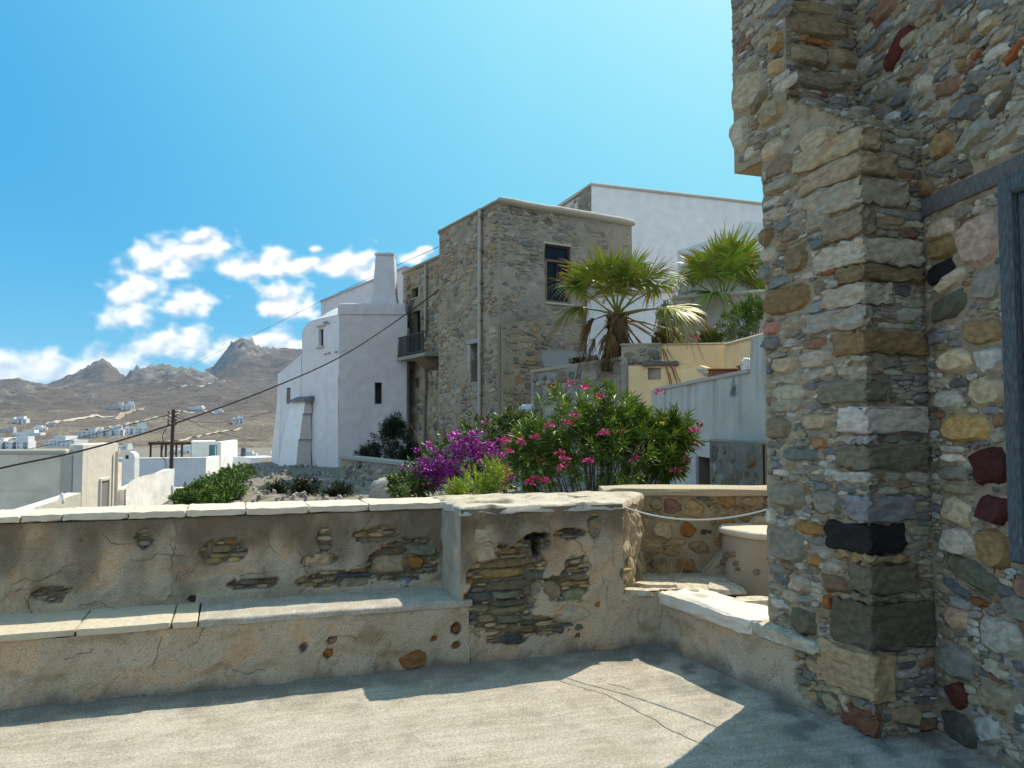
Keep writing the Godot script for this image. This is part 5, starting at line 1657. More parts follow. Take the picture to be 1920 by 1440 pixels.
	frame_bars(b, g, Rect2(rwin.position.x + 0.08, rwin.position.y + 0.06, rwin.size.x - 0.19, tr_v - rwin.position.y - 0.1), 0.05, -0.066, 0.05, C(0.035, 0.04, 0.055), [0.5], [0.36])
	put(b, "sash", M.wood, wn)
	b = MB.new()
	b.box(g, Vector3(rwin.position.x - 0.05, rwin.position.y - 0.07, -0.2), Vector3(rwin.end.x + 0.14, rwin.position.y - 0.004, 0.06), C(0.52, 0.46, 0.38), 0.015)
	put(b, "sill", M.marble, wn)
	b = MB.new()
	b.box(g, Vector3(rwin.position.x - 0.06, rwin.end.y + 0.004, -0.2), Vector3(rwin.end.x + 0.06, rwin.end.y + 0.07, 0.03), C(0.50, 0.46, 0.38), 0.015)
	put(b, "lintel", M.marble, wn)
	b = MB.new()
	reveal(b, g, rwin.grow(0.01), 1.2, C(0.02, 0.02, 0.025), C(0.01, 0.01, 0.012))
	put(b, "dark_room", M.cable, o)
	# barred window of the side, with a pale stone surround
	b = MB.new()
	frame_bars(b, lf, lwin, 0.05, -0.2, 0.06, C(0.30, 0.34, 0.38), [0.5], [])
	var w2 := put(b, "window", M.paint, o)
	pane(lf, lwin.grow(-0.03), -0.24, w2)
	b = MB.new()
	for k in 4:
		b.box(lf, Vector3(lwin.position.x + lwin.size.x * (0.2 + 0.2 * k) - 0.012, lwin.position.y, -0.16), Vector3(lwin.position.x + lwin.size.x * (0.2 + 0.2 * k) + 0.012, lwin.end.y, -0.136), C(0.12, 0.13, 0.15))
	put(b, "bars", M.smooth, w2)
	b = MB.new()
	block(b, lf, Vector3(lwin.position.x - 0.2, lwin.position.y + 0.35, -0.15), Vector3(lwin.position.x - 0.003, lwin.end.y, 0.06), C(0.52, 0.49, 0.43), 0.02, 0.015, 4)
	block(b, lf, Vector3(lwin.position.x - 0.25, lwin.end.y + 0.004, -0.15), Vector3(lwin.end.x + 0.1, lwin.end.y + 0.16, 0.07), C(0.46, 0.44, 0.40), 0.02, 0.015, 4)
	put(b, "stone_surround", M.far_stone, w2)
	b = MB.new()
	reveal(b, lf, lwin.grow(0.01), 1.0, C(0.02, 0.02, 0.025), C(0.01, 0.01, 0.012))
	put(b, "dark_room", M.cable, o)
	# pipe down the side and a few plants rooted in the joints
	var pu := 3.397
	downpipe(o, lf, [Vector2(pu, 8.744), Vector2(pu, 5.775), Vector2(pu + 0.02, 1.772)], 0.065, C(0.42, 0.38, 0.31), [Vector2(pu, 8.459), Vector2(pu, 7.361), Vector2(pu, 6.302), Vector2(pu, 5.635), Vector2(pu, 5.074), Vector2(pu, 3.957), Vector2(pu + 0.02, 2.637)])
	var k2 := 0
	for q in [Vector2(1.282, 8.428), Vector2(1.856, 8.328)]:
		var t := foliage_clump(rf * Vector3(q.x, q.y, 0.02), 0.16 - 0.04 * k2, 40, [C(0.05, 0.07, 0.03), C(0.08, 0.09, 0.04)], 0.07)
		var mm := MultiMeshInstance3D.new()
		mm.multimesh = t
		mm.material_override = M.dull_leaf
		mm.name = numbered("wall_plant", o)
		mm.set_meta("kind", "stuff")
		o.add_child(mm, true)
		mm.position = -o.position
		k2 += 1


func foliage_clump(at: Vector3, r: float, n: int, cols: Array, leaf: float) -> MultiMesh:
	var xs := []
	var cs := []
	for i in n:
		var d := Vector3(rng.randfn(), rng.randfn(), rng.randfn()).normalized() * pow(rng.randf(), 0.5)
		xs.append(leaf_at(at + d * r, d + Vector3(0, 0.3, 0), leaf * rng.randf_range(0.7, 1.3)))
		cs.append(jit(pick(cols), 0.25))
	return multi(leaf_mesh(0.45), xs, cs)


# ---------------------------------------------------------------- houses behind
const WHITE := Color(0.86, 0.83, 0.81)


func white_face(b: MB, f: Transform3D, us: PackedFloat32Array, vs: PackedFloat32Array, col: Color, openings := [], top = null, soft := 0.03) -> void:
	surface(b, f, us, vs, func(u: float, v: float):
		var p := f * Vector3(u, v, 0)
		var t := nb.get_noise_3d(p.x * 1.1, p.y * 1.1, p.z * 1.1)
		var s := nc.get_noise_3d(p.x * 3.0, p.y * 0.35, p.z * 3.0)
		return [t * soft * 2.0 + na.get_noise_3d(p.x * 2.0, p.y * 2.0, p.z * 2.0) * soft * 0.5, col * (1.0 + t * 0.035 - maxf(0.0, s - 0.2) * 0.16), v if top == null else minf(v, top.call(u))], func(u: float, v: float): return in_rects(openings, u, v))


func slit(o: Node3D, f: Transform3D, r: Rect2, col: Color, depth := 0.3) -> Node3D:
	var b := MB.new()
	reveal(b, f, r, depth, col, C(0.03, 0.03, 0.035))
	return put(b, "window", M.whitewash, o)


func make_recessed_house() -> void:
	var a := Vector3(-4.639, 6.119, -33.750)
	var e := Vector3(-2.702, 5.657, -30.300)
	var f := fr(a.x, a.z, e.x, e.z)
	var w := Vector2(e.x - a.x, e.z - a.z).length()
	var o := thing("balcony_stone_house", Vector3(a.x + 2.0, -0.3, a.z - 2.5), "narrow brown stone house with dark iron balcony between white house and tower", "house")
	var top := 8.078
	var door := Rect2(1.156, 4.585, 0.791, 1.726)
	var win := Rect2(1.012, 6.880, 0.743, 0.397)
	var slot := Rect2(1.590, 3.167, 0.334, 0.388)
	var pk := Packer.new(0.05, -0.6, w - 0.05, top - 0.15, 0.03)
	rubble_face(o, "front_wall", f, breaks(lin(0.0, w + 0.6, 0.1), [door.position.x, door.end.x, win.position.x, win.end.x, slot.position.x, slot.end.x]), breaks(lin(-1.4, top, 0.1), [door.position.y, door.end.y, win.position.y, win.end.y, slot.position.y, slot.end.y]), [C(0.40, 0.325, 0.215), C(0.47, 0.39, 0.275)],
		[C(0.39, 0.32, 0.215), C(0.30, 0.26, 0.195), C(0.49, 0.425, 0.32), C(0.20, 0.18, 0.15), C(0.38, 0.265, 0.15)], [door, win, slot], pk, [[700, 0.1, 0.2, 0.4, 0.8], [1800, 0.05, 0.1, 0.4, 0.8]], 220, null, 0.035, 0.16)
	var b := MB.new()
	b.box(f, Vector3(0.0, -1.4, -4.5), Vector3(w + 0.6, top - 0.03, -0.5), C(0.33, 0.28, 0.21))
	b.quad(f * Vector3(0.0, -1.4, -0.5), f * Vector3(0.0, -1.4, 0), f * Vector3(0, top - 0.03, 0), f * Vector3(0.0, top - 0.03, -0.5), C(0.33, 0.28, 0.21))
	put(b, "rear_walls", M.far_mortar, o)
	b = MB.new()
	b.box(f, Vector3(-0.03, top - 0.02, -4.5), Vector3(w + 0.6, top + 0.13, 0.07), C(0.36, 0.32, 0.25), 0.04)
	put(b, "roof_edge", M.plaster, o)
	b = MB.new()
	frame_bars(b, f, door, 0.07, -0.2, 0.1, C(0.06, 0.045, 0.04), [0.5], [0.7])
	b.box(f, Vector3(door.position.x, door.position.y, -0.36), Vector3(door.end.x, door.end.y, -0.26), C(0.04, 0.03, 0.028))
	put(b, "door", M.wood, o)
	b = MB.new()
	frame_bars(b, f, win, 0.06, -0.15, 0.08, C(0.10, 0.08, 0.065), [0.5])
	var wn := put(b, "window", M.wood, o)
	pane(f, win.grow(-0.02), -0.2, wn)
	b = MB.new()
	b.box(f, Vector3(win.position.x - 0.06, win.position.y - 0.08, -0.1), Vector3(win.end.x + 0.06, win.position.y - 0.004, 0.05), C(0.45, 0.40, 0.32), 0.01)
	put(b, "sill", M.marble, wn)
	b = MB.new()
	reveal(b, f, slot.grow(0.005), 0.4, C(0.07, 0.055, 0.045), C(0.03, 0.025, 0.02))
	put(b, "slot", M.cable, o)
	# balcony
	var bal := Rect2(1.396, 4.379, 2.247, 0.763)
	b = MB.new()
	b.box(f, Vector3(bal.position.x - 0.05, bal.position.y - 0.16, 0.0), Vector3(w + 0.4, bal.position.y - 0.02, 0.85), C(0.40, 0.36, 0.29), 0.02)
	b.prism(Transform3D(Basis(f.basis.z, Vector3.UP, -f.basis.x), f * Vector3(w + 0.3, 0, 0)), PackedVector2Array([Vector2(0.0, bal.position.y - 0.6), Vector2(0.3, bal.position.y - 0.5), Vector2(0.75, bal.position.y - 0.165), Vector2(0.0, bal.position.y - 0.165)]), 1.3, 0.1, C(0.26, 0.19, 0.13))
	var bp := put(b, "balcony", M.plaster, o)
	b = MB.new()
	var ir := C(0.028, 0.028, 0.03)
	var rt := bal.end.y
	for y in [bal.position.y + 0.06, rt]:
		b.box(f, Vector3(bal.position.x, y - 0.025, 0.78), Vector3(w + 0.35, y + 0.025, 0.82), ir)
		b.box(f, Vector3(bal.position.x, y - 0.025, 0.02), Vector3(bal.position.x + 0.04, y + 0.025, 0.78), ir)
	put(b, "rail", M.smooth, bp)
	var x := bal.position.x + 0.02
	while x < w + 0.3:
		b = MB.new()
		b.box(f, Vector3(x - 0.016, bal.position.y - 0.02, 0.785), Vector3(x + 0.016, rt, 0.815), ir)
		put(b, "baluster", M.smooth, bp)
		x += 0.13
	for k in 5:
		b = MB.new()
		b.box(f, Vector3(bal.position.x + 0.005, bal.position.y - 0.02, 0.08 + k * 0.15), Vector3(bal.position.x + 0.035, rt, 0.11 + k * 0.15), ir)
		put(b, "baluster", M.smooth, bp)
	var pu := 2.687
	downpipe(o, f, [Vector2(pu, 7.998), Vector2(pu, 5.126)], 0.06, C(0.36, 0.33, 0.27), [Vector2(pu, 7.506), Vector2(pu, 5.804)])
	downpipe(o, f, [Vector2(pu + 0.02, 4.008), Vector2(pu + 0.08, 2.958), Vector2(pu - 0.03, 2.812), Vector2(pu - 0.05, -0.4)], 0.055, C(0.20, 0.18, 0.15), [Vector2(pu + 0.06, 3.378)])


func make_white_house() -> void:
	var c := Vector3(-6.945, 1.600, -32.000)
	var r := Vector3(-4.218, 1.600, -32.000)
	var l := Vector3(-9.121, 1.600, -34.600)
	var o := thing("white_house", Vector3(c.x - 0.3, -0.3, c.z - 2.5), "tall whitewashed house with a tapering chimney and a leaning buttress", "house")
	var rf := fr(c.x, c.z, r.x, r.z)
	var lf := fr(l.x, l.z, c.x, c.z)
	var rw := Vector2(r.x - c.x, r.z - c.z).length()
	var lw := Vector2(c.x - l.x, c.z - l.z).length()
	var top := 6.144
	var shade := C(0.62, 0.56, 0.55)  # darkened whitewash: the shade on this side is put into the colour
	var ws := Rect2(1.440, 2.516, 0.278, 0.855)
	var b := MB.new()
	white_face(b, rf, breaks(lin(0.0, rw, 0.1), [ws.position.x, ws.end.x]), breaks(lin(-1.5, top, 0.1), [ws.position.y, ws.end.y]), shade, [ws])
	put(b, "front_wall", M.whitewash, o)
	slit(o, rf, ws, shade)
	var wu := Rect2(1.576, 4.952, 0.436, 0.717)
	var wl := Rect2(-1.371, 2.616, 0.386, 0.712)
	b = MB.new()
	# left face reaches on as a lower wing, with the main block stepping down at its far end
	var ltop := func(u: float) -> float: return top - 0.02 - 0.5 * exp(-maxf(u, 0.0) * 3.4)
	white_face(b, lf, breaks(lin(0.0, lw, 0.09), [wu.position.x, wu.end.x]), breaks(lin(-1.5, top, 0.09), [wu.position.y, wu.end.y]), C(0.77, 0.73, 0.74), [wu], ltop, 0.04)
	put(b, "side_wall", M.whitewash, o)
	b = MB.new()
	frame_bars(b, lf, wu, 0.035, -0.12, 0.06, C(0.12, 0.13, 0.13), [], [])
	reveal(b, lf, wu, 0.3, WHITE, C(0.02, 0.02, 0.02))
	var wn := put(b, "window", M.paint, o)
	pane(lf, wu.grow(-0.02), -0.15, wn)
	b = MB.new()
	b.box(lf, Vector3(wu.position.x - 0.12, wu.position.y - 0.09, -0.06), Vector3(wu.end.x + 0.1, wu.position.y - 0.004, 0.09), C(0.56, 0.52, 0.40), 0.02)
	put(b, "sill", M.marble, wn)
	b = MB.new()
	b.box(lf, Vector3(wu.position.x - 0.12, wu.end.y + 0.1, -0.06), Vector3(wu.end.x + 0.22, wu.end.y + 0.17, 0.08), C(0.56, 0.52, 0.40), 0.02)
	put(b, "hood_stone", M.marble, wn)
	for q in [[607, 600, 14], [610, 662, 5], [617, 661, 5], [629, 661, 5], [615, 603, 4]]:
		b = MB.new()
		var u0: float = lw - (634.0 - q[0]) / 71.0 * lw
		var vv: float = top - (q[1] - 590.0) / 47.0
		b.box(lf, Vector3(u0, vv - 0.06, -0.02), Vector3(u0 + q[2] * 0.022, vv, 0.1), C(0.42, 0.36, 0.30), 0.02)
		put(b, "stone_stub", M.stone, o)
	# wing
	var x0 := -2.1
	var wing := 4.740
	b = MB.new()
	var wtop := func(u: float) -> float: return wing + u * 0.32
	white_face(b, offs(lf, 0, 0, 0.02), breaks(lin(x0, 0.02, 0.1), [wl.position.x, wl.end.x]), breaks(lin(-1.8, wing + 0.5, 0.1), [wl.position.y, wl.end.y]), C(0.78, 0.745, 0.75), [wl], wtop, 0.03)
	b.prism(lf, PackedVector2Array([Vector2(x0, -1.8), Vector2(0.0, -1.8), Vector2(0.0, wing - 0.04), Vector2(x0, wtop.call(x0) - 0.04)]), -0.45, -3.0, WHITE)
	b.prism(lf, PackedVector2Array([Vector2(x0, wtop.call(x0) - 0.1), Vector2(0.0, wing - 0.1), Vector2(0.0, wing - 0.02), Vector2(x0, wtop.call(x0) - 0.02)]), 0.0, -0.5, WHITE)
	b.prism(lf, PackedVector2Array([Vector2(x0 - 1.2, -1.8), Vector2(x0 + 0.02, -1.8), Vector2(x0 + 0.02, 4.019), Vector2(x0 - 0.22, 4.019), Vector2(x0 - 0.3, 2.588), Vector2(x0 - 0.62, 1.226)]), 0.05, -1.6, WHITE)
	put(b, "wing", M.whitewash, o)
	slit(o, offs(lf, 0, 0, 0.02), wl, C(0.55, 0.48, 0.47))
	b = MB.new()
	reveal(b, offs(lf, x0, 0, 0.055), Rect2(-0.16, 3.148, 0.13, 0.24), 0.1, C(0.3, 0.25, 0.22), C(0.12, 0.09, 0.07))
	put(b, "vent", M.cable, o)
	# mass, vaulted roof hump, raised block, chimney and the higher wall behind
	b = MB.new()
	var plan := Transform3D(Basis(Vector3.RIGHT, Vector3.FORWARD, Vector3.UP), Vector3.ZERO)
	b.prism(plan, PackedVector2Array([Vector2(c.x + 0.35, -c.z + 0.6), Vector2(r.x, -r.z + 0.6), Vector2(r.x, -r.z + 5.0), Vector2(l.x + 0.9, -l.z + 4.0), Vector2(l.x + 0.75, -l.z + 0.6)]), top - 0.5, -1.5, WHITE)
	put(b, "wall_core", M.whitewash, o)
	b = MB.new()
	var n := 26
	b.grid(n, n, func(i: int, j: int):
		var s := i / (n - 1.0)
		var t := j / (n - 1.0)
		var p := Vector3(l.x, 0, l.z).lerp(Vector3(c.x, 0, c.z), s) + (Vector3(r.x, 0, r.z - 3.2) - Vector3(c.x, 0, c.z)) * t * 0.62
		var e := minf(minf(s, 1.0 - s) * 3.2, minf(t, 1.0 - t) * 3.2)
		return Vector3(p.x, lerpf(ltop.call(s * lw), top + 0.5 * sin(minf(s * 1.25, 1.0) * PI * 0.72), smoothstep(0.0, 1.0, e)) - (0.02 if e > 0.0 else 0.0), p.z), func(_i, _j): return WHITE)
	put(b, "roof", M.whitewash, o)
	b = MB.new()
	var rb := rf
	block(b, rb, Vector3(-0.137, top - 0.3, -1.9), Vector3(rw - 0.05, 6.619, -0.12), shade, 0.16, 0.03, 8)
	b.box(rb, Vector3(-0.02, top - 0.05, -0.2), Vector3(rw, top + 0.03, 0.05), shade, 0.03)
	put(b, "parapet", M.whitewash, o)
	b = MB.new()
	var cu := 1.727
	var prof := [[6.101, 0.78, 0.5], [6.317, 0.64, 0.46], [6.619, 0.52, 0.42], [7.009, 0.455, 0.37], [7.833, 0.42, 0.34], [8.616, 0.365, 0.30]]
	var ring := func(k: int) -> Array:
		var q: Array = prof[k]
		var m := Vector3(cu, q[0], -0.75)
		return [rb * (m + Vector3(-q[1], 0, q[2])), rb * (m + Vector3(q[1], 0, q[2])), rb * (m + Vector3(q[1], 0, -q[2])), rb * (m + Vector3(-q[1], 0, -q[2]))]
	for k in prof.size() - 1:
		var p: Array = ring.call(k)
		var q: Array = ring.call(k + 1)
		for s in 4:
			b.quad(p[s], p[(s + 1) % 4], q[(s + 1) % 4], q[s], C(0.66, 0.63, 0.64))
	var ch := put(b, "chimney", M.whitewash, o)
	b = MB.new()
	block(b, rb, Vector3(cu - 0.40, 8.594, -1.09), Vector3(cu + 0.38, 8.725, -0.41), C(0.58, 0.55, 0.55), 0.03, 0.03, 5)
	put(b, "chimney_cap", M.whitewash, ch)
	# higher wall behind, its top climbing to the right
	b = MB.new()
	var h0 := Vector3(-9.132, 7.561, -38.000)
	var h1 := Vector3(-4.656, 8.528, -34.600)
	var hf := fr(h0.x, h0.z, h1.x, h1.z)
	var hw := Vector2(h1.x - h0.x, h1.z - h0.z).length()
	b.prism(hf, PackedVector2Array([Vector2(0, 0), Vector2(hw, 0), Vector2(hw, h1.y), Vector2(hw * 0.965, h1.y + 0.02), Vector2(0, h0.y)]), 0.0, -1.6, C(0.66, 0.63, 0.64))
	b.prism(hf, PackedVector2Array([Vector2(-0.02, h0.y - 0.02), Vector2(hw + 0.02, h1.y - 0.02), Vector2(hw + 0.02, h1.y + 0.07), Vector2(-0.02, h0.y + 0.07)]), 0.05, -1.6, C(0.45, 0.42, 0.42))
	put(b, "upper_wall", M.whitewash, o)
	# leaning buttress with a dark slate cap
	b = MB.new()
	var bu0 := -0.667
	var bu1 := 1.029
	var bt := 2.697
	var bk := offs(lf, 0, 0, 0.03)
	var sec := [[-0.5, 0.72], [bt * 0.4, 0.55], [bt * 0.8, 0.38], [bt, 0.28]]
	for k in sec.size() - 1:
		var a0: float = lerpf(bu0, bu0 + 0.45, k / 3.0)
		var a1: float = lerpf(bu0, bu0 + 0.45, (k + 1) / 3.0)
		var y0: float = sec[k][0]
		var y1: float = sec[k + 1][0]
		var d0: float = sec[k][1]
		var d1: float = sec[k + 1][1]
		b.quad(bk * Vector3(a0, y0, d0), bk * Vector3(bu1 + 0.1, y0, d0), bk * Vector3(bu1, y1, d1), bk * Vector3(a1, y1, d1), WHITE)
		b.quad(bk * Vector3(a0, y0, 0), bk * Vector3(a0, y0, d0), bk * Vector3(a1, y1, d1), bk * Vector3(a1, y1, 0), WHITE)
		b.quad(bk * Vector3(bu1 + 0.1, y0, d0), bk * Vector3(bu1 + 0.1, y0, 0), bk * Vector3(bu1, y1, 0), bk * Vector3(bu1, y1, d1), C(0.60, 0.53, 0.49))  # right side coloured darker and browner, its shade painted in
	var bb := put(b, "buttress", M.whitewash, o)
	b = MB.new()
	b.prism(Transform3D(Basis(bk.basis.z * -1.0, Vector3.UP, bk.basis.x), bk * Vector3(bu0 + 0.35, 0, 0)), PackedVector2Array([Vector2(-0.42, bt - 0.05), Vector2(0.02, bt - 0.02), Vector2(0.02, bt + 0.2), Vector2(-0.42, bt + 0.02)]), bu1 - bu0 - 0.15, 0.0, C(0.22, 0.21, 0.22))
	put(b, "slate_cap", M.far_stone, bb)


func make_tall_house() -> void:
	var c := Vector3(2.917, 5.483, -29.000)
	var l := Vector3(1.397, 6.099, -33.600)
	var f := fr(c.x, c.z, c.x + 0.94, c.z - 0.34)
	var lf := fr(l.x, l.z, c.x, c.z)
	var lw := Vector2(c.x - l.x, c.z - l.z).length()
	var top := 10.456
	var o := thing("tall_white_house", Vector3(c.x + 4.0, -0.4, c.z - 4.0), "tall plain white house rising behind the stone tower and the palms", "house")
	var b := MB.new()
	surface(b, f, lin(0.0, 10.0, 0.16), lin(-1.0, top, 0.2), func(u: float, v: float):
		var t := nb.get_noise_2d(u * 1.6, v * 0.9)
		var run := nc.get_noise_2d(u * 3.0, v * 0.25)
		return [t * 0.02, C(0.88, 0.86, 0.85).lerp(C(0.72, 0.69, 0.66), clampf(t * 0.25 + run * 0.3, 0.0, 0.5)), v])
	put(b, "front_wall", M.whitewash, o)
	var pk := Packer.new(0.05, 4.0, lw - 0.05, top - 0.1, 0.03)
	rubble_face(o, "side_wall", lf, lin(0.0, lw, 0.12), lin(-1.0, top, 0.12), [C(0.30, 0.26, 0.19), C(0.37, 0.32, 0.24)], [C(0.31, 0.27, 0.2), C(0.25, 0.23, 0.19), C(0.42, 0.38, 0.3)], [], pk, [[300, 0.1, 0.2, 0.4, 0.8], [600, 0.06, 0.1, 0.4, 0.8]], 120)
	b = MB.new()
	b.box(f, Vector3(0.06, -1.0, -6.0), Vector3(10.0, top - 0.05, -0.06), C(0.6, 0.58, 0.55))
	put(b, "wall_core", M.whitewash, o)
	b = MB.new()
	b.box(f, Vector3(-0.03, top - 0.02, -6.0), Vector3(10.02, top + 0.12, 0.06), C(0.60, 0.58, 0.54), 0.04)
	var e := fr(l.x, l.z, c.x, c.z)
	b.box(e, Vector3(0.0, top - 0.02, -0.5), Vector3(lw - 0.03, top + 0.1, 0.05), C(0.42, 0.38, 0.31), 0.03)
	put(b, "roof_edge", M.plaster, o)
	# lower terrace walls in front of it
	var q := thing("white_terrace_wall", Vector3(4.097, 4.328, -25.500), "low bright white terrace wall with a cream ledge behind the first palm", "wall")
	b = MB.new()
	var g := fr(2.484, -26.500, 6.193, -25.000)
	var gt := 5.924
	white_face(b, g, lin(0.0, 4.2, 0.15), lin(-1.0, gt, 0.15), C(0.78, 0.79, 0.80))
	b.box(g, Vector3(0.05, -1.0, -0.4), Vector3(4.15, gt - 0.05, -0.08), WHITE)
	put(b, "wall_face", M.whitewash, q)
	b = MB.new()
	b.box(g, Vector3(-0.05, gt - 0.03, -0.45), Vector3(4.25, gt + 0.13, 0.08), C(0.56, 0.50, 0.40), 0.04)
	put(b, "ledge", M.plaster, q)
	var s := thing("stepped_white_parapet", Vector3(6.509, 6.862, -23.000), "white stair parapet with a sloping lit edge above the second palm", "parapet")
	b = MB.new()
	var p := [Vector3(4.803, 6.705, -23.000), Vector3(6.372, 7.186, -22.600), Vector3(6.667, 7.454, -22.500), Vector3(7.523, 7.249, -22.300)]
	var sf := fr(p[0].x, p[0].z, p[3].x, p[3].z)
	var inv := sf.affine_inverse()
	var poly := PackedVector2Array([Vector2(0, 2.0), Vector2((inv * p[3]).x, 2.0)])
	for k in [3, 2, 1, 0]:
		poly.append(Vector2((inv * p[k]).x, p[k].y))
	b.prism(sf, poly, 0.0, -0.3, C(0.78, 0.79, 0.81))
	put(b, "parapet", M.whitewash, s)
	# rendered grey wall under the second palm
	var k := thing("grey_planter_wall", Vector3(5.065, 4.129, -21.000), "grey planter wall with a rounded cream lip below the second palm", "wall")
	b = MB.new()
	var kf := fr(4.353, -21.500, 6.597, -20.500)
	var kt := 5.050
	white_face(b, kf, lin(0.0, 2.7, 0.15), lin(-0.5, kt, 0.15), C(0.46, 0.45, 0.43))
	b.box(kf, Vector3(0.03, -0.5, -0.5), Vector3(2.7, kt - 0.03, -0.08), C(0.46, 0.45, 0.43))
	put(b, "wall_face", M.whitewash, k)
	b = MB.new()
	b.box(kf, Vector3(-0.03, kt - 0.03, -0.5), Vector3(2.7, kt + 0.1, 0.06), C(0.55, 0.50, 0.42), 0.05)
	put(b, "lip", M.plaster, k)


func make_garden_walls() -> void:
	# sloping rubble wall that ends in the stump beside the yellow house
	var a := Vector3(0.492, 2.146, -20.500)
	var e := Vector3(2.459, 2.063, -17.400)
	var f := fr(a.x, a.z, e.x, e.z)
	var w := Vector2(e.x - a.x, e.z - a.z).length()
	var t0 := 3.009
	var t1 := 3.099
	var o := thing("sloping_garden_wall", Vector3((a.x + e.x) * 0.5, -0.5, (a.z + e.z) * 0.5), "grey rubble garden wall with a sloping top, behind the oleander", "wall")
	var pk := Packer.new(0.05, -0.2, w, t1, 0.025)
	var top := func(u: float) -> float: return lerpf(t0, t1, u / w)
	rubble_face(o, "wall_face", f, lin(0.0, w + 0.1, 0.08), lin(-0.6, t1, 0.08), [C(0.34, 0.31, 0.255), C(0.41, 0.38, 0.32)], [C(0.36, 0.33, 0.27), C(0.28, 0.27, 0.24), C(0.42, 0.39, 0.32), C(0.21, 0.21, 0.2), C(0.33, 0.25, 0.17)], [], pk, [[220, 0.12, 0.2, 0.4, 0.75], [700, 0.06, 0.12, 0.4, 0.8], [900, 0.035, 0.06, 0.5, 0.8]], 200, top, 0.035)
	var b := MB.new()
	b.prism(f, PackedVector2Array([Vector2(0, -0.6), Vector2(w, -0.6), Vector2(w, t1), Vector2(0, t0)]), -0.05, -0.45, C(0.38, 0.33, 0.26))
	b.prism(f, PackedVector2Array([Vector2(0, t0 - 0.03), Vector2(w, t1 - 0.03), Vector2(w, t1 + 0.04), Vector2(0, t0 + 0.04)]), 0.03, -0.47, C(0.46, 0.40, 0.31))
	put(b, "coping", M.plaster, o)
	# yellow house front: rubble pier, yellow coat, plank lintel over a stone niche
	var y := thing("yellow_house", Vector3(3.850, 2.066, -17.500), "ruined yellow plastered house front with a rubble corner and a grey plank over a niche", "house")
	var p0 := Vector3(2.383, 2.761, -17.400)
	var p1 := Vector3(4.600, 2.734, -17.000)
	var yf := fr(p0.x, p0.z, p1.x, p1.z)
	var yt := 3.381
	var u1 := 0.873
	var u2 := 2.226
	var v1 := 2.919
	var yp := Packer.new(0.03, v1 + 0.02, u1 - 0.02, yt - 0.05, 0.015)
	var rp := rubble_face(y, "rubble_corner", yf, lin(0.0, u1, 0.05), lin(-0.4, yt, 0.05), [C(0.42, 0.38, 0.31), C(0.48, 0.44, 0.37)], [C(0.30, 0.27, 0.21), C(0.22, 0.22, 0.21), C(0.36, 0.31, 0.24), C(0.16, 0.16, 0.155), C(0.28, 0.22, 0.16)], [], yp, [[100, 0.1, 0.16, 0.4, 0.6], [300, 0.05, 0.1, 0.5, 0.8], [300, 0.03, 0.05, 0.5, 0.9]], 80, null, 0.03)
	b = MB.new()
	var niche := Rect2(0.573, 2.614, 0.273, 0.254)
	var yel := C(0.86, 0.67, 0.38)
	white_face(b, offs(yf, 0, 0, 0.045), breaks(lin(0.150, 1.420, 0.06), [niche.position.x, niche.end.x]), breaks(lin(-0.4, v1, 0.06), [niche.position.y, niche.end.y]), yel, [niche], null, 0.01)
	white_face(b, yf, lin(u1, u2, 0.1), lin(v1 - 0.6, yt - 0.02, 0.1), yel, [], null, 0.015)
	b.box(yf, Vector3(0.03, -0.4, -0.4), Vector3(u2, yt - 0.05, -0.05), yel)
	var nx := fr(p1.x, p1.z, p1.x - 0.15, p1.z + 2.2)
	put(b, "yellow_wall", M.whitewash, y)
	b = MB.new()
	reveal(b, offs(yf, 0, 0, 0.046), niche, 0.16, C(0.20, 0.14, 0.09), C(0.17, 0.125, 0.08))
	for k in 6:
		stone(b, offs(yf, 0, 0, -0.1), niche.position + Vector2(rng.randf(), rng.randf()) * niche.size, rng.randf_range(0.05, 0.09), rng.randf_range(0.03, 0.06), 0.0, 0.05, jit(C(0.22, 0.17, 0.12), 0.3), 8)
	put(b, "niche", M.far_stone, y)
	b = MB.new()
	block(b, yf, Vector3(0.438, 2.906, -0.05), Vector3(1.220, 2.999, 0.13), C(0.24, 0.225, 0.21), 0.02, 0.02, 6)
	put(b, "plank_lintel", M.wood, y)
	b = MB.new()
	b.box(yf, Vector3(-0.03, yt - 0.03, -0.42), Vector3(u1, yt + 0.03, 0.05), C(0.46, 0.42, 0.35), 0.03)
	b.box(yf, Vector3(u1, yt - 0.03, -0.42), Vector3(u2, yt + 0.012, 0.04), C(0.62, 0.52, 0.34), 0.02)
	put(b, "wall_top", M.plaster, y)
	# its higher return on the right
	b = MB.new()
	var g := fr(4.500, -16.900, 4.753, -14.800)
	var gt := 3.333
	white_face(b, g, lin(0.0, 2.7, 0.1), lin(0.4, gt, 0.1), yel, [], func(u): return gt - 0.08 * exp(-u * 6.0), 0.015)
	b.box(g, Vector3(0.03, 0.4, -0.35), Vector3(2.7, gt - 0.05, -0.05), yel)
	put(b, "return_wall", M.whitewash, y)
	b = MB.new()
	b.box(g, Vector3(0.05, gt - 0.04, -0.4), Vector3(2.7, gt + 0.03, 0.04), C(0.66, 0.58, 0.42), 0.025)
	put(b, "return_top", M.plaster, y)
	var s := thing("broken_yellow_wall", Vector3(3.586, 2.443, -15.800), "broken low yellow wall with a crumbling white edge in front of the yellow house", "wall")
	b = MB.new()
	var sf := fr(3.376, -15.900, 3.870, -15.500)
	var sv := 2.774
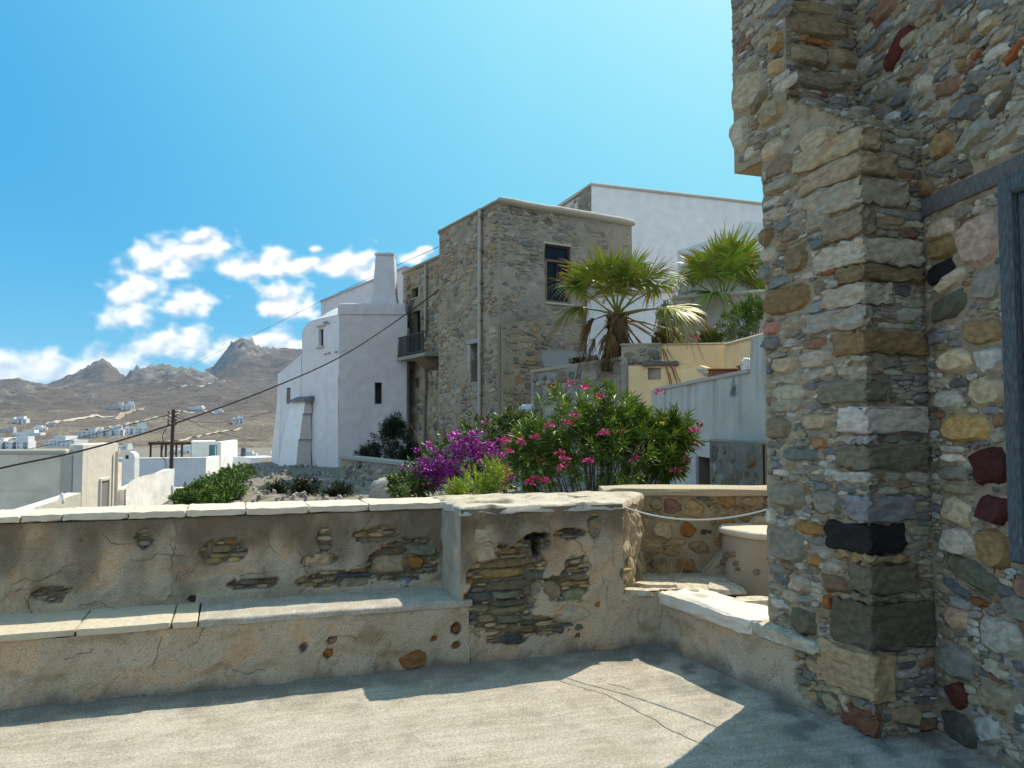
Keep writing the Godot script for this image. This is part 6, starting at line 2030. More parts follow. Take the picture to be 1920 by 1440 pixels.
	b.prism(sf, PackedVector2Array([Vector2(0, 0.6), Vector2(0.62, 0.6), Vector2(0.62, sv - 0.18), Vector2(0.5, sv - 0.1), Vector2(0.52, sv - 0.02), Vector2(0.38, sv + 0.03), Vector2(0.0, sv - 0.05)]), 0.0, -0.25, C(0.86, 0.67, 0.38))
	put(b, "wall_face", M.whitewash, s)
	for k in 4:
		b = MB.new()
		block(b, sf, Vector3(0.34 + k * 0.05, sv - 0.08 - k * 0.035, -0.2), Vector3(0.5 + k * 0.05, sv - 0.03 - k * 0.035, 0.03), C(0.62, 0.58, 0.5), 0.012, 0.015, 3)
		put(b, "stone", M.stone, s)
	for q in [[Vector3(4.123, 2.645, -15.200), 0.36], [Vector3(4.356, 2.642, -14.200), 0.3]]:
		b = MB.new()
		var t := fr(q[0].x - q[1], q[0].z, q[0].x + q[1], q[0].z + 0.05, q[0].y)
		b.box(t, Vector3(0, -0.6, -0.2), Vector3(q[1] * 2.0, 0.02, 0.1), C(0.30, 0.13, 0.06), 0.02)
		b.box(t, Vector3(-0.03, 0.023, -0.23), Vector3(q[1] * 2.0 + 0.03, 0.06, 0.13), C(0.36, 0.17, 0.08), 0.015)
		tag(put(b, "clay_trough", M.plaster), "long reddish clay trough behind the grey wall, %s" % ("near the broken yellow wall" if q[1] > 0.33 else "beside the white sack"), "trough", "clay troughs behind the grey wall")
	b = MB.new()
	block(b, Transform3D(Basis.IDENTITY.rotated(Vector3.UP, 0.5), Vector3(4.136, 2.665, -14.000)), Vector3(-0.11, -0.16, -0.1), Vector3(0.11, 0.13, 0.1), C(0.72, 0.72, 0.70), 0.09, 0.05, 7)
	tag(put(b, "white_sack", M.marble), "crumpled white plastic sack at the corner of the yellow wall", "sack")
	# grey plastered wall in the shade of the church, its top sloping away
	var z := thing("grey_plastered_wall", Vector3(3.245, 1.600, -12.500), "tall grey plastered wall with rain streaks, a peeled patch and a dark doorway", "wall")
	var n0 := Vector3(2.721, 1.600, -15.600)
	var n1 := Vector3(3.106, 1.600, -9.600)
	var zf := fr(n0.x, n0.z, n1.x, n1.z)
	var zw := Vector2(n1.x - n0.x, n1.z - n0.z).length()
	var za := 2.303
	var zb := 2.313
	var ub := 5.342
	var ztop := func(u: float) -> float: return lerpf(za, zb, clampf((u - 0.4) / (ub - 0.4), -0.1, 1.0)) + (0.42 if u > ub else 0.0)
	var dr := Rect2(3.047, -1.2, 3.959 - 3.047, 1.135 + 1.2)
	b = MB.new()
	surface(b, zf, breaks(lin(0.0, zw, 0.05), [dr.position.x, dr.end.x]), breaks(lin(-1.2, zb + 0.42, 0.05), [dr.end.y]), func(u: float, v: float):
		var tp: float = ztop.call(u)
		var c := C(0.60, 0.55, 0.48).lerp(C(0.69, 0.64, 0.56), nb.get_noise_2d(u * 3.0, v * 3.0) + 0.5)
		var run := nc.get_noise_2d(u * 16.0, v * 0.9)
		c = c.lerp(C(0.25, 0.245, 0.235), smoothstep(0.0, 0.5, run) * smoothstep(tp - 1.3, tp, v) * 0.45)
		var ps := Vector2(4.709, 2.094)
		var m := smoothstep(1.0, 0.5, Vector2((u - ps.x) / 0.16, (v - ps.y) / 0.14).length() + nc.get_noise_2d(u * 45.0, v * 26.0) * 1.1)
		c = c.lerp(C(0.14, 0.15, 0.165), m)
		return [nb.get_noise_2d(u * 4.0, v * 4.0) * 0.03 - m * 0.008, c, minf(v, tp)], func(u: float, v: float): return dr.has_point(Vector2(u, v)))
	reveal(b, zf, dr, 0.5, C(0.22, 0.19, 0.16), C(0.006, 0.006, 0.006))
	put(b, "plaster", M.concrete, z)
	b = MB.new()
	b.prism(zf, PackedVector2Array([Vector2(0, -1.2), Vector2(dr.position.x - 0.01, -1.2), Vector2(dr.position.x - 0.01, za - 0.05), Vector2(0, za - 0.1)]), -0.08, -0.4, C(0.4, 0.39, 0.37))
	b.prism(zf, PackedVector2Array([Vector2(dr.end.x + 0.01, -1.2), Vector2(zw, -1.2), Vector2(zw, zb - 0.05), Vector2(ub, zb - 0.05), Vector2(dr.end.x + 0.01, zb - 0.35)]), -0.08, -0.4, C(0.4, 0.39, 0.37))
	b.prism(zf, PackedVector2Array([Vector2(0.35, za - 0.02), Vector2(ub - 0.02, zb - 0.02), Vector2(ub - 0.02, zb + 0.03), Vector2(0.35, za + 0.03)]), 0.03, -0.42, C(0.55, 0.52, 0.46))
	put(b, "wall_top", M.plaster, z)
	b = MB.new()
	b.box(zf, Vector3(dr.position.x - 0.12, -1.2, -0.1), Vector3(dr.position.x - 0.004, dr.end.y + 0.02, 0.05), C(0.50, 0.52, 0.55), 0.01)
	put(b, "door_post", M.paint, z)
	# projecting base of bare rubble at the foot of that wall
	var rb0 := 3.969
	var rv := 1.411
	var q2 := Packer.new(rb0 + 0.03, -0.3, zw, rv - 0.02, 0.018)
	rubble_face(z, "bare_base", offs(zf, 0, 0, 0.11), lin(rb0, zw, 0.05), lin(-1.2, rv, 0.05), [C(0.27, 0.25, 0.2), C(0.34, 0.31, 0.26)], [C(0.20, 0.20, 0.18), C(0.28, 0.25, 0.19), C(0.15, 0.16, 0.16), C(0.34, 0.31, 0.25), C(0.25, 0.18, 0.11)], [], q2, [[200, 0.09, 0.16, 0.5, 0.8], [500, 0.05, 0.09, 0.5, 0.8], [600, 0.025, 0.05, 0.5, 0.9]], 110, null, 0.03)
	b = MB.new()
	b.box(zf, Vector3(rb0, -1.2, -0.05), Vector3(zw, rv - 0.01, 0.08), C(0.3, 0.27, 0.22))
	b.box(zf, Vector3(rb0 - 0.01, rv - 0.03, -0.05), Vector3(zw, rv + 0.01, 0.13), C(0.36, 0.33, 0.27), 0.02)
	put(b, "base_core", M.mortar, z)
	# blue-grey door seen under the oleander
	var dk := thing("grey_blue_door", Vector3(1.635, 0.639, -14.500), "pale blue-grey plank door half hidden under the oleander", "door")
	for k in 5:
		b = MB.new()
		var t := fr(1.414, -14.600, 1.834, -14.400, -0.9)
		b.box(t, Vector3(k * 0.092, 0, -0.03), Vector3(k * 0.092 + 0.088, 1.72, 0.0), jit(C(0.40, 0.45, 0.52), 0.05), 0.006)
		put(b, "plank", M.wood, dk)
	# small low gate in a pale blue surround at the far end of the garden wall
	var sg := thing("small_garden_gate", Vector3(0.392, 1.600, -20.300), "small dark garden gate in a pale blue rounded surround below the stone tower", "gate")
	var sgf := fr(0.190, -20.400, 0.592, -20.200, 0.9)
	b = MB.new()
	b.box(sgf, Vector3(0.0, -1.0, -0.1), Vector3(0.05, 1.22, 0.03), C(0.50, 0.58, 0.66), 0.012)
	b.box(sgf, Vector3(0.052, 1.08, -0.1), Vector3(0.44, 1.27, 0.08), C(0.55, 0.62, 0.70), 0.05)
	put(b, "surround", M.paint, sg)
	b = MB.new()
	b.box(sgf, Vector3(0.06, -1.0, -0.06), Vector3(0.42, 1.06, -0.02), C(0.035, 0.035, 0.04), 0.01)
	put(b, "gate_leaf", M.wood, sg)
	# low planting wall by the white house, and the boulder in front of it
	var lw2 := thing("planting_wall", Vector3(-4.065, 0.139, -24.500), "low pale rubble planting wall curving below the dark bushes by the white house", "wall")
	var c0 := Vector3(-5.344, 0.274, -25.000)
	var c1 := Vector3(-2.762, 0.228, -22.500)
	var cf := fr(c0.x, c0.z, c1.x, c1.z)
	var cw := Vector2(c1.x - c0.x, c1.z - c0.z).length()
	var ct := 0.655
	var c2 := 0.526
	var ctop := func(u: float) -> float: return lerpf(ct, c2, u / cw)
	rubble_face(lw2, "wall_face", cf, lin(0.0, cw, 0.07), lin(-0.9, ct, 0.07), [C(0.36, 0.32, 0.25), C(0.44, 0.40, 0.32)], [C(0.36, 0.32, 0.24), C(0.27, 0.25, 0.2), C(0.44, 0.39, 0.31), C(0.2, 0.19, 0.17)], [], Packer.new(0.05, -0.5, cw, ct, 0.03), [[200, 0.09, 0.16, 0.5, 0.8], [500, 0.05, 0.09, 0.5, 0.8]], 110, ctop, 0.06)
	b = MB.new()
	b.prism(cf, PackedVector2Array([Vector2(0, -0.9), Vector2(cw, -0.9), Vector2(cw, c2), Vector2(0, ct)]), -0.05, -0.5, C(0.40, 0.36, 0.28))
	b.prism(cf, PackedVector2Array([Vector2(-0.05, ct - 0.04), Vector2(cw, c2 - 0.04), Vector2(cw, c2 + 0.05), Vector2(-0.05, ct + 0.05)]), 0.05, -0.5, C(0.46, 0.43, 0.37))
	put(b, "coping", M.plaster, lw2)
	b = MB.new()
	var bo := Vector3(-2.535, 0.194, -17.000)
	block(b, Transform3D(Basis(Vector3(0.9, 0.25, 0.3).normalized(), Vector3(-0.25, 0.95, 0.1).normalized(), Vector3(-0.3, -0.1, 0.95).normalized()).orthonormalized(), bo), Vector3(-0.42, -0.3, -0.4), Vector3(0.4, 0.36, 0.4), C(0.46, 0.42, 0.35), 0.27, 0.06, 9)
	tag(put(b, "boulder", M.stone), "smooth pale boulder leaning beside the bougainvillea", "boulder")


# ---------------------------------------------------------------- the town below
func town_block(called: String, label: String, x0: float, y0: float, d0: float) -> Node3D:
	return thing(called, Vector3(x0, y0, -d0), label, "house", "")


func make_town() -> void:
	# cream house nearest the terrace
	var cr := C(0.84, 0.76, 0.62)
	var k := Vector3(-11.748, 0.143, -22.000)
	var f := fr(-16.751, -21.400, k.x, k.z)
	var w := (Vector3(k.x, 0, k.z) - Vector3(f.origin.x, 0, f.origin.z)).length()
	var o := thing("cream_house", Vector3(k.x - 3.0, -4.5, k.z - 2.0), "weathered cream house with a long blank wall just below the terrace", "house")
	var t := 0.855
	var b := MB.new()
	surface(b, f, lin(0.0, w - 0.25, 0.1), lin(-5.0, t, 0.1), func(u: float, v: float):
		var c := cr.lerp(C(0.70, 0.63, 0.52), clampf(nb.get_noise_2d(u * 1.6, v * 3.0) * 1.2 + 0.3, 0, 1))
		c = c.lerp(C(0.55, 0.49, 0.40), smoothstep(0.2, 0.5, nc.get_noise_2d(u * 2.0, v * 9.0)) * 0.4)
		return [nb.get_noise_2d(u * 2.0, v * 2.0) * 0.03, c])
	put(b, "front_wall", M.whitewash, o)
	b = MB.new()
	b.box(f, Vector3(0.0, -5.0, -3.8), Vector3(w - 0.3, t - 0.4, -0.08), cr)
	put(b, "wall_core", M.whitewash, o)
	b = MB.new()
	b.box(f, Vector3(0.0, t - 0.01, -0.28), Vector3(w - 0.45, t + 0.12, 0.04), C(0.62, 0.58, 0.50), 0.03)
	put(b, "roof_edge", M.plaster, o)
	b = MB.new()
	b.box(f, Vector3(w - 0.25, -5.0, -0.3), Vector3(w, t + 0.26, 0.06), C(0.68, 0.65, 0.58), 0.02)
	b.box(f, Vector3(w - 0.5, t + 0.03, -2.5), Vector3(w - 0.02, t + 0.26, -0.3), C(0.70, 0.67, 0.60), 0.03)
	b.box(f, Vector3(w - 0.24, -5.0, -2.6), Vector3(w - 0.004, t + 0.24, -0.302), C(0.70, 0.67, 0.60))
	put(b, "corner_pier", M.whitewash, o)
	b = MB.new()
	b.box(f, Vector3(w - 0.55, t - 1.15, -0.2), Vector3(w - 0.252, t - 0.02, 0.1), C(0.52, 0.49, 0.43), 0.02)
	put(b, "wall_rib", M.whitewash, o)
	var ef := offs(fr((f * Vector3(w, 0, 0)).x, (f * Vector3(w, 0, 0)).z, (f * Vector3(w, 0, -2.6)).x, (f * Vector3(w, 0, -2.6)).z), 0, 0, 0.0)
	b = MB.new()
	frame_bars(b, ef, Rect2(1.15, t - 3.2, 0.75, 2.45), 0.09, 0.05, 0.08, C(0.66, 0.63, 0.56))
	b.box(ef, Vector3(1.24, t - 3.2, -0.02), Vector3(1.81, t - 0.84, 0.012), C(0.24, 0.24, 0.25))
	put(b, "door", M.paint, o)
	b = MB.new()
	b.tube([ef * Vector3(2.25, t, 0.08), ef * Vector3(2.25, t - 1.6, 0.08), ef * Vector3(2.25, -4.5, 0.08)], [0.05], 8, C(0.60, 0.56, 0.48))
	put(b, "downpipe", M.smooth, o)
	var q := thing("sloping_parapet", Vector3(-10.292, -0.174, -18.500), "sunlit sloping white stair parapet below the cream house", "parapet")
	b = MB.new()
	var s0 := Vector3(-10.626, -0.227, -17.600)
	var s1 := Vector3(-10.390, 0.008, -19.400)
	var sf := fr(s0.x, s0.z, s1.x, s1.z)
	var sw := Vector2(s1.x - s0.x, s1.z - s0.z).length()
	b.prism(sf, PackedVector2Array([Vector2(0, -4.0), Vector2(sw, -4.0), Vector2(sw, s1.y), Vector2(0, s0.y)]), 0.0, -0.35, C(0.74, 0.70, 0.62))
	put(b, "parapet", M.whitewash, q)
	b = MB.new()
	b.lathe(Vector3(-10.513, -0.067, -18.800) + Vector3(0, -0.1, 0), PackedVector2Array([Vector2(0.06, 0), Vector2(0.07, 0.06), Vector2(0.045, 0.12), Vector2(0.05, 0.18), Vector2(0.001, 0.24)]), 12, WHITE)
	put(b, "finial", M.whitewash, q)
	# bright wall; the shade on its end is put into the colour
	q = thing("lit_white_wall", Vector3(-12.077, -0.723, -27.000), "brightly sunlit white wall with a stepped top, left of the green bank", "wall")
	b = MB.new()
	var l0 := Vector3(-12.230, -0.089, -25.500)
	var l1 := Vector3(-12.816, -0.017, -30.500)
	var lf := fr(l0.x, l0.z, l1.x, l1.z)
	var lw := Vector2(l1.x - l0.x, l1.z - l0.z).length()
	var lt0 := -0.089
	var lt1 := 0.023
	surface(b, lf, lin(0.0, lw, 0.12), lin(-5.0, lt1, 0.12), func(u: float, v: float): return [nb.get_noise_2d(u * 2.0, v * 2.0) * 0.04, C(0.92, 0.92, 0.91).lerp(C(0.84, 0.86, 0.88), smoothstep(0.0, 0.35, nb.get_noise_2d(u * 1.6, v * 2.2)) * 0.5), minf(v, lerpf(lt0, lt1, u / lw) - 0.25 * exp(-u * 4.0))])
	b.prism(lf, PackedVector2Array([Vector2(lw - 0.3, -5.0), Vector2(lw + 3.0, -5.0), Vector2(lw + 3.0, lt1 - 0.9), Vector2(lw, lt1 - 0.75), Vector2(lw - 0.3, lt1 - 0.6)]), 0.06, -0.3, C(0.80, 0.81, 0.82))
	var lb := fr(-13.127, -25.800, l0.x, l0.z)
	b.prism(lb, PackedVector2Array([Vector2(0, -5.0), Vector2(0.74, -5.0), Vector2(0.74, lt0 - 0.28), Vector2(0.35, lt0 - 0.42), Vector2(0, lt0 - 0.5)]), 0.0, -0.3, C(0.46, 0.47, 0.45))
	b.prism(lf, PackedVector2Array([Vector2(0.02, -5.0), Vector2(lw - 0.02, -5.0), Vector2(lw - 0.02, lt1 - 0.02), Vector2(0.02, lt0 - 0.3)]), -0.06, -0.35, WHITE)
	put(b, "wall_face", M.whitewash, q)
	q = thing("round_topped_flue", Vector3(-14.817, -0.044, -31.000), "slim white flue with a rounded top and a dark slot, behind the lit white wall", "chimney")
	b = MB.new()
	var kf := fr(-15.023, -31.000, -14.570, -31.000)
	var kt := 0.407
	var kp := PackedVector2Array([Vector2(0, -4.0), Vector2(0.455, -4.0), Vector2(0.455, kt)])
	for i in range(1, 8):
		var an := PI * i / 8.0
		kp.append(Vector2(0.2275 + 0.2275 * cos(an), kt + 0.2275 * sin(an)))
	kp.append(Vector2(0, kt))
	b.prism(kf, kp, 0.0, -0.4, C(0.78, 0.78, 0.77))
	put(b, "flue", M.whitewash, q)
	b = MB.new()
	b.box(kf, Vector3(0.1, kt - 0.05, -0.02), Vector3(0.22, kt + 0.09, 0.006), C(0.05, 0.05, 0.05))
	put(b, "slot", M.cable, q)
	# long white house with a roof hut
	q = thing("long_white_house", Vector3(-16.385, -0.917, -38.000), "long low white house with a roof hut and a teal door, behind the utility pole", "house")
	var d0 := Vector3(-19.780, -0.468, -39.000)
	var d1 := Vector3(-15.242, -0.521, -40.000)
	var d2 := Vector3(-16.417, -0.582, -47.000)
	var hf := fr(d0.x, d0.z, d1.x, d1.z)
	var hw := Vector2(d1.x - d0.x, d1.z - d0.z).length()
	var ht := 0.008
	var gf := fr(d1.x, d1.z, d2.x, d2.z)
	var gw := Vector2(d2.x - d1.x, d2.z - d1.z).length()
	b = MB.new()
	white_face(b, hf, lin(0.0, hw, 0.25), lin(-5.5, ht, 0.25), C(0.70, 0.73, 0.79))
	b.box(hf, Vector3(0.05, -5.5, -6.0), Vector3(hw - 0.05, ht - 0.25, -0.05), WHITE)
	b.box(hf, Vector3(-0.02, ht - 0.01, -0.3), Vector3(hw + 0.02, ht + 0.07, 0.03), WHITE, 0.02)
	put(b, "front_wall", M.whitewash, q)
	b = MB.new()
	b.prism(gf, PackedVector2Array([Vector2(0, -5.5), Vector2(gw, -5.5), Vector2(gw, ht + 0.1), Vector2(gw * 0.8, ht + 0.05), Vector2(0, ht)]), 0.0, -0.4, C(0.80, 0.81, 0.81))
	put(b, "end_wall", M.whitewash, q)
	var c0 := Vector3(-17.180, 0.458, -43.000)
	var c1 := Vector3(-15.789, 0.445, -43.500)
	var c2 := Vector3(-16.439, 0.644, -48.000)
	var uf := fr(c0.x, c0.z, c1.x, c1.z)
	var uw := Vector2(c1.x - c0.x, c1.z - c0.z).length()
	var vf := fr(c1.x, c1.z, c2.x, c2.z)
	var vw := Vector2(c2.x - c1.x, c2.z - c1.z).length()
	var ct := 0.762
	b = MB.new()
	var td := Rect2(0.885, -0.097, 0.405, 0.718)
	white_face(b, uf, breaks(lin(0.0, uw, 0.1), [td.position.x, td.end.x]), breaks(lin(-1.5, ct, 0.1), [td.position.y, td.end.y]), C(0.70, 0.69, 0.63), [td], null, 0.015)
	b.prism(vf, PackedVector2Array([Vector2(0, -1.5), Vector2(vw + 0.35, -1.5), Vector2(vw + 0.1, ct * 0.45), Vector2(vw, ct + 0.06), Vector2(0, ct)]), 0.0, -0.3, C(0.80, 0.81, 0.81))
	b.box(uf, Vector3(0.05, -1.5, -2.5), Vector3(uw - 0.32, ct - 0.1, -0.15), WHITE)
	b.box(uf, Vector3(-0.03, ct - 0.01, -2.6), Vector3(uw - 0.3, ct + 0.06, 0.04), WHITE, 0.02)
	put(b, "roof_hut", M.whitewash, q)
	b = MB.new()
	b.box(uf, Vector3(td.position.x, td.position.y, -0.14), Vector3(td.end.x, td.end.y, -0.08), C(0.05, 0.24, 0.30))
	frame_bars(b, uf, td, 0.06, -0.03, 0.05, C(0.20, 0.30, 0.32), [0.5])
	put(b, "door", M.paint, q)
	# pergola, tank, further terraces
	q = thing("roof_pergola", Vector3(-21.531, -0.059, -50.000), "thin brown timber pergola standing on a white roof terrace", "pergola")
	b = MB.new()
	var pf := fr(-22.561, -50.000, -20.401, -50.000)
	var pb := -0.291
	var pt := 0.471
	for u in [0.0, 0.95, 1.95]:
		b.box(pf, Vector3(u, pb - 0.5, -0.06), Vector3(u + 0.09, pt, 0.06), C(0.10, 0.065, 0.045))
		b.box(pf, Vector3(u, pb - 0.5, -1.6), Vector3(u + 0.09, pt, -1.5), C(0.10, 0.065, 0.045))
	b.box(pf, Vector3(-0.1, pt, -0.08), Vector3(2.2, pt + 0.12, 0.08), C(0.10, 0.065, 0.045))
	b.box(pf, Vector3(-0.1, pt, -1.62), Vector3(2.2, pt + 0.12, -1.5), C(0.10, 0.065, 0.045))
	for i in 7:
		b.box(pf, Vector3(0.3 * i, pt + 0.125, -1.8), Vector3(0.3 * i + 0.06, pt + 0.19, 0.2), C(0.12, 0.08, 0.05))
	put(b, "timber_frame", M.wood, q)
	b = MB.new()
	b.lathe(Vector3(-15.403, -0.109, -46.000), PackedVector2Array([Vector2(0.001, 0), Vector2(0.14, 0.0), Vector2(0.14, 0.46), Vector2(0.1, 0.5), Vector2(0.001, 0.51)]), 14, C(0.05, 0.06, 0.085))
	tag(put(b, "water_tank", M.smooth), "small dark water tank on the roof beside the white hut", "tank")
	q = thing("low_roof_wall", Vector3(-15.218, -0.231, -46.000), "low white roof walls between the hut and the tall white house", "wall")
	b = MB.new()
	var wf := fr(-16.015, -46.000, -13.683, -44.000)
	b.box(wf, Vector3(0, -6.0, -2.0), Vector3(1.9, -0.109, 0.0), C(0.74, 0.76, 0.79), 0.03)
	b.box(wf, Vector3(0.75, -6.0, -3.0), Vector3(1.9, 0.196, -2.0), C(0.76, 0.77, 0.79), 0.03)
	put(b, "wall_face", M.whitewash, q)
	# houses on the plain and the slopes
	var list := [
		[-348.0, -13.98, 559, 21.2, 8.9, 1, "large cluster of stepped white houses at the left edge of the town"],
		[-452.5, -8.32, 747, 24.4, 6.9, 2, "long white house above the stepped cluster in the town"],
		[-482.4, -2.75, 819, 12.0, 6.0, 1, "white house beside the pale road on the slope"],
		[-515.4, 1.60, 893, 9.5, 4.8, 3, "unfinished grey house beside the pale road on the slope"],
		[-336.8, -13.46, 597, 25.1, 8.3, 2, "wide low white house on the plain in front of the fields"],
		[-392.1, -7.73, 739, 16.3, 8.3, 2, "blue-shaded white house, first of three in the row on the plain"],
		[-373.0, -6.81, 745, 21.4, 9.4, 1, "stepped white house, middle of three in the row on the plain"],
		[-358.6, -5.01, 765, 19.9, 10.7, 1, "tall white apartment house, last of three in the row on the plain"],
		[-579.6, 5.98, 941, 16.3, 8.1, 1, "white house alone low on the brown slope at the left"],
		[-609.4, 29.19, 1219, 29.3, 7.3, 3, "long pale wall-like house high on the hillside"],
		[-583.5, 29.10, 1215, 18.6, 11.3, 1, "white house at the end of the long pale one high on the hillside"],
		[-480.2, 27.43, 1213, 22.6, 6.5, 2, "white house beside a dark tree on the hillside"],
		[-406.1, 20.75, 1107, 11.1, 5.9, 2, "small white house near the hillside track"],
		[-317.5, 5.94, 933, 14.9, 8.1, 1, "white house alone on the slope near the green field"],
		[-232.8, -13.90, 467, 7.5, 4.6, 3, "grey-white house behind the cream house roof"],
		[-265.7, -13.96, 545, 9.8, 4.0, 2, "low white house behind the round-topped flue"],
		[-186.1, -13.96, 451, 12.6, 4.8, 1, "white houses standing behind the timber pergola"],
		[-502.8, -3.70, 797, 12.8, 5.3, 3, "grey stone house at the edge of the town on the left"],
		[-133.2, -13.91, 403, 9.4, 3.2, 2, "white house behind the water tank"],
	]
	for h in list:
		far_house(h)


func far_house(h: Array) -> void:   # [x, base height, distance, width, height, look, label]
	var o := thing("far_house", Vector3(h[0], h[1], -h[2]), h[6], "house", "white houses across the valley")
	var b := MB.new()
	var turn := (rng.randf() - 0.5) * 0.5 + (0.25 if h[5] != 2 else 0.0)
	var f := Transform3D(Basis.IDENTITY.rotated(Vector3.UP, turn), Vector3(h[0], h[1], -h[2]))
	var w: float = h[3]
	var t: float = h[4]
	var white := jit(C(0.72, 0.73, 0.74) if h[5] != 3 else C(0.50, 0.49, 0.47), 0.06)
	var dp := w * rng.randf_range(0.4, 0.6)
	b.box(f, Vector3(-w * 0.5, -4.0, -dp), Vector3(w * 0.5, t * 0.62, 0), white)
	var k := rng.randf_range(-0.3, 0.1)
	b.box(f, Vector3(w * k, -3.0, -dp * 0.9), Vector3(w * (k + 0.4), t, -0.6), white * 0.97)
	if h[5] == 1:
		b.box(f, Vector3(-w * 0.46, t * 0.62, -dp * 0.7), Vector3(-w * 0.34, t * 0.85, -dp * 0.2), white)
		for i in 3:
			b.box(f, Vector3(-w * 0.5 + i * w * 0.34, -2.0, 0.0), Vector3(-w * 0.5 + i * w * 0.34 + w * 0.22, t * (0.5 + 0.1 * (i % 2)), w * 0.12), white * 1.02)
	put(b, "wall", M.whitewash, o)
	var storeys := 2 if t > 5.5 else 1
	var n := maxi(2, int(w / 3.4))
	for s in storeys:
		for i in n:
			b = MB.new()
			var u := -w * 0.5 + (i + 0.5) * w / n + rng.randf_range(-0.3, 0.3)
			var y0 := 0.8 + s * 2.6
			if y0 + 1.2 > t * 0.62:
				continue
			var zz := w * 0.12 + 0.03 if h[5] == 1 else 0.03
			b.box(f, Vector3(u - 0.45, y0, -0.1), Vector3(u + 0.45, y0 + 1.15, zz), pick([C(0.06, 0.07, 0.09), C(0.10, 0.14, 0.20), C(0.12, 0.10, 0.08)]))
			put(b, "window", M.smooth, o)


func make_pole() -> void:
	var p := Vector3(-14.415, 0.472, -34.000)
	var o := thing("utility_pole", Vector3(p.x, -4.5, p.z), "weathered brown wooden utility pole with insulators between the white roofs", "pole")
	var ty := 2.324
	var b := MB.new()
	b.tube([Vector3(p.x - 0.06, -4.6, p.z), Vector3(p.x, 0.5, p.z), Vector3(p.x + 0.03, ty, p.z)], [0.095, 0.08, 0.07], 10, C(0.16, 0.09, 0.065))
	put(b, "post", M.wood, o)
	for k in 4:
		for s in [-1.0, 1.0]:
			b = MB.new()
			var at := Vector3(p.x + s * 0.16, ty - 0.12 - k * 0.17, p.z + 0.03)
			b.tube([Vector3(p.x, at.y - 0.05, p.z + 0.03), at - Vector3(0, 0.05, 0), at], [0.014], 5, C(0.06, 0.055, 0.05))
			b.lathe(at - Vector3(0, 0.02, 0), PackedVector2Array([Vector2(0.001, 0), Vector2(0.045, 0.0), Vector2(0.05, 0.05), Vector2(0.03, 0.09), Vector2(0.001, 0.1)]), 8, C(0.20, 0.10, 0.07))
			put(b, "insulator", M.smooth, o)
	b = MB.new()
	var loop := []
	for k in 14:
		var t := k / 13.0
		loop.append(Vector3(p.x - 0.14 - 0.22 * sin(t * PI) + 0.06 * sin(t * 17.0), lerpf(ty - 0.5, ty - 2.6, t), p.z + 0.1))
	b.tube(loop, [0.016], 5, C(0.03, 0.03, 0.03))
	put(b, "loose_cable", M.cable, o)


func cable(pts: Array, r0: float, r1: float, col: Color, label: String) -> void:
	var line := []
	for i in pts.size() - 1:
		var a: Vector3 = pts[maxi(i - 1, 0)]
		var d: Vector3 = pts[mini(i + 2, pts.size() - 1)]
		for k in 8:
			line.append(pts[i].cubic_interpolate(pts[i + 1], a, d, k / 8.0))
	line.append(pts[pts.size() - 1])
	var rs := []
	for i in line.size():
		rs.append(lerpf(r0, r1, float(i) / line.size()))
	var b := MB.new()
	b.tube(line, rs, 6, col)
	tag(put(b, "overhead_cable", M.cable), label, "cable", "overhead cables")


func make_cables() -> void:
	var blk := C(0.03, 0.03, 0.032)
	cable([Vector3(-6.848, 0.748, -7.500), Vector3(-6.498, 0.889, -8.600), Vector3(-6.246, 1.093, -9.800), Vector3(-6.130, 1.277, -11.600), Vector3(-5.873, 1.665, -14.000), Vector3(-5.256, 2.451, -17.500), Vector3(-4.495, 3.451, -21.000), Vector3(-3.687, 4.880, -25.000), Vector3(-2.651, 6.546, -28.800)], 0.0115, 0.019, blk, "thick twisted black cable running up to the stone tower in front of the white house")
	cable([Vector3(-2.687, 8.153, -28.900), Vector3(-7.343, 9.553, -42.000), Vector3(-14.017, 10.698, -58.000), Vector3(-27.330, 11.493, -85.000), Vector3(-49.803, 11.363, -125.000), Vector3(-111.751, 9.739, -235.000)], 0.012, 0.02, C(0.10, 0.11, 0.12), "thin grey wire crossing the sky above the white house towards the hills")
	cable([Vector3(-14.543, 2.120, -34.000), Vector3(-16.856, 1.444, -33.500), Vector3(-19.024, 0.855, -33.000), Vector3(-20.732, 0.479, -32.500), Vector3(-25.493, -0.487, -31.500)], 0.014, 0.014, blk, "thin black wire dropping left from the pole over the cream house roof")
	cable([Vector3(-14.315, 2.030, -34.000), Vector3(-13.359, 1.803, -34.000), Vector3(-12.001, 1.826, -34.000), Vector3(-10.602, 2.256, -35.200)], 0.008, 0.008, blk, "faint wire from the pole to the far corner of the white house")
	cable([Vector3(-14.249, 2.143, -34.000), Vector3(-12.485, 1.422, -33.500), Vector3(-11.381, 0.987, -35.500)], 0.008, 0.008, blk, "faint wire sagging from the pole to the foot of the white house")


# ---------------------------------------------------------------- plants
var leaf_cache := {}


func leaf_mesh(wr: float) -> ArrayMesh:   # one folded leaf of length 1 along y
	if leaf_cache.has(wr):
		return leaf_cache[wr]
	var b := MB.new()
	var w := Color.WHITE
	var a := b.pt(Vector3(0, 0, 0), w)
	var l := b.pt(Vector3(-wr * 0.5, 0.45, 0.06), w)
	var m := b.pt(Vector3(0, 0.48, -0.02), w)
	var r := b.pt(Vector3(wr * 0.5, 0.45, 0.06), w)
	var t := b.pt(Vector3(0, 1.0, -0.10), w)
	b.face(a, m, l)
	b.face(a, r, m)
	b.face(l, m, t)
	b.face(m, r, t)
	b.smooth(0, 0)
	leaf_cache[wr] = b.mesh()
	return leaf_cache[wr]


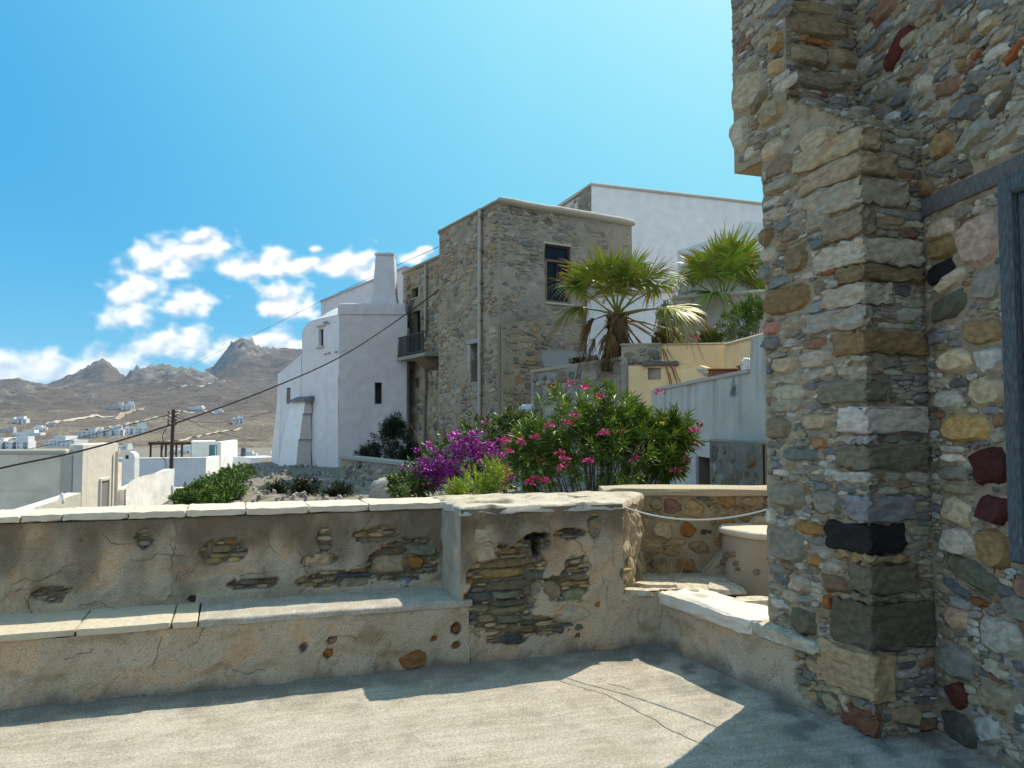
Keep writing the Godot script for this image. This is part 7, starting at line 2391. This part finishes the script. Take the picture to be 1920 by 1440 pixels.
func leaf_at(p: Vector3, dir: Vector3, size: float, roll := -1.0) -> Transform3D:
	var y := dir.normalized()
	var x := y.cross(Vector3.UP if absf(y.y) < 0.95 else Vector3.RIGHT).normalized()
	x = x.rotated(y, roll if roll >= 0.0 else rng.randf_range(-0.9, 0.9))
	var z := x.cross(y)
	return Transform3D(Basis(x, y, z).scaled(Vector3.ONE * size), p)


func multi(m: Mesh, xs: Array, cs: Array) -> MultiMesh:
	var mm := MultiMesh.new()
	mm.transform_format = MultiMesh.TRANSFORM_3D
	mm.use_colors = true
	mm.mesh = m
	mm.instance_count = xs.size()
	for i in xs.size():
		mm.set_instance_transform(i, xs[i])
		mm.set_instance_color(i, cs[i])
	return mm


func put_multi(m: Mesh, xs: Array, cs: Array, called: String, material: Material, o: Node3D) -> void:
	var n := MultiMeshInstance3D.new()
	n.multimesh = multi(m, xs, cs)
	n.material_override = material
	n.name = numbered(called, o)
	n.set_meta("kind", "stuff")
	o.add_child(n, true)
	n.position = -o.position


func in_ball() -> Vector3:
	return Vector3(rng.randfn(), rng.randfn(), rng.randfn()).normalized()


# a shrub: lobes [centre, radii]; tips on the lobes' shells carry whorls of leaves
func shrub(o: Node3D, lobes: Array, tips: int, per_tip: int, leaf: float, wr: float, cols: Array, root: Vector3, material: Material, singles := 0, spray := 0.12, deep := 0.55, open := 0.7) -> Array:
	var xs := []
	var cs := []
	var ends := []
	var wood := MB.new()
	for k in tips:
		var L: Array = lobes[k % lobes.size()]
		var d := in_ball()
		var rr := lerpf(deep, 1.0, pow(rng.randf(), 0.6)) * (0.86 + 0.32 * nb.get_noise_3d(d.x * 14.0 + k % lobes.size() * 31.0, d.y * 14.0, d.z * 14.0))
		var p: Vector3 = L[0] + d * L[1] * rr
		if p.y < root.y:
			continue
		var grow := (d + Vector3(0, 0.55, 0)).normalized()
		ends.append([p, grow, rr])
		var base: Color = pick(cols)
		for j in per_tip:
			var t := float(j) / per_tip
			var a := j * 2.399 + k
			var side := grow.cross(Vector3.UP if absf(grow.y) < 0.9 else Vector3.RIGHT).normalized().rotated(grow, a)
			var q := p + grow * (t - 0.7) * spray
			xs.append(leaf_at(q, side * lerpf(1.0, 0.35, t) * open + grow * lerpf(0.25, 1.0, t) + Vector3(0, -0.08, 0), leaf * rng.randf_range(0.7, 1.2)))
			cs.append(jit(base, 0.25))
		if k % 5 == 0:
			var mid := root.lerp(p, 0.55) + Vector3(rng.randfn(), 0, rng.randfn()) * 0.06
			wood.tube([root + Vector3(rng.randfn(), 0, rng.randfn()) * 0.05, mid, p], [leaf * 0.09, leaf * 0.06, leaf * 0.025], 5, C(0.22, 0.18, 0.13))
	put(wood, "branches", M.bark, o)
	# the leaves that stand nearest the terrace are leaves of their own; the rest is one mass
	var order := range(xs.size())
	order.sort_custom(func(a, b): return xs[a].origin.z > xs[b].origin.z)
	var lm := leaf_mesh(wr)
	var shared := []
	if singles > 0:
		for c in cols:
			for s in [0.8, 1.15]:
				var b := MB.new()
				b.v = lm.surface_get_arrays(0)[Mesh.ARRAY_VERTEX]
				b.n = lm.surface_get_arrays(0)[Mesh.ARRAY_NORMAL]
				b.ix = lm.surface_get_arrays(0)[Mesh.ARRAY_INDEX]
				for i in b.v.size():
					b.c.append(c * s)
				shared.append(b.mesh())
	var rx := []
	var rc := []
	for i in order.size():
		var k: int = order[i]
		if i < singles:
			var n := MeshInstance3D.new()
			n.mesh = pick(shared)
			n.material_override = material
			n.name = numbered("leaf", o)
			o.add_child(n, true)
			n.transform = Transform3D(xs[k].basis, xs[k].origin - o.position)
		else:
			rx.append(xs[k])
			rc.append(cs[k])
	put_multi(lm, rx, rc, "foliage", material, o)
	return ends


func flower(o: Node3D, at: Vector3, r: float, col: Color, n: int, called := "flower") -> void:
	var b := MB.new()
	for k in n:
		var d := in_ball()
		d.y = absf(d.y) * 0.8 + 0.1
		var p := at + d * r * rng.randf_range(0.4, 1.0)
		var t := leaf_at(p, (d + in_ball() * 0.9), r * rng.randf_range(0.6, 0.95))
		var c := jit(col, 0.3)
		var i0 := b.ix.size()
		var k0 := b.v.size()
		var a := b.pt(t * Vector3(0, 0, 0), c)
		var e := b.pt(t * Vector3(-0.42, 0.5, 0.1), c)
		var f := b.pt(t * Vector3(0, 1.0, -0.15), c)
		var g := b.pt(t * Vector3(0.42, 0.5, 0.1), c)
		b.face(a, g, f)
		b.face(a, f, e)
		b.smooth(k0, i0)
	put(b, called, M.petal, o)


func fan(b: MB, hub: Vector3, axis: Vector3, roll: float, r: float, spread: float, n: int, inner: Color, outer: Color, tip: Color, droop: float) -> void:
	var a := axis.normalized()
	var s := a.cross(Vector3.UP if absf(a.y) < 0.93 else Vector3.RIGHT).normalized().rotated(a, roll)
	var nn := s.cross(a)
	for k in n:
		var t := (k + 0.5) / n * 2.0 - 1.0
		var ph := t * spread
		var dir := (a * cos(ph) + s * sin(ph) + nn * 0.28 * absf(t)).normalized()
		var len := r * (1.0 - 0.32 * absf(t) * absf(t)) * rng.randf_range(0.88, 1.08)
		var across := dir.cross(nn).normalized()
		var sag := rng.randf_range(0.3, 2.2)
		var pts := []
		for j in 5:
			var f: float = [0.06, 0.35, 0.6, 0.82, 1.0][j]
			pts.append(hub + dir * len * f + Vector3(0, -droop * len * pow(f, 2.4) * sag, 0) + in_ball() * 0.014 * f)
		var ws := [0.006, 0.030, 0.027, 0.012, 0.0015]
		var k0 := b.v.size()
		var i0 := b.ix.size()
		var shade := rng.randf_range(0.75, 1.2)
		for j in 5:
			var c: Color = inner.lerp(outer, j / 3.0) if j < 3 else outer.lerp(tip, 0.5 if j == 3 else 1.0)
			b.pt(pts[j] - across * ws[j] * r + nn * 0.006, c * shade)
			b.pt(pts[j] + across * ws[j] * r - nn * 0.004, c * shade)
		for j in 4:
			var q := k0 + j * 2
			b.face(q, q + 1, q + 3)
			b.face(q, q + 3, q + 2)
		b.smooth(k0, i0)


func palm(label: String, foot: Vector3, crown: Vector3, thick: float, r: float, fronds: Array) -> void:
	var o := thing("fan_palm", foot, label, "palm tree", "fan palms in the garden")
	var b := MB.new()
	var pts := []
	var rs := []
	for k in 12:
		var t := k / 11.0
		pts.append(foot.lerp(crown, t) + Vector3(0.05 * sin(t * 3.0), 0, 0))
		rs.append(thick * (1.12 - 0.3 * t) * (1.0 + 0.06 * sin(k * 2.1)))
	b.tube(pts, rs, 14, C(0.13, 0.085, 0.05), C(0.19, 0.12, 0.06))
	var tr := put(b, "trunk", M.bark, o)
	b = MB.new()
	for k in 260:   # shaggy cut leaf bases and fibres
		var t := pow(rng.randf(), 0.85)
		var an := k * 2.399
		var out := Vector3(cos(an), 0, sin(an))
		var p := foot.lerp(crown, t) + Vector3(0.05 * sin(t * 3.0), 0, 0) + out * thick * (1.06 - 0.3 * t)
		var down := rng.randf() < 0.5
		var dir := (out * 0.8 + Vector3(0, -1.3 if down else 0.9, 0)).normalized()
		var x := dir.cross(out).normalized()
		var len := thick * rng.randf_range(0.45, 1.0)
		var c := jit(pick([C(0.16, 0.10, 0.05), C(0.24, 0.155, 0.075), C(0.10, 0.065, 0.04)]), 0.25)
		b.tri(p - x * 0.03, p + x * 0.03, p + dir * len, c)
		b.tri(p + x * 0.03, p - x * 0.03 + out * 0.02, p + dir * len, c)
	tag(put(b, "fibres", M.bark, tr), "", "", "", "stuff")
	for q in fronds:   # [azimuth, elevation, petiole length, blade size, dryness, droop]
		b = MB.new()
		var tone := rng.randf_range(0.8, 1.25)
		var az: float = deg_to_rad(q[0])
		var el: float = deg_to_rad(q[1])
		var dir := Vector3(sin(az) * cos(el), sin(el), cos(az) * cos(el))
		var st := crown + Vector3(0, rng.randf_range(-0.12, 0.1), 0)
		var len: float = q[2]
		var dry: float = q[4]
		var bend := Vector3(0, -0.28 * len * q[5], 0)
		var hub := st + dir * len + bend
		var pc := C(0.22, 0.28, 0.07).lerp(C(0.33, 0.20, 0.09), dry)
		b.tube([st, st + dir * len * 0.5 + bend * 0.3, hub], [0.03, 0.022, 0.015], 6, pc)
		var ax := (dir + Vector3(0, -0.55 * q[5], 0)).normalized()
		fan(b, hub, ax, rng.randf_range(-0.5, 0.5), r * q[3], 1.75 if dry < 0.6 else 1.2, 44, C(0.32 * tone, 0.40 * tone, 0.05).lerp(C(0.17, 0.095, 0.038), dry), C(0.18 * tone, 0.27 * tone, 0.035).lerp(C(0.21, 0.12, 0.048), dry), C(0.42, 0.27, 0.09).lerp(C(0.24, 0.145, 0.065), minf(1.0, dry + 0.35)), 0.2 + 0.6 * q[5])
		put(b, "frond", M.dull_leaf if dry > 0.6 else M.leaf, o)


func make_plants() -> void:
	var c := Vector3(1.021, 1.409, -9.600)
	var o := thing("oleander", Vector3(c.x, -0.7, c.z), "large pink-flowering oleander bush behind the square pier", "bush", "")
	var g1 := C(0.075, 0.135, 0.028)
	var g2 := C(0.13, 0.22, 0.036)
	var g3 := C(0.24, 0.34, 0.055)
	shrub(o, [[Vector3(0.762, 1.568, -9.700), Vector3(0.62, 0.58, 0.6)], [Vector3(1.597, 1.418, -9.800), Vector3(0.66, 0.5, 0.6)], [Vector3(1.136, 1.285, -9.500), Vector3(0.85, 0.55, 0.7)], [Vector3(0.250, 1.288, -9.400), Vector3(0.35, 0.5, 0.5)], [Vector3(1.240, 1.665, -9.800), Vector3(0.6, 0.5, 0.55)], [Vector3(1.969, 1.502, -9.800), Vector3(0.3, 0.3, 0.4)], [Vector3(1.817, 1.172, -9.500), Vector3(0.22, 0.22, 0.3)]], 620, 15, 0.145, 0.18, [g1, g1, g2, g2, g3], Vector3(c.x, -0.7, c.z), M.leaf, 260, 0.14, 0.35)
	for q in [Vector3(0.679, 2.075, -9.250), Vector3(0.841, 2.023, -9.200), Vector3(1.001, 1.929, -9.150), Vector3(1.737, 1.988, -9.400), Vector3(0.695, 1.708, -9.000), Vector3(0.635, 1.618, -9.000), Vector3(0.419, 1.594, -9.000), Vector3(-0.071, 1.423, -8.900), Vector3(-0.047, 1.295, -8.850), Vector3(0.101, 1.411, -8.900), Vector3(0.255, 1.458, -8.900), Vector3(0.529, 1.295, -8.850), Vector3(0.576, 1.224, -8.850), Vector3(-0.070, 1.110, -8.800), Vector3(-0.023, 1.040, -8.800), Vector3(-0.064, 0.959, -8.800), Vector3(0.186, 0.968, -8.750), Vector3(0.255, 1.015, -8.750), Vector3(0.360, 0.986, -8.750), Vector3(0.549, 1.139, -8.800), Vector3(0.852, 1.201, -8.850), Vector3(1.375, 1.218, -9.000), Vector3(2.139, 1.531, -9.400), Vector3(1.013, 1.511, -8.900), Vector3(1.881, 1.076, -9.200), Vector3(2.007, 1.193, -9.300)]:
		flower(o, q, 0.053, C(0.60, 0.08, 0.25), 24)
	for q in [Vector3(0.459, 2.052, -9.300), Vector3(2.179, 1.379, -9.500), Vector3(1.247, 1.527, -9.100), Vector3(2.226, 1.600, -9.500), Vector3(0.313, 1.199, -8.900)]:
		flower(o, q, 0.045, C(0.26, 0.10, 0.05), 26, "seed_head")
	flower(o, Vector3(1.694, 1.624, -9.150), 0.05, C(0.60, 0.36, 0.03), 8, "yellow_leaves")
	# bougainvillea with its purple bracts
	c = Vector3(-0.804, 1.162, -11.000)
	o = thing("bougainvillea", Vector3(c.x + 0.3, -0.5, c.z), "sprawling purple bougainvillea left of the pink oleander", "bush", "")
	var e := shrub(o, [[Vector3(-0.403, 1.490, -11.000), Vector3(0.55, 0.33, 0.5)], [Vector3(-0.825, 1.170, -10.800), Vector3(0.5, 0.42, 0.5)], [Vector3(-1.196, 0.933, -10.600), Vector3(0.34, 0.26, 0.4)], [Vector3(-0.217, 1.094, -10.900), Vector3(0.5, 0.5, 0.4)], [Vector3(0.000, 1.674, -11.200), Vector3(0.3, 0.2, 0.35)], [Vector3(-1.285, 0.857, -10.200), Vector3(0.3, 0.2, 0.3)]], 620, 9, 0.062, 0.6, [C(0.05, 0.085, 0.02), C(0.08, 0.13, 0.03), C(0.14, 0.19, 0.05)], Vector3(c.x + 0.3, -0.5, c.z), M.leaf, 0, 0.1, 0.5)
	for q in [[Vector3(-0.550, 1.339, -10.350), 7], [Vector3(-0.433, 1.257, -10.350), 8], [Vector3(-0.606, 1.408, -10.350), 5], [Vector3(-0.757, 1.339, -10.350), 4], [Vector3(-0.330, 1.243, -10.350), 6], [Vector3(-0.138, 1.373, -10.350), 3], [Vector3(-0.241, 1.311, -10.350), 5], [Vector3(-0.633, 1.257, -10.350), 6], [Vector3(-0.859, 1.133, -10.350), 8], [Vector3(-0.976, 1.065, -10.350), 8], [Vector3(-1.100, 1.174, -10.350), 4], [Vector3(-0.790, 1.037, -10.350), 6], [Vector3(-1.168, 0.969, -10.350), 9], [Vector3(-1.249, 0.880, -10.350), 7], [Vector3(-1.078, 0.873, -10.350), 7], [Vector3(-1.317, 0.791, -10.350), 5], [Vector3(-0.893, 0.914, -10.350), 5], [Vector3(-0.674, 1.106, -10.350), 5], [Vector3(-1.032, 1.284, -10.350), 3], [Vector3(-1.200, 0.744, -10.350), 4], [Vector3(-1.373, 0.949, -10.350), 3], [Vector3(-0.755, 0.812, -10.350), 3], [Vector3(-0.482, 1.517, -10.350), 2], [Vector3(-0.206, 1.174, -10.350), 4]]:
		for k in int(q[1] * 1.5):
			var f: Vector3 = q[0] + Vector3(rng.randfn() * 0.085, rng.randfn() * 0.06, rng.randf_range(-0.2, 0.15))
			flower(o, f, 0.05, pick([C(0.42, 0.04, 0.38), C(0.30, 0.028, 0.30), C(0.54, 0.08, 0.46)]), 16)
	var tw := MB.new()
	for q in [[Vector3(-0.717, 1.512, -11.000), Vector3(-0.895, 1.981, -11.000)], [Vector3(-0.586, 1.600, -11.000), Vector3(-0.675, 1.952, -11.000)], [Vector3(-0.914, 1.381, -11.000), Vector3(-1.174, 1.952, -11.000)], [Vector3(-0.403, 1.710, -11.000), Vector3(-0.308, 2.003, -11.000)], [Vector3(0.183, 1.761, -11.000), Vector3(0.367, 1.952, -11.000)], [Vector3(-1.060, 1.308, -11.000), Vector3(-1.282, 1.710, -11.000)], [Vector3(-0.110, 1.746, -11.000), Vector3(0.015, 1.922, -11.000)], [Vector3(-0.659, 1.454, -11.000), Vector3(-0.806, 1.820, -11.000)], [Vector3(-1.243, 1.235, -11.000), Vector3(-1.406, 1.637, -11.000)]]:
		var a: Vector3 = q[0]
		var d: Vector3 = q[1]
		tw.tube([a, a.lerp(d, 0.5) + Vector3(0.03, 0.03, 0), d, d + Vector3(-0.06, -0.02, 0.0)], [0.006, 0.005, 0.003, 0.002], 5, C(0.34, 0.19, 0.07))
	put(tw, "dry_twigs", M.bark, o)
	# yellow-green shrub right behind the coping
	c = Vector3(-0.373, 1.016, -8.400)
	o = thing("light_green_shrub", Vector3(c.x, -0.5, c.z), "small bright yellow-green shrub between the bougainvillea and the oleander", "bush", "")
	shrub(o, [[c + Vector3(0, -0.08, 0), Vector3(0.3, 0.24, 0.3)], [Vector3(-0.197, 1.065, -8.500), Vector3(0.2, 0.24, 0.25)], [Vector3(-0.539, 0.930, -8.300), Vector3(0.18, 0.16, 0.2)], [c + Vector3(0.05, -0.4, 0.0), Vector3(0.3, 0.3, 0.3)]], 330, 12, 0.06, 0.2, [C(0.30, 0.40, 0.04), C(0.40, 0.48, 0.06), C(0.20, 0.29, 0.035)], Vector3(c.x, -0.5, c.z), M.leaf, 0, 0.12, 0.3, 0.55)
	# low weeds by the boulder
	c = Vector3(-1.335, 0.814, -9.500)
	o = thing("leafy_weed", Vector3(c.x, -0.4, c.z), "leafy green weed between the boulder and the purple bougainvillea", "plant", "")
	shrub(o, [[c, Vector3(0.16, 0.16, 0.16)], [Vector3(-1.414, 0.932, -9.600), Vector3(0.08, 0.1, 0.1)]], 60, 9, 0.07, 0.4, [C(0.09, 0.15, 0.04), C(0.15, 0.2, 0.06)], Vector3(c.x, -0.4, c.z), M.leaf, 0, 0.1, 0.2)
	# dark bushes in the shade of the white house
	for q in [
		[Vector3(-3.830, 1.090, -25.600), [[Vector3(0, 0, 0), Vector3(0.85, 0.75, 0.7)], [Vector3(-0.75, -0.45, 0.1), Vector3(0.5, 0.4, 0.5)], [Vector3(0.7, -0.5, 0.2), Vector3(0.5, 0.5, 0.5)], [Vector3(0.1, 0.5, 0), Vector3(0.4, 0.4, 0.4)]], 520, 0.17, "dark pointed-leaf bush in the corner between the white house and the balcony house"],
		[Vector3(-5.301, 0.115, -19.500), [[Vector3(0, 0, 0), Vector3(0.5, 0.3, 0.4)], [Vector3(0.35, 0.02, 0), Vector3(0.35, 0.25, 0.3)], [Vector3(-0.4, -0.05, 0), Vector3(0.3, 0.2, 0.3)]], 260, 0.13, "low dark bush at the foot of the leaning white buttress"],
		[Vector3(-3.924, 0.130, -18.500), [[Vector3(0, 0, 0), Vector3(0.38, 0.24, 0.3)], [Vector3(-0.2, -0.1, 0), Vector3(0.3, 0.2, 0.3)]], 160, 0.12, "small dark bush in front of the planting wall"],
		[Vector3(4.277, 4.472, -22.000), [[Vector3(0, 0, 0), Vector3(0.35, 0.6, 0.3)], [Vector3(0.1, -0.5, 0), Vector3(0.35, 0.4, 0.3)]], 240, 0.12, "dark bare climber on the white wall between the two palms"]]:
		var at: Vector3 = q[0]
		o = thing("dark_bush", Vector3(at.x, at.y - 1.2, at.z), q[4], "bush", "")
		var lobes := []
		for l in q[1]:
			lobes.append([at + l[0], l[1]])
		shrub(o, lobes, q[2], 10, q[3], 0.2, [C(0.022, 0.035, 0.018), C(0.03, 0.05, 0.022), C(0.045, 0.065, 0.03)], Vector3(at.x, at.y - 1.2, at.z), M.dull_leaf, 0, 0.2, 0.3)
	# green creeper over the bank
	o = thing("bank_hedge", Vector3(-7.492, 0.077, -20.000) + Vector3(0, -0.5, 0), "dense green creeper hedge spilling over the bank behind the terrace wall", "hedge", "")
	var bl := []
	for q in [[Vector3(-6.305, 0.207, -15.600), 0.32, 0.2], [Vector3(-6.625, 0.194, -17.000), 0.42, 0.26], [Vector3(-6.930, 0.191, -18.500), 0.5, 0.3], [Vector3(-7.370, 0.201, -20.500), 0.55, 0.32], [Vector3(-7.966, 0.183, -23.000), 0.55, 0.32], [Vector3(-8.715, 0.152, -26.000), 0.5, 0.3], [Vector3(-6.307, 0.082, -17.000), 0.45, 0.22], [Vector3(-6.324, 0.146, -18.000), 0.4, 0.2], [Vector3(-5.912, 0.211, -15.000), 0.4, 0.2]]:
		bl.append([q[0], Vector3(q[1], q[2], q[1])])
	shrub(o, bl, 1500, 9, 0.085, 0.45, [C(0.06, 0.11, 0.02), C(0.085, 0.15, 0.025), C(0.13, 0.21, 0.035)], o.position + Vector3(0, -0.6, 0), M.dull_leaf, 0, 0.1, 0.6)
	# loose rubble on the bank and below the house
	o = thing("bank_rubble", Vector3(-6.712, 0.070, -22.000) + Vector3(0, -0.2, 0), "pale loose rubble scattered over the grey bank below the white house", "rubble", "")
	o.set_meta("kind", "stuff")
	var rb := MB.new()
	for k in 800:
		var d := rng.randf_range(9.0, 34.0)
		var x := -d * rng.randf_range(0.2, 0.37) + 0.6
		var y := ground_h(x, -d)
		var r := rng.randf_range(0.02, 0.09) * (1.6 if rng.randf() < 0.08 else 1.0)
		stone(rb, Transform3D(Basis(Vector3.RIGHT, Vector3.FORWARD, Vector3.UP).rotated(Vector3.UP, rng.randf() * TAU), Vector3(x, y - r * 0.1, -d)), Vector2.ZERO, r, r * rng.randf_range(0.5, 0.9), 0.0, r * rng.randf_range(0.5, 1.0), jit(pick([C(0.33, 0.29, 0.24), C(0.26, 0.23, 0.19), C(0.40, 0.36, 0.30), C(0.22, 0.185, 0.15)]), 0.15), 7, 0.3)
	tag(put(rb, "stones", M.stone, o), "", "", "", "stuff")
	# flowering bush beyond the yellow wall
	c = Vector3(5.185, 3.976, -18.200)
	o = thing("oleander", Vector3(c.x, 0.8, c.z), "small-flowered oleander behind the yellow wall, under the second palm", "bush", "")
	shrub(o, [[c, Vector3(0.6, 0.5, 0.5)], [Vector3(4.510, 3.645, -18.200), Vector3(0.42, 0.22, 0.3)], [Vector3(5.525, 4.297, -18.300), Vector3(0.4, 0.35, 0.4)]], 380, 12, 0.12, 0.17, [g1, g2, g2], Vector3(c.x, 0.8, c.z), M.leaf, 0, 0.12, 0.3)
	for q in [Vector3(3.889, 3.483, -17.600), Vector3(3.960, 3.554, -17.600), Vector3(4.101, 3.518, -17.600), Vector3(4.221, 3.696, -17.600), Vector3(4.447, 3.791, -17.600)]:
		flower(o, q, 0.05, C(0.55, 0.09, 0.26), 14)
	c = Vector3(1.862, 3.215, -19.200)
	o = thing("trailing_plant", Vector3(c.x, c.y - 0.3, c.z), "trailing dark plant with a pink bloom on the sloping garden wall", "plant", "")
	shrub(o, [[c, Vector3(0.28, 0.1, 0.2)], [c + Vector3(-0.3, -0.04, 0), Vector3(0.2, 0.07, 0.2)]], 90, 8, 0.09, 0.3, [C(0.03, 0.05, 0.02), C(0.05, 0.08, 0.03)], Vector3(c.x, c.y - 0.3, c.z), M.dull_leaf, 0, 0.1, 0.2)
	flower(o, c + Vector3(-0.08, 0.02, 0.2), 0.05, C(0.4, 0.07, 0.18), 10)
	# dry grass tufts on the landing
	c = Vector3(1.221, 0.410, -6.500)
	o = thing("dry_grass_tuft", Vector3(c.x, 0.41, c.z), "dry grass tuft at the corner of the landing by the square pier", "grass tuft", "")
	var b := MB.new()
	for k in 60:
		var p := Vector3(c.x + rng.randfn() * 0.06, 0.41, c.z + rng.randfn() * 0.04)
		var d := Vector3(rng.randfn() * 0.5, 1.0, rng.randfn() * 0.4).normalized() * rng.randf_range(0.06, 0.15)
		b.tri(p - Vector3(0.003, 0, 0), p + Vector3(0.003, 0, 0), p + d, jit(C(0.42, 0.34, 0.17), 0.25))
	put(b, "blades", M.dull_leaf, o)
	# the two fan palms
	palm("nearer fan palm with a shaggy brown trunk in front of the stone tower", Vector3(2.285, 2.801, -18.000), Vector3(2.366, 4.107, -18.000), 0.25, 1.1, [
		[-60, 48, 0.92, 0.92, 0.12, 0.12], [-95, 38, 1.04, 0.87, 0.22, 0.2], [-30, 66, 0.88, 0.94, 0.05, 0.05], [5, 74, 0.85, 0.92, 0.0, 0.05], [35, 62, 0.92, 0.92, 0.05, 0.08], [70, 50, 1.04, 0.92, 0.1, 0.15], [100, 36, 1.16, 0.87, 0.15, 0.3], [150, 55, 0.98, 0.87, 0.1, 0.15], [200, 60, 0.98, 0.87, 0.1, 0.15], [250, 45, 1.04, 0.87, 0.25, 0.2],
		[20, 40, 0.85, 0.78, 0.05, 0.3], [-15, 45, 0.73, 0.74, 0.35, 0.3], [85, 18, 1.22, 0.87, 0.3, 0.5], [60, 12, 1.16, 0.83, 0.45, 0.6], [110, 5, 1.28, 0.87, 0.5, 0.7], [95, -12, 1.00, 0.90, 0.75, 0.9], [-85, 0, 0.50, 0.38, 1.0, 1.0], [115, -38, 0.79, 0.85, 0.85, 0.9], [105, -28, 0.73, 0.75, 0.9, 1.0], [100, -45, 0.73, 0.80, 0.7, 0.8], [-40, -50, 0.42, 0.45, 1.0, 1.2], [30, -60, 0.47, 0.55, 1.0, 1.2], [130, -40, 0.63, 0.60, 1.0, 1.1], [90, -12, 0.8, 0.75, 0.85, 0.9], [70, -18, 0.9, 0.85, 0.95, 0.9], [-75, -30, 0.6, 0.55, 1.0, 1.1], [-100, 20, 0.8, 0.8, 0.45, 0.5], [170, -20, 0.7, 0.7, 1.0, 1.0]])
	palm("farther fan palm whose trunk is hidden, beside the church corner", Vector3(5.770, 3.658, -22.000), Vector3(5.848, 5.051, -22.000), 0.3, 1.38, [
		[-60, 52, 0.98, 0.92, 0.12, 0.1], [-95, 36, 1.10, 0.87, 0.2, 0.2], [-30, 66, 0.98, 0.97, 0.0, 0.05], [5, 74, 0.98, 0.97, 0.0, 0.05], [35, 64, 1.04, 0.97, 0.0, 0.08], [70, 50, 1.16, 0.92, 0.05, 0.15], [100, 36, 1.16, 0.87, 0.1, 0.3], [160, 55, 1.04, 0.87, 0.1, 0.15], [215, 60, 1.04, 0.87, 0.1, 0.15], [20, 45, 0.92, 0.83, 0.0, 0.3],
		[60, 15, 1.16, 0.87, 0.1, 0.5], [-70, 10, 1.04, 0.74, 0.55, 0.6], [95, 5, 1.16, 0.87, 0.2, 0.6], [-30, 20, 0.85, 0.78, 0.05, 0.6], [-90, -20, 0.84, 0.70, 1.0, 1.0], [-50, -35, 0.73, 0.70, 1.0, 1.1], [30, -30, 0.63, 0.75, 0.95, 1.1], [70, -30, 0.79, 0.75, 0.9, 1.0], [-110, -40, 0.63, 0.60, 1.0, 1.2], [0, -45, 0.53, 0.70, 0.95, 1.1]])


func _ready() -> void:
	rng.seed = 4711
	for k in [[na, 1, 0.3, 2], [nb, 2, 0.3, 4], [nc, 3, 0.3, 4], [nd, 4, 0.3, 1]]:
		k[0].seed = k[1]
		k[0].frequency = k[2]
		k[0].fractal_octaves = k[3]
	nd.noise_type = FastNoiseLite.TYPE_CELLULAR
	nd.cellular_return_type = FastNoiseLite.RETURN_CELL_VALUE
	# ---- camera
	var cam := Camera3D.new()
	cam.name = "camera"
	cam.position = Vector3(0, 1.6, 0)
	cam.rotation.x = atan(80.0 / 1500.0)
	cam.fov = rad_to_deg(2.0 * atan(720.0 / 1500.0))
	cam.near = 0.05
	cam.far = 12000.0
	add_child(cam)
	# ---- sky, air and exposure
	var we := WorldEnvironment.new()
	we.name = "environment"
	var env := Environment.new()
	env.background_mode = Environment.BG_SKY
	env.sky = Sky.new()
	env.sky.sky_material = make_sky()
	env.tonemap_mode = Environment.TONE_MAPPER_LINEAR
	env.tonemap_exposure = 1.28
	env.sdfgi_enabled = true
	env.ssao_enabled = true
	env.ssil_enabled = true
	env.fog_enabled = true
	env.fog_density = 0.00009
	env.fog_light_color = Color(0.72, 0.82, 0.95)
	we.environment = env
	add_child(we)
	# ---- sun, high and ahead to the right
	var sun := DirectionalLight3D.new()
	sun.name = "sun"
	sun.look_at_from_position(Vector3(0.50, 1.07, -0.67), Vector3.ZERO)
	sun.light_energy = 1.55
	sun.light_color = Color(1.0, 0.945, 0.855)
	sun.light_angular_distance = 0.5
	sun.shadow_enabled = true
	add_child(sun)
	# ---- setting, buildings, then what grows and hangs between them
	make_materials()
	make_ground()
	make_hills()
	for q in [
		[[Vector2(-420, 638), Vector2(-432, 686), Vector2(-467, 770), Vector2(-490, 826), Vector2(-526, 904), Vector2(-557, 1004), Vector2(-558, 1072), Vector2(-532, 1070)], 6, C(0.50, 0.44, 0.34), "pale road climbing from the town across the lower slope"],
		[[Vector2(-438, 824), Vector2(-442, 890), Vector2(-455, 1006), Vector2(-459, 1098)], 5, C(0.46, 0.39, 0.29), "pale track behind the apartment houses"],
		[[Vector2(-509, 1024), Vector2(-537, 1122), Vector2(-571, 1234)], 10, C(0.44, 0.33, 0.20), "sandy field bank running up the slope"],
		[[Vector2(-291, 644), Vector2(-287, 710), Vector2(-292, 790), Vector2(-285, 848)], 4, C(0.46, 0.39, 0.29), "pale track crossing the dry fields near the green field"],
		[[Vector2(-505, 1208), Vector2(-444, 1156), Vector2(-402, 1106)], 4, C(0.50, 0.44, 0.35), "pale wall line beside the hillside house and tree"],
		[[Vector2(-758, 1756), Vector2(-703, 1832), Vector2(-680, 1986)], 6, C(0.46, 0.40, 0.32), "faint track high below the highest peak"],
	]:
		track(q[0], q[1], q[2], q[3])
	make_terrace()
	make_parapet()
	make_pier()
	make_low_wall()
	make_back_court()
	make_church()
	make_tower()
	make_recessed_house()
	make_white_house()
	make_tall_house()
	make_garden_walls()
	make_town()
	make_pole()
	make_cables()
	make_plants()
